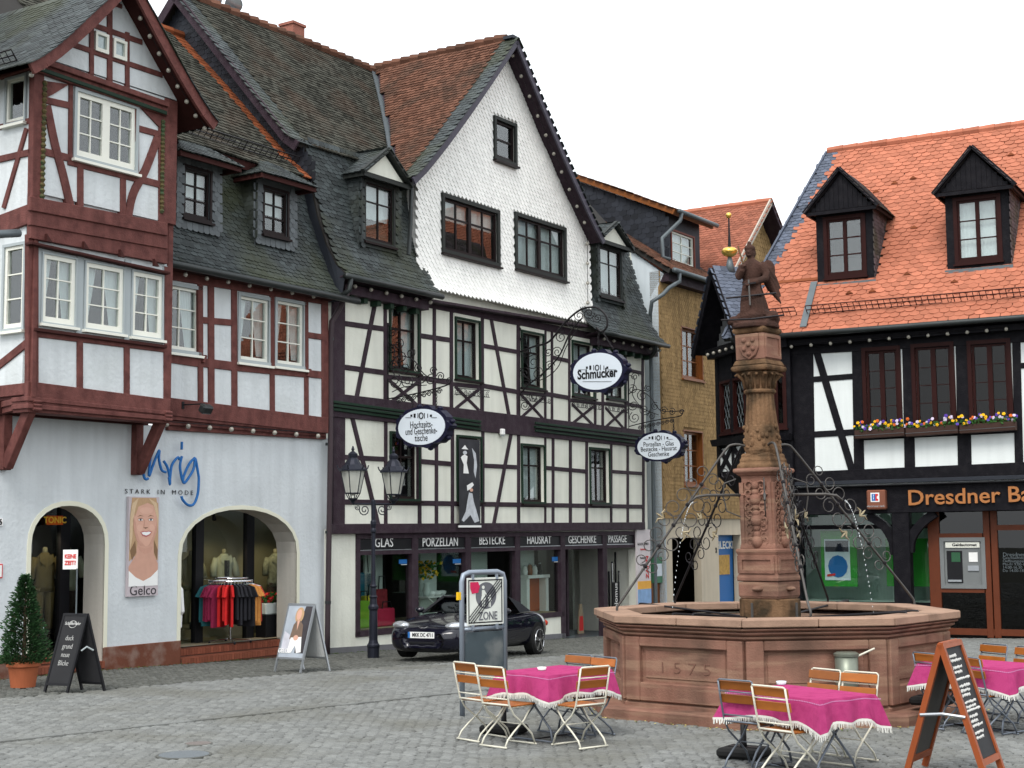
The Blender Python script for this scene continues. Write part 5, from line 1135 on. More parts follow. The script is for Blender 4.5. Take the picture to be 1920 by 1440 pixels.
# corner bay turned 45 degrees
P2 = B.w(B.uz(1402, 750, .5)[0], 0, .5); dv = V((.2714, -.9625, 0))
k = .5
while True:
    d = (P2-dv*k)+V((0, 0, 5.5))-CAM
    if 960+FPX*d.dot(RR)/d.dot(WW) < 1347 or k > 6: break
    k += .05
Dg = Plane(P2-dv*k, dv); Lg = k
by = B.w(bL+.1, 0, .5); zb0, zb1 = Dg.uz(1375, 893, 0)[1], Dg.uz(1375, 648, 0)[1]
b2u = (B.w(bL+.1, 0, .5)-P2).length
bw2 = B.uz(1402, 750, .5)[0]
dg_w = [(.18, 5.05, Lg*.5-.05, 6.55), (Lg*.5+.05, 5.05, Lg-.15, 6.55)]
wall(Dg, bh, [(0, zb0), (Lg, zb0), (Lg, zb1), (0, zb1)], [hole_of(r, .06) for r in dg_w], m_blackwood, 0, .15, name='bay_wall')
fr_w = rect(B, 1448, 686, 1484, 802, .5); fr_w = (fr_w[0], fr_w[1], bL-.02, fr_w[3])
wall(B, bh, [(bw2, zb0), (bL+.1, zb0), (bL+.1, zb1), (bw2, zb1)], [hole_of(fr_w, .06)], m_blackwood, .5, .15, name='bay_wall')
m_dk = bpy.data.materials['dark_bank_glass']
for (F_, r, d_) in [(Dg, r, 0) for r in dg_w]+[(B, fr_w, .5)]:
    w = window(F_, bh, r, d_, .07, m_blackred, m_blackred, 1, 1, 1, frame=.05, rec=.05, pane=m_dk, sill=True)
    mb = MB(); n = 6; W_ = r[2]-r[0]; H_ = r[3]-r[1]
    for k in range(-n, n+1):            # lead lattice
        for sg_ in (-1, 1):
            pts = []
            for t in (0, .25, .5, .75, 1):
                z = r[1]+.12+t*(H_-.24); u = (r[0]+r[2])/2+sg_*(t-.5)*H_*.42+k*W_/4.2
                if r[0]+.11 < u < r[2]-.11: pts.append(F_.w(u, z, d_-.04))
            if len(pts) > 1: mb.tube(pts, .008, 4)
    mb.build('lead_lattice', m_greymetal, w)
MB().prism([Dg.w(-.15, zb1-.25, .22), Dg.w(Lg+.1, zb1-.25, .22), Dg.w(Lg+.1, zb1+.02, .30), Dg.w(-.15, zb1+.02, .30)], Dg.n*-.4).build('bay_cornice', m_blackwood, bh)
for k in range(5): MB().sphere(Dg.w(.1+k*.42, zb1-.14, .32), .05, 8, 6).build('bay_bulb', m_bulb, bh, smooth=True)
MB().prism([B.w(bw2-.2, zb1-.25, .72), B.w(bL+.1, zb1-.25, .72), B.w(bL+.1, zb1+.02, .80), B.w(bw2-.2, zb1+.02, .80)], B.n*-.4).build('bay_cornice', m_blackwood, bh)
zs_ = Dg.uz(1375, 825, 0)[1]
MB().prism([Dg.w(-.12, zs_-.12, .16), Dg.w(Lg+.1, zs_-.12, .16), Dg.w(Lg+.1, zs_+.06, .22), Dg.w(-.12, zs_+.06, .22)], Dg.n*-.3).build('bay_sill', m_blackwood, bh)
MB().prism([B.w(bw2-.1, zs_-.12, .66), B.w(bL+.1, zs_-.12, .66), B.w(bL+.1, zs_+.06, .72), B.w(bw2-.1, zs_+.06, .72)], B.n*-.3).build('bay_sill', m_blackwood, bh)
m_bw = bpy.data.materials['bank_white_panel']
for F_, u0, u1, d_ in ((Dg, .12, Lg*.5-.06, 0), (Dg, Lg*.5+.06, Lg-.12, 0), (B, bw2+.14, bL-.2, .5)):
    fbox(MB(), F_, u0, u1, zb0+.15, zs_-.2, d_-.02, d_+.012).build('apron_panel', m_bw, bh)
    for s0, s1 in ((zb0+.15, zs_-.2), (zs_-.2, zb0+.15)):
        MB().bar(F_.w(u0, s0, d_+.03), F_.w(u1, s1, d_+.03), .05 if s0 < s1 else .046, .14, (F_.w(u1, s1, 0)-F_.w(u0, s0, 0)).cross(F_.n)).build('saltire', m_blackwood, bh)
for uu in (0, Lg*.5, Lg): fbox(MB(), Dg, uu-.09, uu+.09, zb0, zb1, -.1, .03).build('bay_post', m_blackwood, bh)
MB().prism([Dg.w(Lg*.35, 3.0, -.55), Dg.w(Lg, 3.0, -.35), Dg.w(Lg, zb0, 0), Dg.w(0, zb0, 0)], Dg.n*-1.5).build('bay_base', m_blackwood, bh)
fbox(MB(), B, B.uz(1393, 1050, -.4)[0], B.uz(1500, 1050, -.4)[0], -.6, 3.4, -.9, -.4).build('corner_wall', m_blackwood, bh)
MB().prism([B.w(bw2, 2.7, .45), B.w(bL+.1, 2.7, .45), B.w(bL+.1, zb0, .45), B.w(bw2, zb0, .45)], B.n*-1.2).build('bay_base', m_blackwood, bh)
# bay gable roof
za = Dg.uz(1364, 496, .35)[1]; ua = Dg.uz(1364, 496, .35)[0]; um_ = Lg*.5
def gp(t, sd_, q): e = -.45 if sd_ < 0 else Lg+.55; return Dg.w(e+(um_-e)*t, zb1+(za-zb1)*t, .5-q)
wall(Dg, bh, [(-.05, zb1), (Lg+.05, zb1), (um_, za-.25)], [], m_blackwood, -.10, .1, name='bay_gable')
for k in range(-8, 9):
    h = (za-zb1-.35)*(1-abs(k)/9.5)
    if h > .1: fbox(MB(), Dg, um_+k*.13-.055, um_+k*.13+.055, zb1+.05, zb1+h, -.10, -.07).build('gable_board', M('weathered_grey_board', (.10, .105, .11), .8, .3) if k == -8 else bpy.data.materials.get('weathered_grey_board') or m_blackwood, bh)
for sd_ in (-1, 1):
    vs = [gp(0, sd_, 0), gp(0, sd_, 3.6), gp(1, sd_, 3.6), gp(1, sd_, 0)]; MB().prism(vs, (0, 0, -.1)).build('bay_roof', m_blackwood, bh)
    up = (gp(1, sd_, 0)-gp(0, sd_, 0)); Lr = up.length; up.normalize(); nn = Dg.n.cross(up); nn = nn if nn.z > 0 else -nn
    lay(bh, lambda q, s, sd_=sd_, up=up, nn=nn: (gp(0, sd_, q)+up*s+nn*.01, up, nn), 0, 3.6, Lr-.05, .22, .13, m_slate_blue, 'slate', None, 'bay_slate', .008, .018, 0, .004)
    MB().bar(gp(-.03, sd_, -.03)-V((0, 0, .08)), gp(1.0, sd_, -.03)-V((0, 0, .08)), .05, .22, nn).build('barge_board', m_blackwood, bh)
# gilt finial
fa = gp(1, 1, .35)+V((.17, .05, 0)); fn = thing('roof_finial', 'gilded ball finial on the small gable of the bank corner bay', 'finial', fa)
MB().lathe(fa, [(.16, -.1), (.10, .15), (.05, .36)], 10).build('base', m_greymetal, fn, smooth=True)
MB().lathe(fa, [(.03, .34), (.17, .40), (.23, .48), (.23, .53), (.17, .60), (.03, .64)], 18).build('flat_ball', m_gold, fn, smooth=True)
MB().lathe(fa, [(.05, .62), (.028, 1.0), (.02, 1.5)], 8).build('rod', m_iron, fn)
MB().sphere(fa+V((0, 0, 1.54)), .085, 12, 8).build('top_ball', m_gold, fn, smooth=True)
# ================================================================== ground
gnd = bpy.data.objects.new('ground', None)
def ground_sheet():
    xs_ = [-300, -120, -60, -30]+[-20+i*2 for i in range(26)]+[60, 120, 300]; ys_ = [-80, -20, 0, 6]+[9+i*1.0 for i in range(46)]+[70, 120, 400]
    vs = [V((x, y, gz(x, min(y, 60))-.055)) for y in ys_ for x in xs_]; n = len(xs_)
    fs = [(j*n+i, j*n+i+1, (j+1)*n+i+1, (j+1)*n+i) for j in range(len(ys_)-1) for i in range(n-1)]
    return MB().add(vs, fs)
m_joint = M('sandy_joint_ground', (.072, .072, .062), .95, .3, 3, .4, 30, dirt=((.06, .07, .03), .5, 1.2))
m_sett = M('grey_granite_sett', (.170, .175, .168), .85, .25, 16, .4, 60, piece=.16, spec=.15, dirt=((.115, .112, .092), .6, .5))
m_sett2 = M('small_brown_grey_sett', (.095, .097, .088), .85, .25, 14, .4, 60, piece=.24)
gnd = ground_sheet().build('ground', m_joint); tag(gnd, 'grey granite sett paving of the market square', None, kind='structure')
def in_view(x, y, mg=.6):
    d = V((x, y, 0))-CAM; dep = d.dot(WW)
    if dep < 5: return False
    px = 960+FPX*d.dot(RR)/dep; py = 720-FPX*d.dot(UU)/dep
    return -60 < px < 1980 and py < 1500
SW = (V((-7.6, 21.99, 0)), V((-3.07, 26.34, 0)))
swd = (SW[1]-SW[0]).normalized(); swn = V((swd.y, -swd.x, 0))
def d_side(x, y): return (V((x, y, 0))-SW[0]).dot(swn)
def blocked(x, y):
    p = V((x, y, 0))
    if (p-A.o).dot(A.n) < -.05 and (p-A.o).dot(A.a) < 30: return True
    if (p-B.o).dot(B.n) < -1.2 and (p-B.o).dot(B.a) > -6: return True
    q = p-V((3.5, 20.25, 0))
    return q.length < 2.4
def setts(mat, ex, ey, lx, ly, keep, n_parts, name, gap=.012, hmin=.03):
    rnd = random.Random(5); it = []
    cx, cy = 2.0, 26.0
    n1, n2 = int(34/lx), int(34/ly)
    for j in range(-n2, n2):
        wob = rnd.uniform(-.02, .02); 
        for i in range(-n1, n1):
            o = (j % 2)*lx*.5+wob; x = cx+ex.x*(i*lx+o)+ey.x*j*ly; y = cy+ex.y*(i*lx+o)+ey.y*j*ly
            if y < 12.8 or y > 44 or not in_view(x, y) or not keep(x, y) or blocked(x, y): continue
            it.append((x, y))
    it.sort(key=lambda p: p[1])
    def local(r):
        a = lx/2-gap*r.uniform(.4, 1.0); b = ly/2-gap*r.uniform(.4, 1.0); c = .018
        j = lambda: r.uniform(-.007, .007)
        bot = [(-a+j(), -b+j(), -.06), (a+j(), -b+j(), -.06), (a+j(), b+j(), -.06), (-a+j(), b+j(), -.06)]
        mid = [(x, y, -.016) for x, y, z in bot]; top = [(x*(1-c/a), y*(1-c/b), j()*.7) for x, y, z in bot]
        vs = bot+mid+top; fs = [(0, 1, 5, 4), (1, 2, 6, 5), (2, 3, 7, 6), (3, 0, 4, 7), (4, 5, 9, 8), (5, 6, 10, 9), (6, 7, 11, 10), (7, 4, 8, 11), (8, 9, 10, 11)]
        return vs, fs
    var = [local(rnd) for _ in range(24)]
    rm = Matrix((ex, ey, V((0, 0, 1)))).transposed()
    if n_parts:
        mes = []
        for vs, fs in var: me = bpy.data.meshes.new(name); me.from_pydata([V(v) for v in vs], [], fs); me.materials.append(mat); mes.append(me)
    mb = MB(); V_ = mb.v; F_ = mb.f; Rn = mb.r
    for k, (x, y) in enumerate(it):
        a = rnd.uniform(-.05, .05); tx, ty_ = rnd.uniform(-.028, .028), rnd.uniform(-.028, .028)
        m = (rm @ Matrix.Rotation(a, 3, 'Z') @ Matrix.Rotation(tx, 3, 'X') @ Matrix.Rotation(ty_, 3, 'Y'))
        c = V((x+rnd.uniform(-.006, .006), y+rnd.uniform(-.006, .006), gz(x, y)-.004+rnd.uniform(-.006, .006)))
        if k < n_parts:
            o = bpy.data.objects.new(name, mes[k % 24]); scene.collection.objects.link(o); o.parent = gnd; m4 = m.to_4x4(); m4.translation = c; o.matrix_local = m4
        else:
            vs, fs = var[rnd.randrange(24)]; b = len(V_); V_ += [m @ V(v)+c for v in vs]; F_ += [tuple(b+i for i in f) for f in fs]; Rn += [rnd.uniform(.01, .99)]*len(fs)
    mb.build(name, mat, gnd, kind='stuff')
setts(m_sett, A.n.copy(), A.a.copy(), .165, .125, lambda x, y: d_side(x, y) > .02, 300, 'sett')
setts(m_sett2, swd, -swn, .105, .105, lambda x, y: d_side(x, y) < -.04, 0, 'small_sett', .012)
# ---- edging row between pavement and square
rnd_ = random.Random(3)
for i in range(0): pass
for i, (px, py, r, col) in enumerate(((345, 1415, .30, (.13, .145, .155)), (372, 1394, .16, (.155, .135, .125)))):
    p = ong(px, py); t = thing('manhole_cover', ('blue grey round manhole cover in the setts' if i == 0 else 'small reddish round valve cover in the setts'), 'manhole cover', p)
    MB().lathe(p, [(r, -.02), (r, .002), (r*.94, .004)], 28).build('rim', m_sett2, t)
    MB().lathe(p, [(r*.90, -.01), (r*.90, .006)], 28).build('lid', M('cover_%d' % i, col, .6, .2, 20, .4), t)
# edging course across the square, fallen petals and moss
e0, e1 = V((-9.2, 14.28, 0)), V((2.4, 25.2, 0)); ed = (e1-e0).normalized(); en = V((-ed.y, ed.x, 0)); n = int((e1-e0).length/.29)
em = []
for k in range(6):
    b_ = MB().box((0, 0, -.03), .27+.012*(k % 3), .125, .06); me = bpy.data.meshes.new('edging_stone'); me.from_pydata(b_.v, [], b_.f); me.materials.append(m_sett); em.append(me)
for k in range(n):
    p = e0+ed*(k+.5)*.29
    if not in_view(p.x, p.y): continue
    m4 = Matrix((ed, en, V((0, 0, 1)))).transposed().to_4x4(); m4.translation = V((p.x, p.y, gz(p.x, p.y)+.010+rnd_.uniform(-.003, .003))); o = bpy.data.objects.new('edging_stone', em[k % 6]); scene.collection.objects.link(o); o.parent = gnd; o.matrix_local = m4
pet = MB(); mos = MB()
for k in range(900):
    a = rnd_.uniform(0, 6.283); aa = ((a-math.radians(-107.8)+math.pi/8) % (math.pi/4))-math.pi/8; R = 2.66*math.cos(math.pi/8)/math.cos(((a-math.radians(-107.8)) % (math.pi/4))-math.pi/8)+abs(rnd_.gauss(.02, .10))
    c = V((3.5+math.cos(a)*R, 20.25+math.sin(a)*R, .006)); c.z = gz(c.x, c.y)+.006; q = rnd_.uniform(0, 6.28); r = rnd_.uniform(.008, .02); dx = V((math.cos(q), math.sin(q), rnd_.uniform(-.3, .3)))*r; dy = V((-math.sin(q), math.cos(q), rnd_.uniform(-.2, .4)))*r*.7
    (pet if k % 3 else mos).add([c-dx, c+dy, c+dx, c-dy], [(0, 1, 2, 3)])
for k in range(1400):
    p = e0*0+A.w(rnd_.uniform(-3, 16), 0, .06+abs(rnd_.gauss(0, .05))); c = V((p.x, p.y, gz(p.x, p.y)+.006)); q = rnd_.uniform(0, 6.28); r = rnd_.uniform(.008, .03); dx = V((math.cos(q), math.sin(q), rnd_.uniform(-.1, .8)))*r; dy = V((-math.sin(q), math.cos(q), 0))*r*.5
    mos.add([c-dx*.3, c+dy, c+dx, c-dy], [(0, 1, 2, 3)])
tag(pet.build('fallen_petals', M('pale_yellow_petal', (.42, .36, .12), .8, .3, 9, 0)), 'pale yellow petals and leaf bits scattered along the fountain step', 'petals', kind='stuff')
tag(mos.build('moss_tufts', M('moss_green', (.07, .10, .025), .9, .4, 9, 0)), 'small green moss and weed tufts at the foot of walls and fountain', 'weeds', kind='stuff')
# ================================================================== fountain
FC = V((3.50, 20.25, 0)); PH = math.radians(-107.8)
ft = thing('market_fountain', 'octagonal red sandstone fountain with tall carved column in the square', 'fountain', FC)
RT = 1.28
def octpt(R, k, z): a = PH+k*math.pi/4; return FC+V((math.cos(a)*R, math.sin(a)*R, z))
MB().lathe(FC, [(2.66, -.15), (2.66, .11), (2.63, .135), (2.1, .135)], 8, ph=PH, cap=False).build('step', m_sand, ft)
MB().lathe(FC, [(2.34, .13), (2.34, .17), (2.30, .20), (2.280, .20), (2.280, 1.04), (2.098, 1.04)], 8, ph=PH, cap=False).build('basin_wall', m_sand, ft)
MB().lathe(FC, [(2.070, .30), (2.070, 1.12)], 8, ph=PH, cap=False).build('basin_lining', m_sandtop, ft)
for k, (r0, r1, z0, z1) in enumerate(((2.280, 2.353, 1.01, 1.07), (2.335, 2.408, 1.072, 1.125), (2.389, 2.453, 1.127, 1.17), )):
    MB().lathe(FC, [(r0-.06, z0), (r0+.02, z0), (r1, (z0+z1)/2), (r1, z1-.006), (2.1, z1)], 8, ph=PH, cap=False).build('rim_moulding', m_sand, ft)
for k in range(8):                      # rim slabs, two to a side
    for h in (0, 1):
        def q(R, t, z): return octpt(R, k, z)*(1-t)+octpt(R, k+1, z)*t
        t0, t1 = h*.5+.002, h*.5+.498
        P = [q(2.490, t0, RT-.10), q(2.490, t1, RT-.10), q(2.043, t1, RT-.10), q(2.043, t0, RT-.10)]
        MB().prism(P, (0, 0, .10)).build('rim_slab', m_sandtop, ft, bevel=.012)
for k in range(8):                      # raised frames that leave a sunk panel on each side
    a, b = octpt(2.280, k, 0), octpt(2.280, k+1, 0); e = (b-a); L = e.length; e.normalize(); n = V((e.y, -e.x, 0)); n = n if n.dot(a-FC) > 0 else -n
    F_ = Plane(a+V((0, 0, 0)), e, n)
    for (u0, u1, z0, z1) in ((0, .22, .205, 1.01), (L-.22, L, .205, 1.01), (.22, L-.22, .205, .44), (.22, L-.22, .89, 1.01)):
        fbox(MB(), F_, u0, u1, z0, z1, -.02, .075 if u1-u0 > .3 else .077).build('panel_frame', m_sand, ft, bevel=.014)
    fbox(MB(), F_, .27, L-.27, .49, .84, -.02, .014).build('sunk_panel', m_sand, ft, bevel=.01)
k = 7
a, b = octpt(2.280, k, 0), octpt(2.280, k+1, 0); e = (b-a).normalized(); n = V((e.y, -e.x, 0))
m_groove_shade = M('groove_shade_sandstone', (.165, .085, .062), .9, .2)  # shade of cut strokes put into the darker colour of raised letters
put_text(MB(), '1 5 7 5', (a+b)/2+n*.018+V((0, 0, .63)), e, (0, 0, 1), .20, .008, -.004, width=.72).build('carved_date', m_groove_shade, ft, kind='stuff')
m_water = M('dark_basin_water', (.012, .016, .014), .04, .1, 2, .12, 9, spec=.5)
MB().lathe(FC, [(2.070, .66), (.1, .66)], 8, ph=PH, cap=False).build('water', m_water, ft)
# ---- column
def zc(y): return atdepth(1430, y, FC.y).z
SQ = math.radians(-129.4+45)
def sq(w): return w/134.0*.519
def block(name, pts, mat, n=4, ph=SQ, k=sq, bev=.012, par=None):
    return MB().lathe(FC, [(k(w), zc(y)) for w, y in pts], n, ph=ph).build(name, mat, par or ft, bevel=bev)
rd = lambda w: w/134.0*.5
block('column_foot', [(112, 1185), (112, 1122)], m_sandcol, 8, PH, rd)
block('column_block', [(104, 1122), (112, 1116), (112, 1090)], m_sand)
block('column_block', [(116, 1089), (116, 1082), (110, 1076), (110, 1040), (116, 1034), (116, 1029), (100, 1028)], m_sand)
for sd_ in range(4):
    nn = V((math.cos(SQ-math.pi/4+sd_*math.pi/2), math.sin(SQ-math.pi/4+sd_*math.pi/2), 0)); F_ = Plane(FC+nn*(sq(110)*.7071), V((-nn.y, nn.x, 0)), nn); h = sq(110)*.7071
    for (u0, u1, z0, z1) in ((-h+.03, -h+.08, zc(1074), zc(1042)), (h-.08, h-.03, zc(1074), zc(1042)), (-h+.08, h-.08, zc(1074), zc(1074)+.05), (-h+.08, h-.08, zc(1042)-.05, zc(1042))): fbox(MB(), F_, u0, u1, z0, z1, -.01, .022).build('block_frame', m_sand, ft)
    MB().sphere(F_.w(0, zc(1103), .02), .08, 10, 6, (1, 1, .45)).build('scroll_foot', m_sand, ft, smooth=True)
    # carved shaft face
    h2 = sq(88)*.7071; F2 = Plane(FC+nn*h2, V((-nn.y, nn.x, 0)), nn)
    rel = random.Random(sd_)
    z0, z1 = zc(1022), zc(905)
    for r in range(9):
        z = z0+(z1-z0)*(r+.5)/9
        for sx in (-1, 1):
            MB().tube(spiral(F2.w(sx*h2*.42, z, .012), F2.a, V((0, 0, 1)), h2*.30, 1.1, sx*1.2+r, sx*(1 if r % 2 else -1), 10, .3), .016, 5).build('relief_scroll', m_sand, ft)
        MB().sphere(F2.w(0, z, .01), .055 if r % 3 else .085, 8, 6, (1, 1, 1.1)).build('relief_boss', m_sand, ft, smooth=True)
    for sx in (-1, 1): MB().bar(F2.w(sx*h2*.9, z0, .0), F2.w(sx*h2*.86, z1, .0), .05, .05, nn).build('relief_border', m_sand, ft)
block('carved_shaft', [(100, 1029), (98, 1022), (94, 1018), (84, 896), (90, 893)], m_sand)
block('cornice', [(92, 893), (104, 888), (114, 886), (114, 880), (100, 878)], m_sand)
block('column_base', [(98, 879), (98, 872), (86, 868), (88, 862), (80, 858), (82, 853), (72, 850)], m_sandcol)
block('relief_drum', [(62, 852), (66, 845), (65, 820), (62, 800), (58, 797)], m_sandcol, 20, 0, rd, 0)
rel = random.Random(11)
for i in range(70):
    a = rel.uniform(0, 6.283); y = rel.uniform(800, 846); r = rd(63)
    MB().sphere(FC+V((math.cos(a)*r, math.sin(a)*r, zc(y))), rel.uniform(.018, .036), 6, 5, (1, 1, rel.uniform(.8, 1.8))).build('drum_relief', m_sandcol, ft, smooth=True)
def flute(w0, y0, w1, y1, n=18):
    mb = MB(); N = n*4; vs = []; lev = 8
    for j in range(lev+1):
        t = j/lev; w = w0+(w1-w0)*t**.8; z = zc(y0+(y1-y0)*t)
        for k in range(N): a = 2*math.pi*k/N; r = rd(w)*(1-.10*max(0, math.cos(a*n))); vs.append(FC+V((math.cos(a)*r, math.sin(a)*r, z)))
    mb.add(vs, [(j*N+k, j*N+(k+1) % N, (j+1)*N+(k+1) % N, (j+1)*N+k) for j in range(lev) for k in range(N)]); return mb
flute(61, 799, 50, 738).build('fluted_shaft', m_sandcol, ft, smooth=True)
block('neck_ring', [(51, 740), (59, 737), (60, 734), (55, 731)], m_sandcol, 24, 0, rd, 0)
block('capital', [(52, 732), (54, 722), (62, 708), (74, 699)], m_sandcol, 20, 0, rd, 0)
for k in range(16):
    a = SQ+k*math.pi/8; r0 = rd(53); r1 = rd(84 if k % 4 == 0 else 72); d = V((math.cos(a), math.sin(a), 0))
    MB().tube([FC+d*r0+V((0, 0, zc(729))), FC+d*(r0*1.08)+V((0, 0, zc(714))), FC+d*r1+V((0, 0, zc(702))), FC+d*(r1+.03)+V((0, 0, zc(706)))], [.026, .030, .028, .016], 6).build('acanthus_leaf', m_sandcol, ft, smooth=True)
block('abacus', [(96, 698), (104, 695), (104, 689), (96, 687)], m_sandcol)
block('pedestal_foot', [(98, 687), (92, 682), (86, 677)], m_sandcol)
block('pedestal', [(83, 677), (83, 628)], m_sand)
block('pedestal_cap', [(84, 628), (93, 624), (93, 619), (86, 616)], m_sandcol)
nn = V((math.cos(SQ-math.pi/4), math.sin(SQ-math.pi/4), 0)); h = sq(83)*.7071; F_ = Plane(FC+nn*h, V((-nn.y, nn.x, 0)), nn)
shp = [(-.15, .17), (.15, .17), (.15, -.03), (.10, -.13), (0, -.19), (-.10, -.13), (-.15, -.03)]; zz = zc(652)
MB().prism([F_.w(x, zz+y, .03) for x, y in shp], nn*-.03).build('coat_of_arms', m_sand, ft, bevel=.01)
for x, y in ((-.07, .08), (.07, .08), (-.07, -.04), (.07, -.04), (0, -.11), (0, .02)): MB().sphere(F_.w(x, zz+y, .03), .035, 7, 5).build('arms_relief', m_sand, ft, smooth=True)
nn2 = V((math.cos(SQ+math.pi/4), math.sin(SQ+math.pi/4), 0)); F2 = Plane(FC+nn2*h, V((-nn2.y, nn2.x, 0)), nn2)
for (u0, u1, z0, z1) in ((-h+.02, -h+.06, zc(674), zc(631)), (h-.06, h-.02, zc(674), zc(631)), (-h+.06, h-.06, zc(674), zc(674)+.04), (-h+.06, h-.06, zc(631)-.04, zc(631))): fbox(MB(), F2, u0, u1, z0, z1, -.01, .02).build('pedestal_frame', m_sand, ft)
# ---- statue: one fused body
st = thing('fountain_statue', 'dark sandstone winged figure with sword standing on a beast atop the fountain column', 'statue', FC+V((0, 0, zc(616))))
S0 = FC+V((-.02, 0, zc(616)))
fwd = V((-.42, -.90, 0)).normalized(); rgt = V((fwd.y, -fwd.x, 0)); rgt = -rgt if rgt.x < 0 else rgt     # rgt: towards image right
def sp(r, f, z): return S0+rgt*r+fwd*f+V((0, 0, z))
mb = MB(); N = 28; rows = [(.10, .20, .17, 0, 0), (.20, .195, .165, 0, 0), (.34, .175, .15, -.005, .01), (.48, .15, .13, -.015, .015), (.60, .125, .105, -.02, .01), (.66, .115, .095, -.02, 0), (.74, .135, .11, -.015, 0), (.84, .155, .115, -.01, -.01), (.91, .15, .10, -.005, -.01), (.95, .09, .075, -.01, 0), (.985, .05, .05, -.015, .005), (1.02, .045, .05, -.015, .01)]
vs = []
for (z, rx, ry, ox, of) in rows:
    for k in range(N):
        a = 2*math.pi*k/N; fold = 1+(.10*math.cos(a*6+z*4) if z < .62 else .03*math.cos(a*4+z*9))
        vs.append(sp(ox+math.cos(a)*rx*fold, of+math.sin(a)*ry*fold, z))
mb.add(vs, [(j*N+k, j*N+(k+1) % N, (j+1)*N+(k+1) % N, (j+1)*N+k) for j in range(len(rows)-1) for k in range(N)]+[tuple(range(N-1, -1, -1)), tuple((len(rows)-1)*N+k for k in range(N))])
hd = sp(-.025, .015, 1.075)
def ell(c, rx, ry, rz):
    b = len(mb.v); t = MB().sphere((0, 0, 0), 1, 14, 10); mb.add([V(c)+rgt*v.x*rx+fwd*v.y*ry+V((0, 0, v.z*rz)) for v in t.v], t.f)
ell(hd, .066, .078, .088); ell(hd+fwd*.075+V((0, 0, -.005)), .014, .02, .022); ell(hd+V((0, 0, .055)), .078, .085, .055); ell(hd-fwd*.05, .075, .07, .09); ell(hd+V((0, 0, .115))+fwd*.01, .03, .05, .045); ell(hd+fwd*.062+V((0, 0, -.05)), .03, .02, .014)
for sx in (-1, 1): ell(hd+fwd*.07+rgt*.025*sx+V((0, 0, .012)), .012, .008, .008)
# arms
mb.tube([sp(-.14, 0, .885), sp(-.20, .03, .76), sp(-.17, .12, .72), sp(-.11, .15, .80), sp(-.085, .14, .86)], [.062, .055, .05, .042, .034], 8)
mb.tube([sp(.13, 0, .885), sp(.20, .02, .75), sp(.19, .06, .68), sp(.07, .15, .63), sp(-.02, .16, .61)], [.065, .06, .055, .045, .034], 8)
for (hx, hf, hz, dx) in ((-.08, .14, .875, .0), (-.03, .165, .60, -.02)):
    ell(sp(hx, hf, hz), .036, .03, .036)
    for k in range(5): mb.tube([sp(hx-.03+.014*k, hf+.02, hz+.01), sp(hx-.034+.015*k, hf+.05, hz+.0-.004*k), sp(hx-.03+.014*k, hf+.045, hz-.03)], [.012, .011, .008], 5)
# belt, drapery swag, foot
mb.tube([sp(-.02+math.cos(a)*.125, math.sin(a)*.108, .655+.01*math.sin(a*2)) for a in [i*math.pi/8 for i in range(16)]], .018, 6, closed=True)
for k in range(7): mb.tube([sp(-.10+k*.035, .12, .62), sp(-.12+k*.045, .16, .40), sp(-.15+k*.055, .17, .16)], [.014, .02, .024], 6)
# wing
for r in range(3):
    for k in range(7):
        t = k/6; b0 = sp(.10+.10*t, -.10, .95-.10*t-.08*r); tip = sp(.17+.17*t, -.16, .76-.20*t-.11*r)
        mb.tube([b0, (b0+tip)/2+V((0, 0, .01)), tip], [.032, .034, .012], 6)
ell(sp(.19, -.13, .82), .10, .035, .16)
# beast under the feet
mb.tube([sp(-.30, .04, .07), sp(-.17, .10, .14), sp(0, .12, .17), sp(.16, .08, .16), sp(.29, -.02, .10), sp(.20, -.14, .08)], [.055, .085, .095, .10, .07, .03], 10)
ell(sp(-.27, .10, .12), .075, .085, .06); ell(sp(.27, .06, .15), .08, .07, .08); ell(sp(-.31, .16, .08), .04, .05, .035)
for x in (-.2, -.05, .1, .24): mb.tube([sp(x, .12, .12), sp(x-.03, .20, .06), sp(x-.02, .23, .01)], [.045, .035, .03], 7)
mb.lathe(S0, [(.33, -.01), (.33, .05), (.28, .08)], 16)
so = mb.build('figure', m_statue, st, smooth=True); rm_ = so.modifiers.new('fuse', 'REMESH'); rm_.mode = 'VOXEL'; rm_.voxel_size = .0125; rm_.use_smooth_shade = True
MB().bar(sp(-.01, .20, .66), sp(.0, .22, .30), .022, .012).build('sword_blade', m_ironlight, st); MB().bar(sp(-.10, .20, .60), sp(.09, .20, .61), .02, .02).build('sword_guard', m_iron, st)
MB().tube([sp(-.33, .24, .42), sp(.36, .16, .45)], .014, 6).build('iron_tie', m_iron, st); MB().tube([sp(-.42, .22, .12), sp(.02, .26, .10), sp(.44, .14, .14)], .014, 6).build('iron_tie', m_iron, st)
MB().tube([sp(-.16, .12, 1.16), sp(-.09, .16, .90)], .012, 6).build('staff', m_sandcol, st)
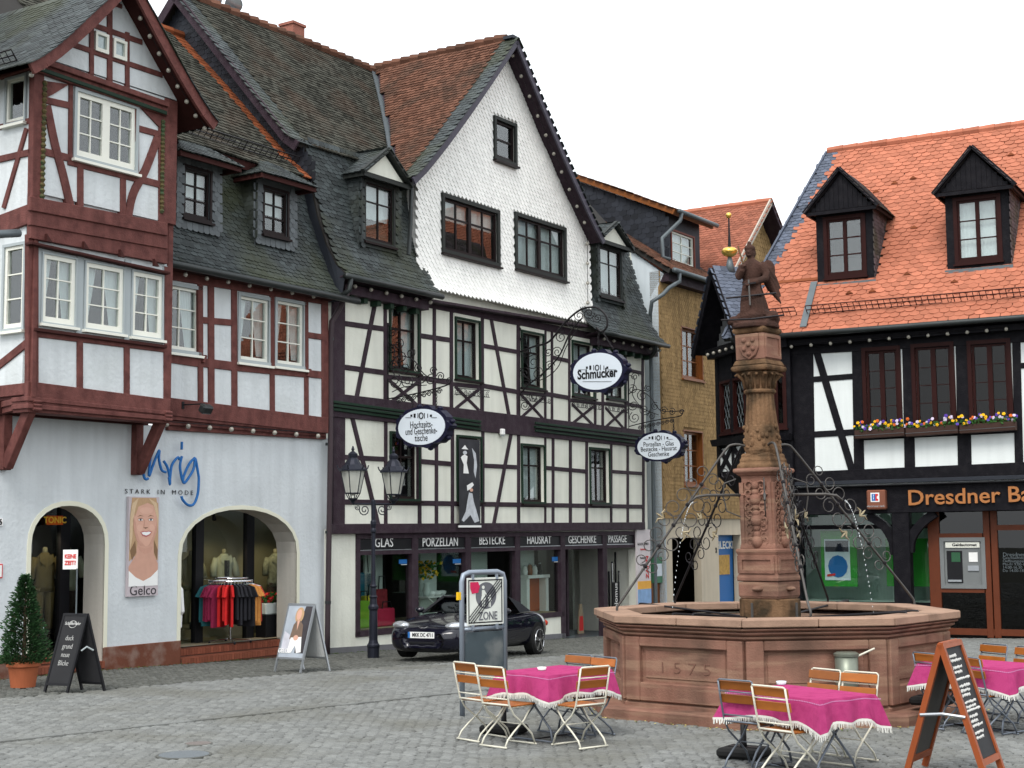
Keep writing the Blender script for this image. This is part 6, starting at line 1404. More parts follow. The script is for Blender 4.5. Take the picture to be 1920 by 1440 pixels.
# ---- iron braces with scrolls
zs = zc(836)
m_fl = M('fleur_de_lis_gilt_grey', (.30, .25, .16), .5, .3, 8, .1, metal=.4)
for i, (px, py) in enumerate(((1155, 1145), (1716, 1133), (1521, 1153), (1330, 1128), (1560, 1128))):
    e = onz(px, py, RT) if i < 3 else FC+V((-1.1 if i == 3 else 1.2, 1.9, RT))
    h = V((e.x-FC.x, e.y-FC.y, 0)); Lh = h.length; h.normalize(); up = V((0, 0, 1))
    s = FC+h*rd(60)+V((0, 0, zs)); top = FC+h*(rd(66)+.16)+V((0, 0, zs+.02)); k1 = FC+h*(rd(66)+.30)+V((0, 0, zs-.09))
    end = e-h*.02; k2 = e-h*.10+V((0, 0, .16))
    br = bpy.data.objects.new('iron_brace', None); scene.collection.objects.link(br); br.parent = ft
    Pb = [s, top, k1, k1+(k2-k1)*.3, k1+(k2-k1)*.7, k2, end+V((0, 0, .05)), end-V((0, 0, .03))]; Qb = []
    for ii in range(len(Pb)-1):
        a0_, a1_, a2_, a3_ = Pb[max(ii-1, 0)], Pb[ii], Pb[ii+1], Pb[min(ii+2, len(Pb)-1)]
        for kk in range(5): tt = kk/5; Qb.append(.5*((2*a1_)+(a2_-a0_)*tt+(2*a0_-5*a1_+4*a2_-a3_)*tt*tt+(3*a1_-a0_-3*a2_+a3_)*tt**3))
    MB().tube(Qb+[Pb[-1]], .017, 7).build('stay', m_ironlight if i < 3 else m_iron, br, smooth=True)
    d = (k2-k1); Ld = d.length; d.normalize(); nrm = h.cross(up).cross(d); nrm = nrm if nrm.z > 0 else -nrm
    n = 8 if i != 2 else 5
    for j in range(n):
        t = .16+.60*j/(n-1); base = k1+d*Ld*t; R = .115*(1-.5*abs(j-(n-1)/2)/(n/2))+.025
        for sg_ in (-1, 1):
            MB().tube(spiral(base+nrm*sg_*(R*1.02), d, nrm, R, 1.15, -sg_*math.pi/2, sg_*(1 if j % 2 else -1), 14, .45), .0075, 5).build('scroll', m_ironlight if i < 3 else m_iron, br)
    for t, sg_ in ((.5, 1), (.5, -1)):
        b = k1+d*Ld*t+nrm*sg_*.16
        for a in (-.7, 0, .7): MB().tube([b, b+(nrm*sg_*math.cos(a)+d*math.sin(a))*.08, b+(nrm*sg_*math.cos(a*1.6)+d*math.sin(a*1.6))*.13], [.012, .016, .005], 6).build('fleur_de_lis', m_fl, br)
    for t in (.22, .36, .5, .64, .78): MB().sphere(k1+d*Ld*t, .032, 7, 5).build('rosette', m_iron, br)
# ---- spouts, jets, chains
zsp = zc(928)
for i, a in enumerate((math.radians(-172), math.radians(-6), math.radians(-100), math.radians(80))):
    d = V((math.cos(a), math.sin(a), 0)); s = FC+d*.25+V((0, 0, zsp)); L = .72 if i < 2 else .5
    MB().tube([s, s+d*L*.8, s+d*L+V((0, 0, -.02)), s+d*(L+.08)+V((0, 0, -.09))], [.020, .019, .018, .015], 8).build('spout', m_ironlight, ft, smooth=True)
    MB().lathe(s+d*.03, [(.02, -.05), (.07, 0), (.02, .05)], 10).build('spout_mask', m_sand, ft)
    MB().tube([s+d*.15+V((0, 0, .22)), s+d*.32+V((0, 0, .16)), s+d*.34, s+d*.30+V((0, 0, -.22)), s+d*.1+V((0, 0, -.30))], .010, 5).build('spout_hoop', m_ironlight, ft)
    tip = s+d*(L+.08)+V((0, 0, -.09)); jet = MB(); v0 = .62
    for k in range(34):
        t = (k+random.uniform(-.2, .2))*.0172; p = tip+d*v0*t+V((0, 0, -.25*t-4.9*t*t))
        if p.z < .67: break
        jet.sphere(p, random.uniform(.0035, .0062), 5, 4, (1, 1, 2.6))
    if i < 2: jet.build('water_jet', M('water_drops', (.75, .80, .82), .1, 0, 1, 0) if i == 0 else bpy.data.materials['water_drops'], ft, kind='stuff')
for i, (px, y0, y1, sw) in enumerate(((1476, 872, 1062, .10), (1482, 876, 1078, .05), (1470, 880, 1030, .14))):
    p0 = atdepth(px, y0, FC.y-.35); p1 = atdepth(px+22, y1, FC.y-.45); n = 26; mb = MB()
    for k in range(n):
        t = k/n; c = p0+(p1-p0)*t+V((math.sin(t*6+i)*.03, 0, 0)); ax = V((1, 0, 0)) if k % 2 else V((0, 1, 0))
        mb.tube([c+ax*math.cos(q)*.022+V((0, 0, math.sin(q)*.036)) for q in [j*math.pi/4 for j in range(8)]], .007, 4, closed=True)
    mb.build('chain', m_ironlight, ft, kind='stuff')
for i, (pa, pb) in enumerate((((1420, 1137), (1300, 1153)), ((1418, 1134), (1262, 1153)), ((1480, 1137), (1720, 1147)), ((1480, 1136), (1698, 1150)), ((1400, 1131), (1200, 1133)), ((1490, 1130), (1590, 1127)))):
    a = FC+(onz(*pa, 1.1)-FC).normalized()*.3; a.z = 1.12; b = onz(*pb, RT); dd = V((b.x-FC.x, b.y-FC.y, 0)).normalized(); b2 = V((b.x, b.y, RT+.012))
    MB().tube([a, b2-dd*.06, b2, b2+dd*.02+V((0, 0, -.03))], .016, 6).build('jug_rest_bar', m_iron, ft)
for sx in (-1, 1): MB().tube([FC+V((sx*.30, -.33, 1.05)), FC+V((sx*.30, -.33, 1.38))], .018, 6).build('iron_pin', m_ironlight, ft)
# metal bin on the step
bn = thing('ash_bin', 'grey lidded metal bin hooked on the fountain wall behind the middle table', 'bin', atdepth(1589, 1300, 18.0))
c = atdepth(1589, 1300, 18.05); zt_ = atdepth(1589, 1230, 18.05).z; zb2 = atdepth(1589, 1300, 18.05).z
MB().lathe(V((c.x, c.y, 0)), [(.135, zb2-.1), (.14, zt_)], 22).build('body', M('grey_bin_steel', (.20, .22, .18), .4, .15, 6, .03, metal=.5), bn, smooth=True)
MB().lathe(V((c.x, c.y, 0)), [(.15, zt_), (.155, zt_+.03), (.12, zt_+.05), (0, zt_+.055)], 22, cap=False).build('lid', bpy.data.materials['grey_bin_steel'], bn)
MB().tube([V((c.x+.10, c.y-.05, zt_-.01)), V((c.x+.34, c.y-.02, zt_+.09))], .012, 6).build('handle', m_chairframe, bn)
MB().lathe(V((c.x, c.y, 0)), [(.10, .19), (.10, zb2-.09)], 16).build('foot', m_iron, bn)

# the old column leans a little to the left
def lean(o):
    if o.type == 'MESH' and o.name.split('.')[0] not in ('step', 'basin_wall', 'rim_slab', 'water', 'water_jet', 'panel_frame', 'sunk_panel', 'jug_rest_bar'):
        off = root_of(o)
        for v in o.data.vertices:
            h = v.co.z+off.z-1.25
            if h > 0: v.co.x -= .021*h
    for c in o.children: lean(c)
lean(ft); lean(st)
# ================================================================== cafe chairs, tables
def make_chair(grey):
    t = bpy.data.objects.new('folding_chair', None); scene.collection.objects.link(t); fm = m_chairgrey if grey else m_chairframe
    w = .205
    def T(name, pts, r=.0105): MB().tube(pts, r, 7).build(name, fm, t, smooth=True, local=True)
    for s in (-1, 1):
        T('back_leg', [(s*w, -.29, .87), (s*w, -.255, .70), (s*w, -.20, .47), (s*w, -.13, .36), (s*w, .03, .24), (s*w, .16, .13), (s*w, .215, .012)])
        T('front_leg', [(s*(w-.025), .19, .43), (s*(w-.025), .06, .28), (s*(w-.025), -.10, .17), (s*(w-.025), -.20, .09), (s*(w-.025), -.245, .012)])
    T('floor_bar', [(-w-.02, .215, .012), (w+.02, .215, .012)]); T('floor_bar', [(-w, -.245, .012), (w, -.245, .012)])
    T('cross_bar', [(-w, .03, .24), (w, .03, .24)], .006); T('cross_bar', [(-w, -.215, .53), (w, -.215, .53)], .008); T('cross_bar', [(-w, -.20, .465), (w, -.20, .465)], .011)
    T('top_bar', [(-w, -.29, .87), (-w+.02, -.294, .882), (w-.02, -.294, .882), (w, -.29, .87)], .009)
    T('cross_bar', [(-w, -.27, .765), (w, -.27, .765)], .007)
    T('seat_rail', [(-w+.02, -.19, .435), (-w+.02, .20, .435)], .009); T('seat_rail', [(w-.02, -.19, .435), (w-.02, .20, .435)], .009)
    for (y, z) in ((-.268, .825), (-.236, .69)):
        MB().box((0, y+.012, z), .43, .018, .088, (V((1, 0, 0)), V((0, .98, .2)).normalized(), V((0, -.2, .98)).normalized())).build('back_slat', m_chairwood, t, bevel=.004, local=True)
    for k in range(6): MB().box((0, -.155+k*.068, .452), .43, .056, .016).build('seat_slat', m_chairwood, t, bevel=.003, local=True)
    return t
chairs = [  # (left top px, right top px, back towards the camera?, grey?, label)
    ((849, 1242), (893, 1246.5), True, False, 'slatted folding chair at far left of the left pink table'),
    ((896, 1250), (941, 1253.5), True, False, 'slatted folding chair second from left at the left pink table'),
    ((1091, 1254), (1140.6, 1250), True, False, 'slatted folding chair at the right end of the left pink table'),
    ((1064, 1227), (1110.6, 1230.6), False, True, 'left of two slatted chairs behind the left pink table'),
    ((1111.6, 1231.5), (1158.5, 1236), False, True, 'right of two slatted chairs behind the left pink table'),
    ((1346, 1275), (1410, 1280), True, True, 'grey framed slatted chair at far left of the middle pink table'),
    ((1410, 1286), (1471, 1292), True, False, 'white framed slatted chair nearest the camera at the middle pink table'),
    ((1519, 1254), (1580, 1260), False, False, 'left of two slatted chairs behind the middle pink table'),
    ((1582, 1260), (1646, 1264.5), False, False, 'right of two slatted chairs behind the middle pink table'),
    ((1708, 1224), (1764, 1229), True, True, 'slatted chair behind the chalkboard at left of the right pink table'),
    ((1786, 1231), (1841, 1237), True, True, 'slatted chair half hidden by the chalkboard at the right pink table'),
    ((1837, 1207), (1894, 1211.6), False, True, 'left of two slatted chairs behind the right pink table'),
    ((1904, 1212.5), (1960, 1217), False, True, 'slatted chair cut by the right picture edge behind the right pink table')]
proto = {}
for a, b, away, grey, lab in chairs:
    if grey in proto: c = copy_tree(proto[grey])
    else: c = make_chair(grey); proto[grey] = c
    p, q = onz(*a, .87), onz(*b, .87); e = (q-p); e.z = 0; e.normalize()
    x = e if away else -e; y = V((-x.y, x.x, 0)); mid = (p+q)/2
    c.location = V((mid.x, mid.y, gz(mid.x, mid.y)))+y*.29; c.rotation_euler.z = math.atan2(x.y, x.x)
    tag(c, lab, 'chair', 'folding cafe chairs')
def cloth_table(front, right, back, label_t, label_c, seed):
    """corner pixels on the table top; builds the folding table and the cloth lying on it."""
    zt = .76
    f, r, k = onz(*front, zt), onz(*right, zt), onz(*back, zt)
    return f, r, k
tables = [((1028, 1268), 0.86, 1.16, (1130, 1257), 'left'), ((1555, 1314), .78, 1.30, (1643, 1298), 'middle'), ((1887, 1255), .80, 1.36, (1990, 1240), 'right')]
for i, (fp, short, long_, rp, wd) in enumerate(tables):
    zt = .76; f = onz(*fp, zt); rdir = onz(*rp, zt)-f; rdir.z = 0; rdir.normalize()
    if i == 0: ex = rdir; ey = V((-ex.y, ex.x, 0)); LX, LY = 1.04, .80
    elif i == 1: ey = V((-.55, .835, 0)); ex = V((.835, .55, 0)); LX, LY = .74, 1.22; f = f+V((-.09, .02, 0))
    else: ey = V((-.60, .80, 0)); ex = V((.80, .60, 0)); LX, LY = .80, 1.20
    ctr = f+ex*LX/2+ey*LY/2
    g = gz(ctr.x, ctr.y)
    t = thing('folding_table', 'folding cafe table standing under the %s pink cloth' % wd, 'table', (ctr.x, ctr.y, g), 'folding cafe tables')
    def W(x, y, z): return V((ctr.x, ctr.y, 0))+ex*x+ey*y+V((0, 0, z))
    MB().box(W(0, 0, zt-.02), LX-.03, LY-.03, .025, (ex, ey, V((0, 0, 1)))).build('table_top', m_chairwood, t)
    big = ey if LY > LX else ex; sm = ex if LY > LX else ey; hb = max(LX, LY)/2-.16; hs = min(LX, LY)/2-.10
    for s in (-1, 1):
        for q in (-1, 1):
            P = [W(0, 0, zt-.04)+big*s*hb+sm*q*hs, W(0, 0, .38)+big*s*(hb-.02)-sm*q*.02, W(0, 0, .15)+big*s*(hb-.02)-sm*q*(hs-.05), W(0, 0, .015)+big*s*hb-sm*q*hs]
            MB().tube(P, .013, 7).build('leg', m_chairgrey, t, smooth=True)
        MB().tube([W(0, 0, .015)+big*s*hb-sm*hs, W(0, 0, .015)+big*s*hb+sm*hs], .012, 6).build('floor_bar', m_chairgrey, t)
    MB().tube([W(0, 0, .40)-big*hb, W(0, 0, zt-.05)], .009, 6).build('brace', m_iron, t); MB().tube([W(0, 0, .40)+big*hb, W(0, 0, zt-.05)], .009, 6).build('brace', m_iron, t); MB().tube([W(0, 0, .02)-big*hb, W(0, 0, .02)+big*hb], .009, 6).build('floor_stretcher', m_iron, t)
    # cloth
    cl = thing('tablecloth', 'magenta pink woven cloth with white fringe on the %s cafe table' % wd, 'tablecloth', (ctr.x, ctr.y, zt), 'pink tablecloths')
    rng = random.Random(20+i); n = 18; drop = .215; hx, hy = LX/2+.008, LY/2+.008
    per = []                         # perimeter samples (x, y, outward)
    def edge(p, q, m): return [(p[0]+(q[0]-p[0])*k/m, p[1]+(q[1]-p[1])*k/m) for k in range(m)]
    cs = [(-hx, -hy), (hx, -hy), (hx, hy), (-hx, hy)]; per = []
    for k in range(4): per += edge(cs[k], cs[(k+1) % 4], 20)
    M_ = len(per); ph = rng.uniform(0, 6)
    rings = []; top = []
    for (x, y) in per: top.append(W(x, y, zt+.006))
    rings.append(top)
    ctrv = [W(0, 0, zt+.004)]
    for lev in range(1, 6):
        tt = lev/5; ring = []
        for k, (x, y) in enumerate(per):
            ox = 1 if x >= hx-1e-4 else (-1 if x <= -hx+1e-4 else 0); oy = 1 if y >= hy-1e-4 else (-1 if y <= -hy+1e-4 else 0)
            s = k % 20; cd = min(s, 20-s)/10; corner = max(0, 1-cd*2.4)        # 1 at a corner
            out = .012+.055*tt*(1+math.sin(k*.85+ph+.8*math.sin(k*.37)))*.5+.06*corner*tt
            nx, ny = ox, oy; dz = drop*(1+.34*corner)*tt+.012*math.sin(k*.7+ph)*tt
            if ox == 0: nx = (x/hx)*corner*.6
            if oy == 0: ny = (y/hy)*corner*.6
            ring.append(W(x+nx*out, y+ny*out, zt+.004-.004*(lev == 1)-dz))
        rings.append(ring)
    mb = MB(); mb.add(ctrv+top, [(0, 1+k, 1+(k+1) % M_) for k in range(M_)])
    for a_, b_ in zip(rings, rings[1:]): mb.add(a_+b_, [(k, M_+k, M_+(k+1) % M_, (k+1) % M_) for k in range(M_)])
    mb.build('cloth', m_cloth, cl, smooth=False)
    last = rings[-1]; mb = MB(); mb2 = MB()
    for k in range(M_):
        p, q = last[k], last[(k+1) % M_]; prev = rings[-2][k]; outv = (p-W(0, 0, p.z)); outv.z = 0; outv.normalize()
        mb2.add([p+outv*.004, q+outv*.004, q+outv*.005-V((0, 0, .022)), p+outv*.005-V((0, 0, .022))], [(0, 1, 2, 3)])
        for j in range(4):
            s = p+(q-p)*((j+.5)/4); l_ = rng.uniform(.035, .055); sw = V((rng.uniform(-.008, .008), rng.uniform(-.008, .008), 0))
            w_ = (q-p)/4*.36; mb.add([s-w_+outv*.004-V((0, 0, .018)), s+w_+outv*.004-V((0, 0, .018)), s+w_*.6+sw+outv*.006-V((0, 0, .018+l_)), s-w_*.6+sw+outv*.006-V((0, 0, .018+l_))], [(0, 1, 2, 3)])
    mb2.build('hem', m_fringe, cl); mb.build('fringe', m_fringe, cl, kind='stuff')
    # drawn-thread stitch line just below the table edge
    mb = MB()
    for k in range(M_):
        p, q = rings[1][k], rings[1][(k+1) % M_]; o = (p-W(0, 0, p.z)); o.z = 0; o.normalize()
        for j in range(3):
            s = p+(q-p)*((j+.3)/3)+o*.005+V((0, 0, .03)); e2 = (q-p)/3*.35; mb.add([s-e2, s+e2, s+e2-V((0, 0, .010)), s-e2-V((0, 0, .010))], [(0, 1, 2, 3)])
    mb.build('stitching', M('pale_pink_stitch', (.55, .25, .45), .9) if i == 0 else bpy.data.materials['pale_pink_stitch'], cl, kind='stuff')
    # ashtray
    if i < 2:
        ap_ = onz(*((1016, 1256), (1465, 1283))[i], zt+.01); at_ = thing('ashtray', ('small white ashtray on the left pink table' if i == 0 else 'small clear glass ashtray on the middle pink table'), 'ashtray', ap_, None)
        MB().lathe(ap_, [(.045, 0), (.055, .03), (.05, .032), (.04, .010), (0, .010)], 14, cap=False).build('bowl', m_white if i == 0 else m_signwhite, at_, smooth=True)
# parasol bases
for i, (px, py) in enumerate(((945, 1375), (1395, 1420), (1712, 1318))):
    p = onz(px, py, 0 if i < 2 else .2); t = thing('parasol_base', ('black parasol base under the left pink table', 'black parasol base beneath the middle pink table', 'black parasol base on the fountain step behind the chalkboard')[i], 'parasol base', p, 'parasol bases')
    if i == 2: p = V((FC.x, FC.y, .2))+(V((p.x, p.y, 0))-V((FC.x, FC.y, 0))).normalized()*2.52
    z0 = .2 if i == 2 else gz(p.x, p.y)
    MB().box(V((p.x, p.y, z0+.055)), .46, .42, .10, (A.n, A.a, V((0, 0, 1)))).build('weight', m_rubber, t, bevel=.03)
    MB().box(V((p.x, p.y, z0+.108)), .34, .06, .012, (A.n, A.a, V((0, 0, 1)))).build('carry_strap', m_iron, t)
    MB().lathe(V((p.x, p.y, z0)), [(.04, .10), (.032, .16), (.03, .46)], 12).build('socket', m_black, t, smooth=True)
# ================================================================== parked roadster
rw, fw_ = ong(1000, 1226), ong(856, 1243)
fd_ = (fw_-rw); fd_.z = 0; fd_.normalize(); lf_ = V((-fd_.y, fd_.x, 0)); lf_ = lf_ if lf_.dot(A.n) > 0 else -lf_
cc_ = rw+fd_*1.24-lf_*.80
car = thing('parked_roadster', 'black blue two-seat roadster with soft top parked behind the zone sign', 'car', V((cc_.x, cc_.y, gz(cc_.x, cc_.y))))
cz = gz(cc_.x, cc_.y); slope = (gz(*fw_.xy)-gz(*rw.xy))/2.26
CS = 1.10
def cp(x, y, z): return V((cc_.x, cc_.y, cz+y*slope))+lf_*x*CS+fd_*y*CS+V((0, 0, z*CS*.96))       # x to the car's left
stn = [(2.00, .22, .42, .46, .47), (1.95, .15, .64, .52, .56), (1.75, .12, .76, .60, .655), (1.45, .17, .81, .68, .73), (1.05, .17, .835, .74, .80), (.70, .17, .83, .78, .86), (.25, .17, .82, .80, .84), (-.40, .17, .82, .82, .86), (-.85, .17, .835, .86, .89), (-1.25, .18, .835, .86, .895), (-1.62, .22, .79, .80, .85), (-1.90, .28, .68, .70, .77), (-1.97, .36, .50, .62, .68)]
mb = MB(); vs = []; n = 0
for (y, zb0_, w, zs_, zt_) in stn:
    half = [(0, zb0_), (w*.8, zb0_), (w*.97, zb0_+.10), (w, (zb0_+zs_)/2+.05), (w*.975, zs_-.05), (w*.87, zs_+.02), (w*.5, zt_-.015), (0, zt_)]
    ring = half+[(-x, z) for x, z in reversed(half[1:-1])]; n = len(ring); vs += [cp(x, y, z) for x, z in ring]
fs = [(j*n+k, j*n+(k+1) % n, (j+1)*n+(k+1) % n, (j+1)*n+k) for j in range(len(stn)-1) for k in range(n)]+[tuple(range(n)), tuple((len(stn)-1)*n+k for k in range(n-1, -1, -1))]
bo = mb.add(vs, fs).build('body', m_carpaint, car, smooth=True); ss = bo.modifiers.new('smooth', 'SUBSURF'); ss.levels = 2; ss.render_levels = 2
def cyl(c, ax, r, w, n=24, prof=None):
    mb = MB(); prof = prof or [(r, -w/2), (r, w/2)]; t = MB().lathe((0, 0, 0), prof, n); rt = V(ax).to_track_quat('Z', 'Y').to_matrix(); mb.add([V(c)+rt @ v for v in t.v], t.f); return mb
for sx in (-1, 1):
    for y in (1.13, -1.13):
        cyl(cp(sx*.745, y, .33), lf_*sx, .345, .19, 28).build('wheel_arch', m_rubber, car)
        wh = cyl(cp(sx*.775, y, .295), lf_*sx, .3, .19, 28, [(.22, -.095), (.285, -.095), (.297, -.06), (.297, .05), (.285, .085), (.225, .092)]).build('wheel', m_rubber, car, smooth=True)
        cyl(cp(sx*.80, y, .295), lf_*sx, .2, .02, 28, [(.225, .05), (.235, .072), (.222, .076), (.205, .02)]).build('rim', m_chrome, wh, smooth=True)
        cyl(cp(sx*.80, y, .295), lf_*sx, .2, .01, 24, [(.21, .0), (.21, .006)]).build('brake_disc', m_iron, wh)
        for k in range(5):
            a = k*2*math.pi/5+.3; d = fd_*math.cos(a)+V((0, 0, math.sin(a)))
            for da in (-.13, .13):
                d2 = fd_*math.cos(a+da)+V((0, 0, math.sin(a+da))); MB().bar(cp(sx*.868, y, .295)+d*.03, cp(sx*.862, y, .295)+d2*.218, .032, .022, lf_*sx).build('spoke', m_chrome, wh)
        cyl(cp(sx*.868, y, .295), lf_*sx, .04, .03, 14).build('hub_cap', m_chrome, wh)
# soft top, glass
def quadm(P, mat, nm, th=.012): return MB().prism(P, (P[1]-P[0]).cross(P[2]-P[0]).normalized()*-th).build(nm, mat, car)
wsb, wst = [cp(-.66, .62, .84), cp(.66, .62, .84)], [cp(-.52, .12, 1.13), cp(.52, .12, 1.13)]
quadm([wsb[1], wsb[0], wst[0], wst[1]], m_carglass, 'windscreen')
for s in (-1, 1): MB().tube([cp(s*.69, .66, .83), cp(s*.54, .12, 1.14)], .028, 6).build('windscreen_pillar', m_black, car)
MB().tube([wst[0], wst[1]], .03, 6).build('windscreen_header', m_black, car)
mb = MB(); rows = [(.14, .54, 1.15), (-.10, .55, 1.18), (-.45, .56, 1.17), (-.75, .60, 1.07), (-1.02, .66, .89)]; vs = []
for (y, w, z) in rows: vs += [cp(-w, y, z-.03), cp(-w*.7, y, z), cp(0, y, z+.015), cp(w*.7, y, z), cp(w, y, z-.03)]
fs = [(j*5+k, j*5+k+1, j*5+k+6, j*5+k+5) for j in range(4) for k in range(4)]
sto = MB().add(vs, fs).build('soft_top', m_softtop, car, smooth=True)
for s in (-1, 1):
    quadm([cp(s*.76, .55, .82), cp(s*.78, -.42, .84), cp(s*.57, -.40, 1.12), cp(s*.55, .10, 1.11)], m_carglass, 'side_window')
    MB().add([cp(s*.56, -.38, 1.15), cp(s*.78, -.42, .84), cp(s*.74, -1.0, .87), cp(s*.62, -.75, 1.04)], [(0, 1, 2, 3)]).build('top_quarter', m_softtop, car)
    MB().sphere(cp(s*.88, .42, .88), .10, 10, 8, (1, .8, .65)).build('door_mirror', m_carpaint, car, smooth=True)
    h = MB().sphere((0, 0, 0), 1, 14, 10); MB().add([cp(s*.56, 1.72, .615)+lf_*v.x*.22*1+fd_*(v.y*.17-v.x*s*.09)+V((0, 0, v.z*.085)) for v in h.v], h.f).build('headlight', m_headlight, car, smooth=True)
    MB().sphere(cp(s*.56, 1.80, .62), .05, 10, 8).build('headlamp_reflector', m_chrome, car, smooth=True)
    MB().sphere(cp(s*.50, 1.93, .30), .045, 8, 6).build('fog_light', m_headlight, car, smooth=True)
    MB().box(cp(s*.795, 1.50, .42), .03, .12, .035, (lf_, fd_, V((0, 0, 1)))).build('side_marker', M('amber_red_marker', (.40, .03, .01), .3) if s < 0 else bpy.data.materials['amber_red_marker'], car, bevel=.01)
    MB().box(cp(s*.835, -.15, .52), .012, .95, .006, (lf_, fd_, V((0, 0, 1)))).build('door_seam', m_black, car); MB().box(cp(s*.84, -.42, .70), .03, .14, .03, (lf_, fd_, V((0, 0, 1)))).build('door_handle', m_carpaint, car, bevel=.01)
    MB().sphere(cp(s*.62, -1.90, .62), .09, 10, 8, (1, 1, .8)).build('tail_light', bpy.data.materials['amber_red_marker'], car, smooth=True)
MB().box(cp(0, 1.97, .31), .62, .08, .11, (lf_, fd_, V((0, 0, 1)))).build('grille_mouth', m_black, car, bevel=.04)
MB().box(cp(0, 2.005, .45), .54, .014, .115, (lf_, fd_, V((0, 0, 1)))).build('number_plate', m_white, car)
MB().box(cp(-.245, 2.014, .45), .045, .006, .11, (lf_, fd_, V((0, 0, 1)))).build('plate_band', m_blue, car)
put_text(MB(), 'MKK DC 4711', cp(.025, 2.016, .45), lf_*1, V((0, 0, 1)), .10, .004, .002, width=.44).build('plate_lettering', m_black, car, kind='stuff')
for s in (-1, 1): MB().tube([cp(s*.09, 1.95, .60), cp(s*.04, 1.97, .575), cp(0, 1.97, .585)], .009, 5).build('badge_wing', m_chrome, car)
MB().bar(cp(-.60, .60, .855), cp(.1, .66, .87), .012, .012).build('wiper', m_black, car)
for s in (-.33, .33): MB().box(cp(s, -.35, .95), .36, .10, .34, (lf_, fd_, V((0, 0, 1)))).build('seat_back', m_rubber, car, bevel=.04)
# ================================================================== street lamp
lp = ong(700, 1233); ld = lp.y
sl = thing('street_lamp', 'two-lantern cast iron street lamp on the pavement between the two shop houses', 'street lamp', lp)
zl_ = lambda y: atdepth(700, y, ld).z-lp.z
m_lampi = M('blue_black_lamp_iron', (.020, .022, .032), .45, .2, 6, .1, metal=.4)
k = ld/2750
prof = [(11, 1233), (11, 1215), (12, 1212), (12, 1209), (9.5, 1206), (8.0, 1200), (7.6, 1145), (9.5, 1141), (9.5, 1137), (7.0, 1133), (6.5, 1122), (8.0, 1119), (5.5, 1116), (5.0, 1102), (7.0, 1099), (5.0, 1096), (4.2, 1090), (3.6, 1000), (5.4, 997), (5.4, 994), (3.8, 990), (5.6, 983), (5.6, 978), (4, 975), (4.4, 940), (2, 936)]
MB().lathe(lp, [(r*k, zl_(y)) for r, y in prof], 14).build('post', m_lampi, sl, smooth=False)
ad = V((.86, .51, 0)).normalized()
def lamp_at(c):
    ln = bpy.data.objects.new('lantern', None); scene.collection.objects.link(ln); ln.parent = sl; ln.location = c-lp
    MB().lathe(c, [(.03, -.10), (.05, -.06), (.09, -.03), (.10, 0)], 8).build('lantern_base', m_lampi, ln)
    R = lambda r, z: [c+V((math.cos(a)*r, math.sin(a)*r, z)) for a in [i*math.pi/3+.3 for i in range(6)]]
    b, t = R(.15, .10), R(.25, .56)
    for i in range(6):
        j = (i+1) % 6; MB().add([b[i], b[j], t[j], t[i]], [(0, 1, 2, 3)]).build('lantern_pane', m_lampglass, ln)
        MB().tube([c+V((0, 0, 0))+(b[i]-c)*V((1, 1, 0)).length*0+V(((b[i]-c).x*.6, (b[i]-c).y*.6, .0)), b[i], t[i]], .011, 5).build('glazing_bar', m_lampi, ln)
        MB().tube([t[i], t[i]+V(((t[i]-c).x*.22, (t[i]-c).y*.22, .05)), t[i]+V(((t[i]-c).x*.30, (t[i]-c).y*.30, .11))], .014, 5).build('corner_curl', m_lampi, ln)
    MB().lathe(c, [(.15, .085), (.16, .10), (.15, .115)], 6, ph=.3).build('lower_ring', m_lampi, ln)
    MB().lathe(c, [(.29, .55), (.29, .58), (.18, .68), (.12, .78), (.085, .82), (.095, .86), (.10, .90), (.05, .94), (.02, .96), (.035, .99), (.012, 1.06)], 12, ph=.3).build('lantern_cap', m_lampi, ln)
    MB().lathe(c, [(.03, .05), (.03, .18), (.05, .24), (.045, .34), (.0, .37)], 10, cap=False).build('mantle', m_bulb, ln, smooth=True)
za_ = zl_(945)
zlb = zl_(936)
for s in (-1, 1):
    c = lp+ad*s*.46+V((0, 0, zlb+.02 if s < 0 else zlb)); lamp_at(c)
    MB().tube([lp+V((0, 0, za_)), lp+ad*s*.30+V((0, 0, za_+.0)), lp+ad*s*.46+V((0, 0, za_)), c-V((0, 0, .08))], .018, 7).build('arm', m_lampi, sl)
    MB().tube(spiral(lp+ad*s*.20+V((0, 0, za_-.12)), ad*s, V((0, 0, 1)), .12, 1.6, .4, -1, 18, .2), .012, 5).build('arm_scroll', m_lampi, sl)
    MB().tube(spiral(lp+ad*s*.35+V((0, 0, za_-.07)), ad*s, V((0, 0, 1)), .06, 1.4, .4, -1, 14, .2), .010, 5).build('arm_scroll', m_lampi, sl)
# ================================================================== end of pedestrian zone sign
zo = ong(867, 1342); ZP = Plane(zo, (.76, .65, 0))
zs_g = thing('traffic_sign', 'end of pedestrian zone sign in a low galvanised tube frame before the car', 'traffic sign', zo)
zz = lambda x, y: ZP.uz(x, y)
uW = zz(946, 1150)[0]; zt = zz(867, 1074)[1]; g = gz(zo.x, zo.y)
ZW = lambda u, z, d=0: ZP.w(u, z, d)
mb = MB().tube([ZW(0, g-.05), ZW(0, zt-.12), ZW(.03, zt-.03), ZW(.12, zt), ZW(uW-.12, zt), ZW(uW-.03, zt-.03), ZW(uW, zt-.12), ZW(uW, g-.05)], .035, 10); mb.build('frame_tube', m_galv, zs_g, smooth=True)
zb_p, zt_p = zz(867, 1172)[1]-.01, zt-.07
MB().tube([ZW(0, zb_p-.05), ZW(uW, zb_p-.05)], .026, 8).build('cross_tube', m_galv, zs_g, smooth=True)
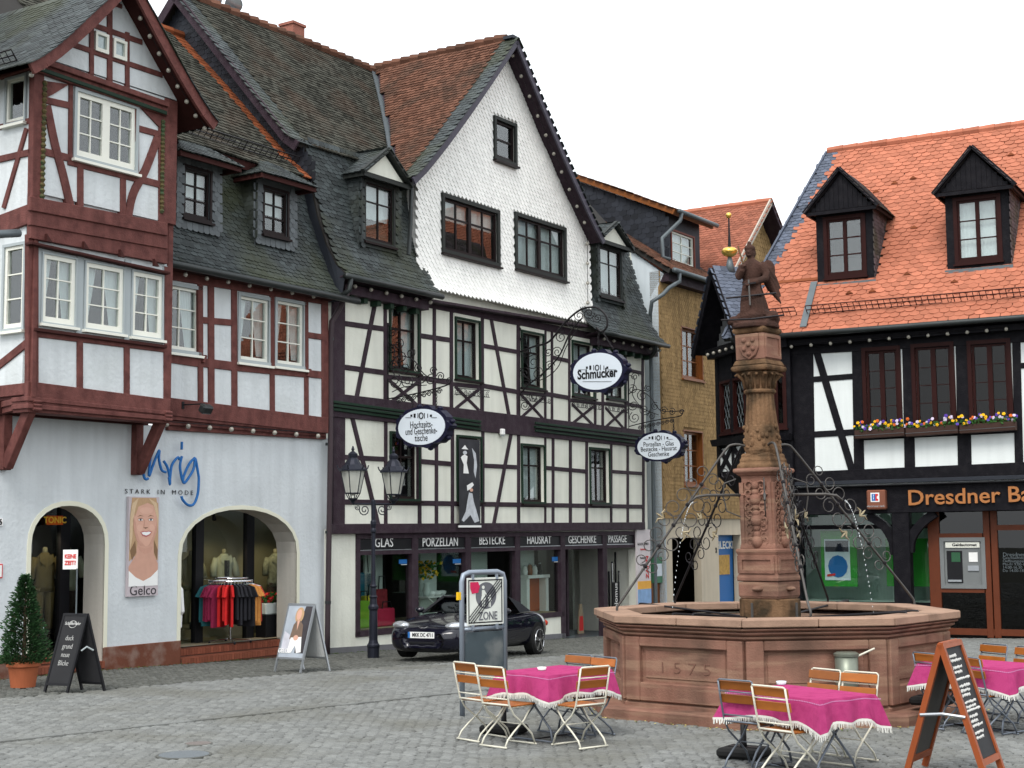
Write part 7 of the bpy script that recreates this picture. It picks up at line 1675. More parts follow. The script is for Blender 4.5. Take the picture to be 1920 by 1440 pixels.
def fr(u0, u1, z0, z1, d0, d1, nm, m): return fbox(MB(), ZP, u0, u1, z0, z1, d0, d1).build(nm, m, zs_g)
p0, p1 = .05, uW-.05
fbox(MB(), ZP, p0, p1, zb_p, zt_p, .038, .044).build('sign_plate', M('white_sign_sheet', (.62, .65, .60), .4), zs_g, bevel=.01)
fbox(MB(), ZP, .04, uW-.04, zz(867, 1256)[1], zb_p-.09, -.005, .01).build('lower_panel', M('slate_grey_panel', (.055, .075, .085), .6, .15, 5, .05, dirt=((.3, .3, .28), .35, 2.5)), zs_g)
e = .016; i0, i1, j0, j1 = p0+.025, p1-.025, zb_p+.025, zt_p-.025
for (a, b, c, d) in ((i0, i1, j0, j0+e), (i0, i1, j1-e, j1), (i0, i0+e, j0+e, j1-e), (i1-e, i1, j0+e, j1-e)): fr(a, b, c, d, .044, .047, 'border', m_black)
RR_ = min((i1-i0)*.40, (j1-j0)*.31); cu, cz_ = (i0+i1)/2+.01, j1-.035-RR_
m_sgrey = M('grey_sign_disc', (.12, .125, .14), .5)
MB().prism([ZW(cu+math.cos(a)*RR_, cz_+math.sin(a)*RR_, .047) for a in [i*math.pi/18 for i in range(36)]], ZP.n*-.003).build('disc', m_sgrey, zs_g)
def pic(pts, nm='figure'): MB().prism([ZW(cu+x*RR_, cz_+y*RR_, .050) for x, y in pts], ZP.n*-.003).build(nm, bpy.data.materials['white_sign_sheet'], zs_g)
pic([(-.28+.13*math.cos(a), .62+.13*math.sin(a)) for a in [i*math.pi/6 for i in range(12)]]); pic([(-.40, .42), (-.18, .42), (.10, .02), (.04, -.04), (-.16, .20), (-.10, -.02), (-.02, -.36), (-.52, -.36), (-.42, .0)]); pic([(-.40, -.38), (-.28, -.38), (-.30, -.80), (-.40, -.80)]); pic([(-.22, -.38), (-.12, -.38), (-.14, -.80), (-.24, -.80)])
pic([(.34+.09*math.cos(a), .0+.09*math.sin(a)) for a in [i*math.pi/6 for i in range(12)]]); pic([(.24, -.12), (.44, -.12), (.52, -.42), (.46, -.44), (.42, -.30), (.42, -.48), (.26, -.48), (.24, -.30), (.14, -.14)]); pic([(.26, -.50), (.33, -.50), (.30, -.85), (.23, -.85)]); pic([(.35, -.50), (.42, -.50), (.44, -.85), (.37, -.85)])
put_text(MB(), 'ZONE', ZW(cu+.03, j0+.085, .048), ZP.a, (0, 0, 1), .15, .004, .002, width=.55*(i1-i0)).build('lettering', m_sgrey, zs_g, kind='stuff')
for kq in range(4):
    o = (kq-1.5)*.042; pa, pb = ZW(i0+.015+max(0, o)*1.1, j0+.015-min(0, o)*1.1, .054), ZW(i1-.015+min(0, o)*1.1, j1-.015-max(0, o)*1.1, .054)
    MB().bar(pa, pb, .011, .003, ZP.n).build('diagonal_stripe', m_black, zs_g)
MB().prism([ZW(i0+.03+x, j1-.03+y, .052) for x, y in ((0, 0), (.13, 0), (.16, -.06), (.13, -.14), (.03, -.15), (0, -.08))], ZP.n*-.003).build('sticker', M('red_sticker', (.50, .02, .08), .5, .3, 20), zs_g)
MB().box(ZW(-.05, zt-.30), .05, .04, .10, (ZP.a, ZP.n, V((0, 0, 1)))).build('yellow_tag', M('yellow_tag', (.70, .42, .01), .5), zs_g)
for u_ in (p0+.10, p1-.12):
    for z_ in (zb_p-.03, zt_p+.01): MB().box(ZW(u_, z_, .045), .03, .03, .07, (ZP.a, ZP.n, V((0, 0, 1)))).build('clamp', m_galv, zs_g)
# ================================================================== A-boards
def aboard(name, label, cat, FL, FR, back, h, frame_m, panel_m, rail=.03, backpanel=None, legs=.10, topbar=True):
    """FL, FR: front feet on the ground (world), back: vector from front feet to rear feet."""
    t = thing(name, label, cat, (FL+FR)/2); top = V((0, 0, h))+back*.5
    def side(L, R, nm, pm, sgn):
        ex = (R-L).normalized(); upv = (L*0+top if sgn > 0 else V((0, 0, h))-back*.5); upn = upv.normalized(); nn = ex.cross(upn)
        for P in (L, R): MB().bar(P, P+upv, rail, rail, nn).build('leg', frame_m, t)
        MB().bar(L+upv*legs, R+upv*legs, rail*1.1, rail*.95, nn).build('rail', frame_m, t); MB().bar(L+upv*.985, R+upv*.985, rail*1.1, rail*.95, nn).build('rail', frame_m, t)
        a0, a1 = L+upv*legs, L+upv*.985; P = [L+upv*legs+ex*rail*.4, R+upv*legs-ex*rail*.4, R+upv*.985-ex*rail*.4, L+upv*.985+ex*rail*.4]
        MB().prism(P, nn*.008).build(nm, pm, t); return P, ex, upn, nn
    f = side(FL, FR, 'panel', panel_m, 1); b = side(FL+back, FR+back, 'rear_panel', backpanel or panel_m, -1)
    return t, f, b
def on_panel(f, s, tt, off=.006):
    P, ex, upn, nn = f; o = nn if nn.dot(CAM-P[0]) > 0 else -nn
    return P[0]+(P[1]-P[0])*s+(P[3]-P[0])*tt+o*off
def chalk(t, f, lines, off=.012, r=.004, seed=1, mat=None):
    rng = random.Random(seed)
    for (s0, s1, tt, amp) in lines:
        n = int((s1-s0)*42)+4; pts = []
        for k in range(n):
            s = s0+(s1-s0)*k/(n-1); pts.append(on_panel(f, s, tt+amp*(1 if k % 2 else -1)*rng.uniform(.3, 1), off))
        MB().tube(pts, r, 4).build('chalk_line', mat or m_chalk, t)
# left: black board with price tag post
FL, FR = ong(86, 1297), ong(126, 1297); dirb = (FR-FL).normalized(); bkv = ong(183, 1294)-ong(124, 1297); 
FL, FR = ong(84, 1297), ong(126, 1299); exb = (FR-FL)
t, f, b = aboard('chalkboard_stand', 'black folding chalkboard with white handwriting beside the potted conifer', 'chalkboard', FL, FR, V((.50, .24, 0)), 1.18, m_black, m_chalkboard, .035)
rng = random.Random(2)
hand = [('duck', .66), ('grund', .54), ('neue', .42), ('Blicke', .30)]
for s_, tt in hand:
    P, ex, upn, nn = f; o = nn if nn.dot(CAM-P[0]) > 0 else -nn; exx = ex if ex.x > 0 else -ex
    put_text(MB(), s_, on_panel(f, .52, tt, .014), exx, upn, .115, .003, -.002, .75).build('chalk_word', m_chalk, t, kind='stuff')
MB().tube([on_panel(f, .5+.18*math.cos(a), .86+.05*math.sin(a), .014) for a in [k*math.pi/8 for k in range(17)]], .004, 4).build('chalk_logo', m_chalk, t)
put_text(MB(), 'Schöfferhofer', on_panel(f, .5, .87, .014), ex if ex.x > 0 else -ex, upn, .07, .003, 0, .8).build('chalk_word', m_chalk, t, kind='stuff')
tp = (FL+FR)/2+V((.26, .08, 1.18))
MB().tube([tp, V((tp.x, tp.y, atdepth(132, 1066, tp.y).z))], .012, 6).build('sign_post', m_greymetal, t)
c = atdepth(132, 1049, tp.y); MB().box(c, .22, .015, .30, (V((.97, .2, 0)).normalized(), V((-.2, .97, 0)).normalized(), V((0, 0, 1)))).build('post_sign', m_white, t)
for kk, s_ in enumerate(('KEINE', 'ZEIT?')): put_text(MB(), s_, c+V((.002, -.012, .045-.10*kk)), V((.97, .2, 0)), V((0, 0, 1)), .09, .004, .003, width=.17).build('sign_word', bpy.data.materials['red_strip_print'], t, kind='stuff')
MB().tube([FL+V((.50, .24, 0))*.35+exb+V((0, 0, .62)), FL+V((.50, .24, 0))*.5+exb+V((0, 0, .68)), FL+V((.50, .24, 0))*.68+exb+V((0, 0, .62))], .014, 5).build('hinge_strap', m_greycasing, t)
# middle: aluminium poster stand
FL, FR = ong(515, 1259), ong(563, 1262); dx = (FR-FL).normalized()
t, f, b = aboard('poster_stand', 'aluminium A-frame stand with fashion poster on the pavement by the arched shop window', 'poster stand', FL, FR, V((.46, .34, 0)), 1.17, m_alu, M('poster_bluegrey', (.36, .40, .45), .5, .4, 4, 0), .032, M('white_poster_back', (.45, .46, .45), .6), .20)
def shape(pts, mat, nm, off): MB().prism([on_panel(f, x, y, off) for x, y in pts], f[3]*.0015).build(nm, mat, t)
circ = lambda cx, cy, rx, ry, n=14: [(cx+rx*math.cos(2*math.pi*k/n), cy+ry*math.sin(2*math.pi*k/n)) for k in range(n)]
m_pd = M('poster_dark_print', (.05, .045, .05), .6, .4, 9, 0); m_pj = M('poster_brown_jacket_print', (.17, .12, .09), .6, .2, 12, 0)
shape([(.62, .10), (.97, .10), (.97, .97), (.70, .97), (.58, .6)], m_pd, 'print', .009); shape([(.05, .12), (.5, .12), (.4, .4), (.05, .5)], M('poster_pale_print', (.5, .5, .55), .6, .3, 9, 0), 'print', .009)
shape(circ(.52, .80, .17, .15), m_hair, 'print', .011); shape(circ(.50, .81, .10, .10), m_skin, 'print', .013)
shape([(.30, .36), (.36, .62), (.46, .70), (.60, .70), (.74, .62), (.80, .38), (.62, .36), (.5, .30)], m_pj, 'print', .012); shape([(.48, .70), (.58, .70), (.54, .52)], m_skin, 'print', .014)
shape([(.32, .10), (.36, .38), (.78, .40), (.88, .12), (.70, .10), (.60, .24), (.48, .10)], m_white, 'print', .014); shape(circ(.56, .38, .10, .05), m_skin, 'print', .016)
put_text(MB(), 'GELCO', on_panel(f, .22, .13, .017), f[1] if f[1].x > 0 else -f[1], f[2], .10, .003, .002).build('poster_word', m_white, t, kind='stuff')
# right: wooden chalkboard
hd_ = V((.54, .84, 0)).normalized(); sd2 = V((.84, -.54, 0)).normalized(); c0 = atdepth(1764, 1208, 14.25); h = c0.z
FL = V((c0.x, c0.y, 0))+sd2*.38; FR = FL+hd_*.58
t, f, b = aboard('chalkboard_stand', 'red-brown wooden A-frame chalkboard at the lower right corner', 'chalkboard', FL, FR, sd2*-.76, h, m_boardwood, m_chalkboard, .055, M('grey_board_back', (.075, .072, .066), .7), .12)
P, ex, upn, nn = f
for k, tt in enumerate((.90, .86, .80, .76, .64, .60, .56, .50, .46, .38, .34, .30, .24, .20)):
    chalk(t, f, [(.14, .55+.3*((k*37) % 10)/10, tt, .014)], .012, .004, k)
for tt in (.70, .43): chalk(t, f, [(.08, .92, tt, .010)], .012, .006, 77)
zb2 = .46*h; w_ = .40*(1-.46)
p0_, p1_ = V((c0.x, c0.y, zb2))+sd2*w_-hd_*.03, V((c0.x, c0.y, zb2))-sd2*w_-hd_*.03
MB().tube([p0_, (p0_+p1_)/2+V((0, 0, .02)), p1_], .016, 6).build('stay', m_alu, t)
# ================================================================== potted conifer
pp = ong(43, 1288); pc = thing('potted_conifer', 'small dwarf conifer in a terracotta pot by the shop entrance', 'plant', pp)
kx = pp.y/2750
MB().lathe(pp, [(22*kx, 0), (27*kx, 36*kx), (31*kx, 38*kx), (31*kx, 46*kx), (28*kx, 47*kx), (27*kx, 42*kx), (.02, 41*kx)], 26, cap=True).build('pot', m_terracotta, pc, smooth=False)
MB().tube([pp+V((0, 0, .3)), pp+V((.01, 0, 1.0)), pp+V((0, .0, 1.62))], [.035, .025, .008], 7).build('trunk', m_trunk, pc)
lv = MB(); rng = random.Random(9); Ht = 204*kx
for k in range(5600):
    t_ = rng.random()**1.35; z = 44*kx+t_*(Ht-44*kx)
    lob = 1+.22*math.sin(z*14+1)+.12*math.sin(z*31); rmax = 58*kx*(1-t_)**.75*(.72+.28*lob)+.03
    a = rng.uniform(0, 6.283); clump = .72+.28*math.sin(a*5+z*8)*math.sin(z*11+a*2); r = rmax*(rng.random()**.4)*clump
    c = pp+V((math.cos(a)*r, math.sin(a)*r, z)); o = V((math.cos(a), math.sin(a), rng.uniform(-.1, .9))).normalized(); sd_ = o.orthogonal().normalized(); sd_.rotate(Matrix.Rotation(rng.uniform(0, 6.28), 3, o))
    l_ = rng.uniform(.03, .06); wv = sd_*.013; rv = rng.uniform(.01, .99)
    lv.add([c-wv, c+wv, c+o*l_+wv*.5, c+o*l_*1.25, c+o*l_-wv*.5], [(0, 1, 2, 3, 4)], rv)
lv.build('foliage', m_foliage, pc, kind='stuff')
for k in range(24):
    a = k*2.4; z = .5+k*.045; r = .42*(1-(z-.4)/1.5); MB().tube([pp+V((0, 0, z)), pp+V((math.cos(a)*r, math.sin(a)*r, z+.10))], [.012, .004], 5).build('branch', m_trunk, pc)
# ================================================================== wall poster of a smiling woman
gp_ = thing('wall_poster', 'tall canvas poster of a smiling blond woman on the pale blue wall', 'poster', A.p(268, 1116, .06))
r = rect(A, 242, 931, 296, 1116, .07); PU = lambda x, y, d: A.w(r[0]+(r[2]-r[0])*x, r[1]+(r[3]-r[1])*y, d)
fbox(MB(), A, r[0], r[2], r[1], r[3], .01, .07).build('canvas', M('lilac_print_ground', (.50, .44, .46), .6, .08, 3, 0), gp_)
def gs(pts, mat, nm, d): MB().prism([PU(x, y, d) for x, y in pts], A.n*-.0015).build(nm, mat, gp_)
gs([(.10, .99), (.9, .99), (.98, .80), (.97, .35), (.80, .40), (.2, .40), (.03, .35), (.04, .80)], m_hair, 'hair_print', .072)
gs([(.30, .60), (.82, .60), (.84, .42), (.98, .32), (.98, .12), (.02, .12), (.02, .30), (.26, .42)], M('neck_print_tone', (.55, .315, .235), .6, .1, 9, 0), 'neck_print', .074)
gs(circ(.55, .735, .40, .235, 28), m_skin, 'face_print', .076)
gs([(.02, .26), (.25, .19), (.5, .15), (.75, .19), (.98, .26), (.98, .10), (.02, .10)], m_white, 'shirt_print', .077)
gs([(.18, .92), (.5, .99), (.95, .94), (.98, .80), (.90, .90), (.6, .94), (.3, .90), (.2, .80)], m_hair, 'hair_print', .079)
m_sh1 = M('skin_shade_print', (.53, .295, .22), .6, .10, 14, 0); m_sh2 = M('skin_light_print', (.66, .395, .30), .6, .06, 12, 0); m_hl = M('hair_light_print', (.60, .44, .28), .6, .3, 30, 0, grain=(5, 5, .5)); m_hd = M('hair_dark_print', (.22, .13, .07), .6, .3, 30, 0, grain=(5, 5, .5))
gs([(.15, .80), (.17, .66), (.26, .56), (.40, .505), (.55, .50), (.36, .56), (.26, .64), (.22, .74)], m_sh1, 'jaw_print', .0775); gs([(.95, .78), (.92, .64), (.82, .55), (.66, .505), (.80, .60), (.87, .68)], m_sh1, 'jaw_print', .0775)
gs(circ(.36, .685, .10, .035), m_sh2, 'cheek_print', .0776); gs(circ(.75, .69, .09, .033), m_sh2, 'cheek_print', .0776); gs(circ(.56, .86, .22, .035), m_sh2, 'forehead_print', .0776)
for x in (.38, .72):
    gs(circ(x, .770, .10, .022, 12), m_sh1, 'eye_socket_print', .0778); gs(circ(x, .768, .075, .0105, 12), m_white, 'eye_print', .0782); gs(circ(x, .768, .033, .0105, 10), m_pd, 'iris_print', .0786)
    gs([(x-.085, .768), (x-.04, .781), (x+.04, .781), (x+.085, .768), (x+.04, .776), (x-.04, .776)], m_pd, 'lash_print', .0788); gs([(x-.11, .798), (x-.02, .816), (x+.11, .803), (x, .806)], m_hd, 'brow_print', .0784)
gs([(.50, .77), (.485, .71), (.47, .69), (.52, .70), (.525, .76)], m_sh1, 'nose_print', .0784); gs([(.475, .690), (.55, .676), (.635, .692), (.60, .682), (.55, .684), (.51, .682)], m_hd, 'nostril_print', .0785)
gs([(.38, .640), (.48, .655), (.56, .650), (.65, .657), (.76, .646), (.70, .612), (.58, .593), (.45, .605)], M('lip_print', (.40, .11, .11), .5), 'mouth_print', .0785); gs([(.41, .637), (.50, .646), (.57, .643), (.65, .648), (.73, .641), (.67, .620), (.57, .608), (.47, .617)], m_white, 'teeth_print', .0790)
gs([(.04, .80), (.10, .93), (.30, .99), (.22, .90), (.13, .76), (.12, .60), (.05, .45), (.03, .60)], m_hl, 'hair_print', .0795); gs([(.98, .82), (.90, .94), (.62, .99), (.80, .92), (.93, .78), (.96, .62)], m_hl, 'hair_print', .0795)
gs([(.06, .46), (.22, .56), (.26, .44), (.12, .36)], m_hd, 'hair_print', .0755); gs([(.97, .46), (.84, .56), (.84, .44), (.95, .36)], m_hd, 'hair_print', .0755)
gs([(.32, .50), (.55, .475), (.80, .50), (.74, .44), (.56, .42), (.38, .45)], m_sh1, 'neck_shadow_print', .0752)
put_text(MB(), 'Gelco', PU(.5, .055, .075), A.a, (0, 0, 1), .26, .004, .0, width=(r[2]-r[0])*.86).build('poster_lettering', m_pd, gp_, kind='stuff')
# small signs on the left picture edge
for i, (x0, y0, x1, y1) in enumerate(((-16, 972, 6, 986), (-14, 1058, 5, 1084))):
    q = rect(A, x0, y0, x1, y1, .03); s = thing('wall_plate', ('small white house number plate at left edge of the blue wall', 'red rimmed white plate at left edge below the number plate')[i], 'sign', A.w(q[2], q[1], .03))
    fbox(MB(), A, q[0], q[2], q[1], q[3], .0, .025).build('plate', m_white if i == 0 else bpy.data.materials['red_strip_print'], s)
    if i: fbox(MB(), A, q[0], q[2]-.02, q[1]+.02, q[3]-.02, .02, .03).build('plate_face', m_white, s)
    else: put_text(MB(), '6', A.p(1, 979, .03), A.a, (0, 0, 1), .14, .004, .004).build('number', m_black, s)
# wall floodlight on the jetty beam
wl = thing('wall_floodlight', 'black floodlight on a short arm under the oxblood wing windows', 'floodlight', A.p(345, 760, .2))
MB().tube([A.p(343, 759, .22), A.p(384, 757, .62)], .014, 6).build('arm', m_black, wl); MB().box(A.p(342, 760, .21), .06, .05, .14, (A.a, A.n, V((0, 0, 1)))).build('mount', m_black, wl)
MB().box(A.p(386, 767, .66), .26, .16, .17, (A.a, (A.n+V((0, 0, -.6))).normalized(), (V((0, 0, 1))+A.n*.6).normalized())).build('lamp_head', m_darkmetal, wl, bevel=.03)
bx_ = thing('alarm_box', 'small white box on the plum floor beam of the gabled shop house', 'box', A.p(942, 810, .2)); MB().box(A.p(942, 810, .21), .14, .10, .16, (A.a, A.n, V((0, 0, 1)))).build('casing', m_white, bx_, bevel=.02); MB().box(A.p(942, 817, .21), .08, .06, .03, (A.a, A.n, V((0, 0, 1)))).build('siren_cap', m_greycasing, bx_)
# ================================================================== banner with brides
bn_ = thing('window_banner', 'long black and white banner with bride figures hanging before a first floor window', 'banner', A.p(880, 986, .2))
r = rect(A, 861, 822, 901, 985, .24); PB = lambda x, y, d: A.w(r[0]+(r[2]-r[0])*x, r[1]+(r[3]-r[1])*y, d)
fbox(MB(), A, r[0], r[2], r[1], r[3], .225, .232).build('fabric', M('black_grey_print', (.035, .035, .04), .7, .8, 2.5, 0), bn_); fbox(MB(), A, r[0]-.03, r[2]+.03, r[1]-.05, r[1], .215, .245).build('weight_bar', m_white, bn_)
m_bp = M('pale_grey_print', (.50, .52, .55), .7, .35, 9, 0)
def bs(pts, m, d): MB().prism([PB(x, y, d) for x, y in pts], A.n*-.0015).build('print', m, bn_)
bs(circ(.28, .84, .10, .022), m_bp, .235); bs([(.12, .88), (.44, .88), (.36, .90), (.28, .93), (.18, .90)], m_white, .236); bs([(.14, .80), (.26, .82), (.40, .80), (.36, .72), (.46, .60), (.20, .60), (.22, .70), (.08, .78)], m_white, .235)
bs([(.62, .90), (.80, .84), (.86, .70), (.78, .55), (.70, .62), (.72, .76)], m_bp, .235)
bs([(.36, .46), (.62, .50), (.70, .47), (.52, .42), (.38, .40)], m_white, .236); bs(circ(.58, .41, .08, .02), m_skin, .2355); bs([(.46, .38), (.62, .37), (.68, .28), (.78, .20), (.95, .05), (.72, .03), (.52, .12), (.20, .04), (.10, .06), (.30, .16), (.38, .28)], m_bp, .237)
# ================================================================== hanging oval shop signs
def oval_sign(label, mx, my0, my1, ctr, hw, hh, lines, arm, chains, big=False):
    um = A.uz(mx, (my0+my1)/2, DS)[0]; Sp = Plane(A.w(um, 0, DS), A.n, -A.a); zh = V((0, 0, 1))
    t = thing('hanging_sign', label, 'sign', Sp.p(mx, my1), 'oval signs on wrought iron brackets')
    c = Sp.p(*ctr); W = (Sp.p(ctr[0]+hw, ctr[1])-Sp.p(ctr[0]-hw, ctr[1])).length/2; H = (Sp.p(ctr[0], ctr[1]-hh)-Sp.p(ctr[0], ctr[1]+hh)).length/2
    E_ = lambda s, d, n=40, j=0: [c+A.n*math.cos(a)*W*(s+j*(.035*math.cos(a*9)+.03*math.cos(a*14)))+zh*math.sin(a)*H*(s+j*(.05*math.cos(a*9)+.04*math.cos(a*14)))-A.a*d for a in [2*math.pi*k/n for k in range(n)]]
    MB().prism(E_(1.06, .13, 72, 1), A.a*.26).build('rim', m_navy, t); MB().prism(E_(.93, .142), A.a*.02).build('face', m_signwhite, t)
    for k in range(8):
        a = k*math.pi/4+.2; p = c+A.n*math.cos(a)*W*1.10+zh*math.sin(a)*H*1.12; MB().sphere(p, .07, 8, 6, (1, 1, .8)).build('rim_ornament', m_navy, t, smooth=True)
    for (s_, y, sz, wd, bold) in lines:
        put_text(MB(), s_, Sp.p(ctr[0], y)-A.a*.146, A.n, zh, sz, .006, bold, width=wd).build('lettering', m_black, t, kind='stuff')
    yk = ctr[1]-hh*(.58 if not big else .18)
    for k in range(7):            # row of little tableware emblems
        p = Sp.p(ctr[0]+(k-3)*hw*.13, yk)-A.a*.147; h = (.05, .09, .11, .13, .12, .09, .05)[k]*(1.2 if big else 1)
        if k == 3: MB().tube([p+A.n*math.cos(a)*.055+zh*math.sin(a)*.065 for a in [j*math.pi/6 for j in range(12)]], .014, 5, closed=True).build('emblem', m_black, t)
        elif k in (0, 1, 6): MB().box(p, .055, .006, h, (A.n, A.a, zh)).build('emblem', m_black, t)
        else: MB().box(p, .018, .006, h, (A.n, A.a, zh)).build('emblem', m_black, t)
    for s in (-1, 1): MB().bar(Sp.p(ctr[0]+s*hw*.40, yk+hh*.10)-A.a*.147, Sp.p(ctr[0]+s*hw*(.62 if not big else .72), yk+hh*.10)-A.a*.147, .012, .006).build('rule', m_black, t)
    if big: MB().bar(Sp.p(ctr[0]-hw*.55, ctr[1]+hh*.52)-A.a*.147, Sp.p(ctr[0]+hw*.55, ctr[1]+hh*.52)-A.a*.147, .012, .006).build('rule', m_black, t)
    for (x0, y0, x1, y1) in chains:
        p, q = Sp.p(x0, y0), Sp.p(x1, y1); n = max(3, int((q-p).length/.07))
        for k in range(n):
            cc2 = p+(q-p)*((k+.5)/n); ax = A.n if k % 2 else A.a; dd = (q-p).normalized(); MB().tube([cc2+ax*math.cos(j)*.022+dd*math.sin(j)*.045 for j in [i*math.pi/4 for i in range(8)]], .008, 4, closed=True).build('chain_link', m_iron, t)
    # bracket
    br = bpy.data.objects.new('bracket', None); scene.collection.objects.link(br); br.parent = t
    MB().tube([Sp.p(mx, my0), Sp.p(mx, my1)], .028, 6).build('wall_bar', m_iron, br); MB().sphere(Sp.p(mx, my0-3), .05, 8, 6).build('knob', m_iron, br); MB().sphere(Sp.p(mx, my1+4), .05, 8, 6).build('knob', m_iron, br)
    for bar, rr in arm['bars']:
        P = [Sp.p(*q) for q in bar]; Q = []
        for i in range(len(P)-1):
            p0 = P[max(i-1, 0)]; p1 = P[i]; p2 = P[i+1]; p3 = P[min(i+2, len(P)-1)]
            for k in range(6): tt = k/6; Q.append(.5*((2*p1)+(p2-p0)*tt+(2*p0-5*p1+4*p2-p3)*tt*tt+(3*p1-p0-3*p2+p3)*tt**3))
        Q.append(P[-1]); MB().tube(Q, rr, 6).build('curved_bar', m_iron, br, smooth=True)
    for (x, y, R, a0, sg_) in arm['scrolls']:
        cc2 = Sp.p(x, y); Rm = (Sp.p(x+R, y)-cc2).length; MB().tube(spiral(cc2, A.n, zh*.9, Rm, 1.6, a0, sg_, 18, .18), .012, 5).build('scroll', m_iron, br)
    return t
oval_sign('oval white sign for wedding tables on wrought iron bracket at left of the shop facade', 727, 612, 758, (797, 801), 47, 36,
    [('Hochzeits-', 797, .22, .62, 0), ('und Geschenke-', 809, .22, .88, 0), ('tische', 822, .22, .36, 0)],
    {'bars': [([(727, 748), (760, 742), (800, 733), (838, 722), (846, 712)], .016), ([(727, 690), (745, 668), (775, 675), (800, 705), (846, 712)], .014), ([(727, 640), (740, 655), (736, 690), (750, 715), (790, 722)], .012), ([(735, 735), (760, 725), (800, 722)], .010)],
     'scrolls': [(736, 625, 7, 0, 1), (748, 645, 10, 2, -1), (735, 655, 8, 1, 1), (752, 668, 11, 3, 1), (770, 662, 9, 1, -1), (737, 685, 9, 0, 1), (758, 690, 13, 2, 1), (741, 715, 13, 1, -1), (765, 715, 12, 3, 1), (788, 708, 11, 0, -1), (785, 690, 8, 2, 1), (808, 712, 10, 1, 1), (826, 706, 8, 3, -1), (812, 695, 7, 0, 1), (842, 714, 6, 0, 1)]+[(748+i*9.5, 745-i*2.3+7, 5, 0, 1) for i in range(9)]},
    [(773, 745, 773, 768), (818, 735, 818, 770)])
oval_sign('largest oval white shop sign hung from the big curved iron bracket', 974, 620, 785, (1125, 697), 49, 37,
    [('Schmucker', 702, .33, 1.16, .010)],
    {'bars': [([(974, 742), (990, 722), (1018, 700), (1048, 668), (1070, 622), (1092, 596)], .020), ([(974, 660), (1000, 650), (1030, 640), (1060, 604), (1090, 580), (1118, 577), (1136, 592), (1138, 612), (1128, 622), (1118, 614)], .026), ([(976, 690), (990, 710), (1015, 712), (1045, 690), (1062, 650), (1090, 606)], .012)],
     'scrolls': [(982, 636, 8, 0, 1), (985, 660, 12, 2, -1), (1000, 680, 15, 1, 1), (985, 700, 11, 3, -1), (985, 722, 10, 0, 1), (1008, 700, 12, 2, -1), (1028, 660, 9, 2, 1), (1030, 686, 10, 0, 1), (1045, 660, 10, 3, -1), (1052, 632, 11, 1, 1), (1070, 605, 9, 0, -1), (1086, 592, 10, 2, 1), (1104, 588, 11, 0, -1), (1120, 596, 9, 3, 1), (1000, 745, 9, 2, 1), (984, 760, 9, 0, -1)]},
    [(1122, 622, 1122, 660), (1128, 618, 1150, 655)], True)
oval_sign('oval white sign listing porcelain and glass beside the ochre shingle house', 1178, 690, 808, (1239, 837), 43, 27,
    [('Porzellan - Glas', 833, .19, .98, 0), ('Bestecke - Hausrat', 842, .19, 1.16, 0), ('Geschenke', 852, .19, .68, 0)],
    {'bars': [([(1178, 800), (1210, 792), (1245, 785), (1275, 780), (1281, 770)], .016), ([(1178, 740), (1195, 730), (1220, 745), (1240, 770), (1281, 770)], .014), ([(1178, 702), (1190, 712), (1186, 740), (1205, 765), (1235, 778)], .012)],
     'scrolls': [(1190, 706, 8, 0, 1), (1186, 730, 9, 2, -1), (1204, 742, 11, 1, 1), (1187, 760, 10, 3, 1), (1208, 768, 11, 0, -1), (1190, 783, 11, 2, 1), (1228, 762, 8, 1, 1), (1222, 780, 8, 3, -1), (1244, 770, 8, 0, 1), (1260, 772, 7, 2, -1), (1215, 728, 7, 2, 1), (1278, 772, 5, 0, 1)]+[(1200+i*8.5, 797-i*1.8+5, 4, 0, 1) for i in range(8)]},
    [(1219, 793, 1219, 812), (1263, 786, 1263, 815)])
for i, (x0, y0, x1, y1) in enumerate(((852, 727, 918, 740), (976, 738, 1034, 752), (1072, 750, 1128, 765), (1138, 757, 1180, 770))):     # little iron flower guards
    t = thing('window_guard', 'low scrolled iron guard under the second floor window %s' % ('left of the big sign', 'behind the big sign bracket', 'just below the big oval sign', 'at the right corner of the shop')[i], 'window guard', A.p(x0, y1, .3))
    for dy in (0, 12): MB().tube([A.p(x0, y0+dy, .30), A.p(x1, y0+dy+6, .30)], .010, 5).build('rail', m_iron, t)
    n = int((x1-x0)/8)
    for k in range(n):
        x = x0+(k+.5)*(x1-x0)/n; MB().tube(spiral(A.p(x, y0+8+6*(x-x0)/(x1-x0), .30), A.a, V((0, 0, 1)), .085, 1.5, k, 1 if k % 2 else -1, 12, .2), .009, 4).build('scroll', m_iron, t)
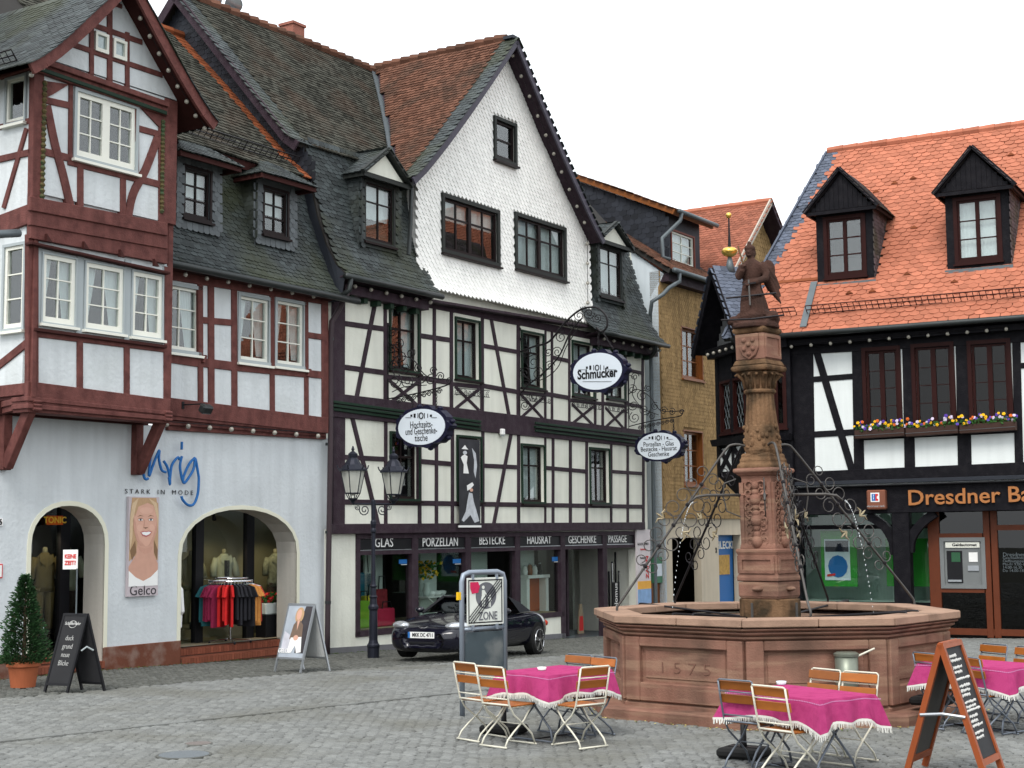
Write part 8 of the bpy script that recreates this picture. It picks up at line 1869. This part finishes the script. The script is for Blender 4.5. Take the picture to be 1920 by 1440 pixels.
# ================================================================== clothes rail and mannequins in the arches
zfl = gz(*A.w(3, 0, 0).xy)+.28
cr = A.w(A.uz(432, 1150, -.42)[0], zfl, -.42)
ck = thing('clothes_rail', 'round chrome clothes rail full of coloured shirts in the wide arch', 'clothes rail', cr)
HR = 1.26; RRl = .44
MB().tube([cr+V((math.cos(a)*RRl, math.sin(a)*RRl, HR)) for a in [i*math.pi/12 for i in range(24)]], .014, 6, closed=True).build('ring', m_chrome, ck)
MB().tube([cr+V((math.cos(a)*RRl*.8, math.sin(a)*RRl*.8, HR+.06)) for a in [i*math.pi/12 for i in range(24)]], .010, 6, closed=True).build('ring', m_chrome, ck)
MB().tube([cr+V((0, 0, .06)), cr+V((0, 0, HR))], .02, 8).build('column', m_chrome, ck)
for k in range(4): a = k*math.pi/2+.4; d = V((math.cos(a), math.sin(a), 0)); MB().tube([cr+V((0, 0, .10)), cr+d*.42+V((0, 0, .06))], .016, 6).build('foot', m_chrome, ck); MB().sphere(cr+d*.42+V((0, 0, .03)), .028, 8, 6).build('castor', m_black, ck); MB().tube([cr+V((0, 0, HR)), cr+d*RRl+V((0, 0, HR))], .010, 6).build('arm', m_chrome, ck)
cols = [('teal', (.04, .19, .22), 4), ('raspberry', (.36, .03, .09), 4), ('bright red', (.55, .02, .02), 4), ('black', (.018, .018, .022), 5), ('apricot', (.55, .24, .06), 3), ('coral red', (.55, .05, .04), 2), ('pale green patterned', (.25, .34, .28), 4), ('dark navy', (.012, .015, .035), 15)]
seq = []
for nm, c, n in cols: seq += [(nm, c)]*n
mats_s = {nm: M('shirt_'+nm.replace(' ', '_'), c, .95, .25 if 'patterned' not in nm else .8, 14, .15, 30, piece=.2) for nm, c, n in cols}
a_start = math.radians(186); cnt = {}; ORD = ['first', 'second', 'third', 'fourth', 'fifth']
rng = random.Random(4)
for i, (nm, c) in enumerate(seq):
    a = a_start+2*math.pi*i/len(seq); d = V((math.cos(a), math.sin(a), 0)); tg = V((-d.y, d.x, 0)); tw = rng.uniform(-.25, .25); dd = (d*math.cos(tw)+tg*math.sin(tw)); tt = V((-dd.y, dd.x, 0))
    o = cr+d*RRl+V((0, 0, HR)); L = rng.uniform(.74, .92); hw_ = .21
    cnt[nm] = cnt.get(nm, 0)+1
    sh_ = thing('shirt', ('%s %s short-sleeved shirt from the left on the round clothes rail' % (ORD[cnt[nm]-1], nm)) if nm != 'dark navy' else 'dark navy shirt on the far side of the round clothes rail', 'shirt', o, 'shirts on the round rail')
    prof = [(-.05, -.07), (.05, -.07), (hw_*.8, -.11), (hw_+.06, -.30), (hw_-.01, -.32), (hw_*.88, -.24), (hw_*.92, -L), (-hw_*.92, -L), (-hw_*.88, -.24), (-hw_+.01, -.32), (-hw_-.06, -.30), (-hw_*.8, -.11)]
    fr_ = [o+dd*x+tt*(.022+.006*math.sin(x*30+i))+V((0, 0, z)) for x, z in prof]; bk_ = [o+dd*x-tt*(.022+.006*math.sin(x*25+i*2))+V((0, 0, z)) for x, z in prof]
    n = len(prof); MB().add(fr_+bk_, [tuple(range(n)), tuple(range(2*n-1, n-1, -1))]+[(k, (k+1) % n, (k+1) % n+n, k+n) for k in range(n)]).build('garment', mats_s[nm], sh_)
    MB().tube([o+V((0, 0, .02)), o+V((0, 0, -.06)), o+dd*.16+V((0, 0, -.11))], .006, 4).build('hanger', m_chrome, sh_)
def mannequin(p, face, label, jack, trou, shirt=None, h=1.5):
    t = thing('mannequin', label, 'mannequin', p, 'dressed shop mannequins'); f = face.normalized(); x = V((-f.y, f.x, 0))
    W = lambda a, b, z: p+x*a+f*b+V((0, 0, z))
    def lo(rows, N=16): 
        vs = []
        for (z, rx, ry, ox) in rows: vs += [W(ox+math.cos(2*math.pi*k/N)*rx*(1+.04*math.cos(k*2.1+z*9)), math.sin(2*math.pi*k/N)*ry*(1+.05*math.sin(k*1.7+z*7)), z) for k in range(N)]
        return MB().add(vs, [(j*N+k, j*N+(k+1) % N, (j+1)*N+(k+1) % N, (j+1)*N+k) for j in range(len(rows)-1) for k in range(N)]+[tuple(range(N-1, -1, -1)), tuple((len(rows)-1)*N+k for k in range(N))])
    lo([(h-.72, .20, .135, 0), (h-.60, .19, .13, 0), (h-.42, .165, .12, 0), (h-.25, .19, .13, 0), (h-.12, .20, .11, 0), (h-.04, .10, .08, 0), (h, .065, .06, 0)]).build('jacket', jack, t, smooth=True)
    lo([(h-.03, .05, .05, 0), (h+.08, .045, .05, 0), (h+.10, .03, .03, 0)]).build('neck', m_interior_warm, t, smooth=True)
    for s in (-1, 1):
        MB().tube([W(s*.18, 0, h-.10), W(s*.25, .02, h-.28), W(s*.27, .06, h-.48)], [.07, .075, .07], 8).build('sleeve', jack, t, smooth=True)
        lo([(.10, .07, .08, s*.10), (.45, .08, .09, s*.10), (h-.64, .10, .11, s*.09)]).build('trouser_leg', trou, t, smooth=True)
        MB().add([W(s*.02, .125, h-.08), W(s*.12, .10, h-.02), W(s*.14, .13, h-.16), W(s*.03, .14, h-.26)], [(0, 1, 2, 3)]).build('collar', jack, t)
    if shirt: MB().prism([W(-.05, .135, h-.66), W(.05, .135, h-.66), W(.06, .135, h-.14), W(-.06, .135, h-.14)], f*.012).build('shirt_front', shirt, t)
    MB().lathe(p, [(.20, 0), (.20, .02), (.03, .04), (.025, .14)], 14).build('stand', m_chrome, t)
    return t
m_jk = [M('cream_linen_jacket', (.46, .42, .32), .9, .1, 8, .1), M('sand_linen_jacket', (.30, .24, .14), .9, .1, 8, .1), M('floral_blouse', (.30, .27, .20), .9, .9, 16, .1), M('olive_brown_coat', (.16, .11, .05), .9, .2, 8, .1)]
m_tr = [M('grey_green_trousers', (.05, .06, .05), .9, .15, 8, .1), M('brown_plum_skirt', (.07, .045, .04), .9, .15, 8, .1)]
fc_ = (A.n-A.a*.35)
mu = lambda x, d=-1.35: A.uz(x, 1050, d)[0]
mannequin(A.w(mu(420), zfl+.30, -1.35), fc_, 'mannequin in cream jacket and dark top at the middle of the wide arch', m_jk[0], m_tr[0], m_pd)
mannequin(A.w(mu(358), zfl+.28, -1.35), fc_, 'mannequin in sand coloured jacket at left inside the wide arch', m_jk[1], m_jk[1])
mannequin(A.w(mu(516), zfl+.28, -1.35), fc_, 'mannequin in floral blouse at right inside the wide arch', m_jk[2], m_tr[1])
mannequin(A.w(mu(84), zfl+.40, -1.35), fc_, 'mannequin in olive brown coat inside the narrow arch', m_jk[3], m_jk[3])
mannequin(A.w(mu(128), zfl+.40, -1.35), fc_, 'mannequin in cream top at right inside the narrow arch', m_jk[0], m_tr[1])
tn = thing('window_sign', 'small orange sign hanging at the top of the narrow arch', 'sign', A.p(110, 975, -.8))
r = rect(A, 88, 967, 118, 984, -.72); fbox(MB(), A, r[0], r[2], r[1], r[3], -.74, -.72).build('board', M('orange_sign', (.60, .10, .01), .5), tn); put_text(MB(), 'TONIC', A.w((r[0]+r[2])/2, (r[1]+r[3])/2, -.712), A.a, (0, 0, 1), .16, .004, .004).build('lettering', M('yellow_print', (.8, .5, .05), .5), tn, kind='stuff')
wj = thing('hanging_jacket', 'white jacket hanging inside the left edge of the wide arch', 'jacket', A.p(345, 1110, -.3))
p = A.w(a2[0]+.10, zfl+1.25, -.30); MB().prism([p+A.n*x+V((0, 0, z)) for x, z in ((-.05, 0), (.05, 0), (.17, -.08), (.22, -.55), (.16, -.56), (.15, -.85), (-.15, -.85), (-.16, -.56), (-.22, -.55), (-.17, -.08))], A.a*.12).build('garment', m_white, wj, bevel=.03); MB().tube([p, p+V((0, 0, .1))], .006, 4).build('hanger', m_chrome, wj)
a2r = mu(505, -.8)
fp = thing('flower_planter', 'white planter with red flowers at right inside the wide arch', 'planter', A.w(a2r, zfl, -.75))
MB().box(A.w(a2r, zfl+.62, -.80), .42, .22, .24, (A.a, A.n, V((0, 0, 1)))).build('planter', m_interior_white, fp, bevel=.02); MB().box(A.w(a2r, zfl+.25, -.80), .5, .28, .5, (A.a, A.n, V((0, 0, 1)))).build('plinth', m_black, fp)
lv = MB(); fl = MB()
for k in range(120):
    c = A.w(a2r+rng.uniform(-.22, .22), zfl+.76+rng.uniform(0, .2), -.80+rng.uniform(-.1, .12)); ax = V((rng.uniform(-1, 1), rng.uniform(-1, 1), rng.uniform(-.2, 1))).normalized(); bx = ax.orthogonal().normalized()*.03
    (fl if k % 3 == 0 else lv).add([c-ax*.04, c+bx, c+ax*.05, c-bx], [(0, 1, 2, 3)])
lv.build('leaves', m_leaf, fp, kind='stuff'); fl.build('blossoms', bpy.data.materials['red_strip_print'], fp, kind='stuff')
# ================================================================== goods in the household shop windows
def bag(px, py, d, w, h, dep, mat, label):
    p = A.p(px, py, d); p.z = zl; t = thing('shopping_bag', label, 'bag', p, 'bags in the shop window')
    MB().prism([p-A.a*w/2, p+A.a*w/2, p+A.a*w*.46+V((0, 0, h)), p-A.a*w*.46+V((0, 0, h))], A.n*-dep).build('body', mat, t, bevel=.03)
    MB().tube([p-A.a*w*.25+V((0, 0, h)), p-A.a*w*.2+V((0, 0, h*1.35)), p+A.a*w*.2+V((0, 0, h*1.35)), p+A.a*w*.25+V((0, 0, h))], .015, 6).build('handle', m_black, t)
bag(682, 1180, -.5, .55, .62, .25, M('lime_green_bag', (.20, .40, .03), .6), 'lime green bag at the left end of the shop window')
bag(725, 1180, -.45, .70, .42, .30, M('crimson_bag', (.45, .02, .06), .6), 'crimson bag low in the left shop window')
bag(716, 1160, -.75, .50, .85, .2, M('dark_red_floral_bag', (.30, .03, .04), .7, .8, 14, 0), 'dark red floral bag behind the crimson bag')
bag(680, 1130, -.8, .8, 1.25, .15, M('teal_chair_fabric', (.01, .13, .20), .7), 'teal folding seat standing behind the lime bag')
bag(696, 1160, -.65, .42, .72, .2, M('yellow_bag', (.55, .45, .03), .6), 'yellow bag between lime and floral bags')
vs_ = A.p(800, 1150, -.6); vs_.z = zl+.62; vt = thing('flower_vase', 'vase of yellow daffodils in the second shop window', 'vase', vs_)
MB().lathe(vs_, [(.08, 0), (.11, .12), (.07, .26), (.09, .32)], 14).build('vase', m_interior_white, vt, smooth=True)
lv = MB(); fl = MB()
for k in range(120):
    c = vs_+V((rng.gauss(0, .16), rng.gauss(0, .12), .42+rng.uniform(0, .42))); ax = V((rng.uniform(-1, 1), rng.uniform(-1, 1), rng.uniform(-.2, 1))).normalized(); bx = ax.orthogonal().normalized()*.05
    (fl if k % 2 == 0 else lv).add([c-ax*.05, c+bx, c+ax*.06, c-bx], [(0, 1, 2, 3)])
fl.build('blossoms', bpy.data.materials['yellow_tag'], vt, kind='stuff'); lv.build('stems', m_leaf, vt, kind='stuff')
tb_ = A.p(812, 1150, -.7); tb_.z = zl; tt_ = thing('display_table', 'white folding display table in the second shop window', 'table', tb_)
MB().box(tb_+V((0, 0, .60)), 1.1, .5, .03, (A.a, A.n, V((0, 0, 1)))).build('top', m_white, tt_)
for s in (-1, 1):
    for q in (-1, 1): MB().tube([tb_+A.a*s*.5+A.n*q*.2+V((0, 0, .6)), tb_-A.a*s*.5+A.n*q*.2], .018, 6).build('leg', m_white, tt_)
cpst = thing('crockery_stack', 'white crockery on the folding display table', 'crockery', tb_+A.a*.3+V((0, 0, .62)))
for k, (o_, rr) in enumerate(((.15, .14), (.38, .10), (-.05, .09))): MB().lathe(tb_+A.a*o_+V((0, 0, .615)), [(rr*.6, 0), (rr, .05), (rr*1.02, .10), (rr*.4, .12)], 16).build('bowl', m_white, cpst, smooth=True)
sh2 = A.p(1000, 1140, -.7); sh2.z = zl; sf = thing('display_mantel', 'white mantel shelf with orange lining in the fourth shop window', 'shelf', sh2)
MB().box(sh2+V((0, 0, .95)), 1.1, .4, .08, (A.a, A.n, V((0, 0, 1)))).build('shelf', m_white, sf)
for s in (-1, 1): MB().box(sh2+A.a*s*.48+V((0, 0, .45)), .14, .3, .9, (A.a, A.n, V((0, 0, 1)))).build('pilaster', m_white, sf)
MB().box(sh2-A.n*.10+V((0, 0, .45)), .82, .08, .88, (A.a, A.n, V((0, 0, 1)))).build('lining', M('orange_lining', (.40, .08, .02), .7), sf)
for k, x in enumerate((-.4, -.15, .1, .35)): b_ = thing('jar', ('white jar', 'brown bottle', 'small white cup', 'dark tin')[k]+' on the white mantel shelf in the shop window', 'jar', sh2+A.a*x+V((0, 0, .99))); MB().lathe(sh2+A.a*x+V((0, 0, .99)), [(.06, 0), (.075, .10), (.06, .2+.05*(k % 2)), (.03, .24+.05*(k % 2))], 12).build('body', (m_white, m_orangewood, m_white, m_black)[k], b_, smooth=True); MB().lathe(sh2+A.a*x+V((0, 0, 1.23+.05*(k % 2))), [(.035, 0), (.035, .03)], 10).build('lid', m_greycasing, b_)
fg = A.p(1090, 1180, -1.1); fg.z = -.58; fs_ = thing('door_figure', 'small red and white painted wooden figure board at the shop door', 'figure board', fg)
MB().prism([fg+A.a*x+V((0, 0, z)) for x, z in ((-.16, 0), (.16, 0), (.14, .45), (.10, .62), (.06, .85), (-.06, .85), (-.10, .62), (-.14, .45))], A.n*-.04).build('board', m_interior_warm, fs_)
MB().prism([fg+A.a*x+V((0, 0, z))+A.n*.006 for x, z in ((-.12, .08), (.12, .08), (.09, .5), (-.09, .5))], A.n*-.005).build('red_dress', bpy.data.materials['red_strip_print'], fs_)
for k in range(6):
    x = 1142+k*6.2; p = A.p(x, 1100, -.55); t = thing('wind_chime_tube', '%s tall metal tube from the left in the passage entrance' % ('first', 'second', 'third', 'fourth', 'fifth', 'sixth')[k], 'tube display', A.w(A.uz(x, 1100, -.55)[0], -.58, -.55), 'tubes in the passage')
    u_ = A.uz(x, 1100, -.55)[0]; MB().tube([A.w(u_, -.58, -.55), A.w(u_, 1.15+.28*(k % 3), -.55)], .03, 8).build('tube', m_chrome if k % 2 else m_black, t); MB().sphere(A.w(u_, 1.17+.28*(k % 3), -.55), .032, 8, 6).build('cap', m_black, t)
bb_ = thing('banner_stand', 'narrow black banner with white vertical lettering in the passage', 'banner', A.p(1156, 1140, -.4)); q = rect(A, 1148, 1092, 1162, 1142, -.4); fbox(MB(), A, q[0], q[2], q[1], q[3], -.43, -.40).build('cloth', m_black, bb_); put_text(MB(), 'blomus', A.w((q[0]+q[2])/2, (q[1]+q[3])/2, -.395), V((0, 0, 1)), -A.a, .26, .004, .004).build('lettering', m_white, bb_, kind='stuff')
for (x, y) in ((757, 1052), (858, 1051), (1044, 1047)): 
    s = thing('window_sticker', 'small blue sticker on the shop window pane %s' % ('under GLAS', 'under PORZELLAN', 'under HAUSRAT')[(757, 858, 1044).index(x)], 'sticker', A.p(x, y, -.055)); fbox(MB(), A, A.uz(x-9, y, -.055)[0], A.uz(x+6, y, -.055)[0], A.uz(x, y+5, -.055)[1], A.uz(x, y-3, -.055)[1], -.057, -.053).build('print', m_blue, s)
    fbox(MB(), A, A.uz(x-5, y, -.055)[0], A.uz(x+6, y, -.055)[0], A.uz(x, y+7, -.055)[1], A.uz(x, y+6, -.055)[1], -.057, -.052).build('white_line', m_white, s)

# ================================================================== spot lamps that light the shop window figures
for i, (u_, d_, tgt) in enumerate(((mu(400, -.78), -.78, A.w(mu(418), zfl+1.4, -1.4)), (mu(512, -.78), -.78, A.w(mu(516), zfl+1.4, -1.4)), (mu(95, -.78), -.78, A.w(mu(90), zfl+1.6, -1.4)))):
    p = A.w(u_, (z2a if i < 2 else z1a)-.12 if i < 2 else z1a-.25, d_); t = thing('shop_spotlight', ('small ceiling spotlight over the cream jacket in the wide arch', 'small ceiling spotlight over the floral blouse in the wide arch', 'small ceiling spotlight in the narrow arch')[i], 'spotlight', p, 'shop window spotlights')
    d = (tgt-p).normalized(); MB().tube([p-d*.02, p+d*.10], [.03, .045], 10).build('housing', m_black, t); MB().tube([p-d*.02, p+V((0, 0, .35))], .008, 5).build('stem', m_black, t)
    L = bpy.data.lights.new('spot_beam', 'SPOT'); L.energy = 40 if i < 2 else 16; L.color = (1, .80, .52); L.spot_size = math.radians(75); L.spot_blend = .6; L.shadow_soft_size = .04
    o = bpy.data.objects.new('spot_beam', L); scene.collection.objects.link(o); o.parent = t; o.location = d*.13; o.rotation_euler = (-d).to_track_quat('Z', 'Y').to_euler()
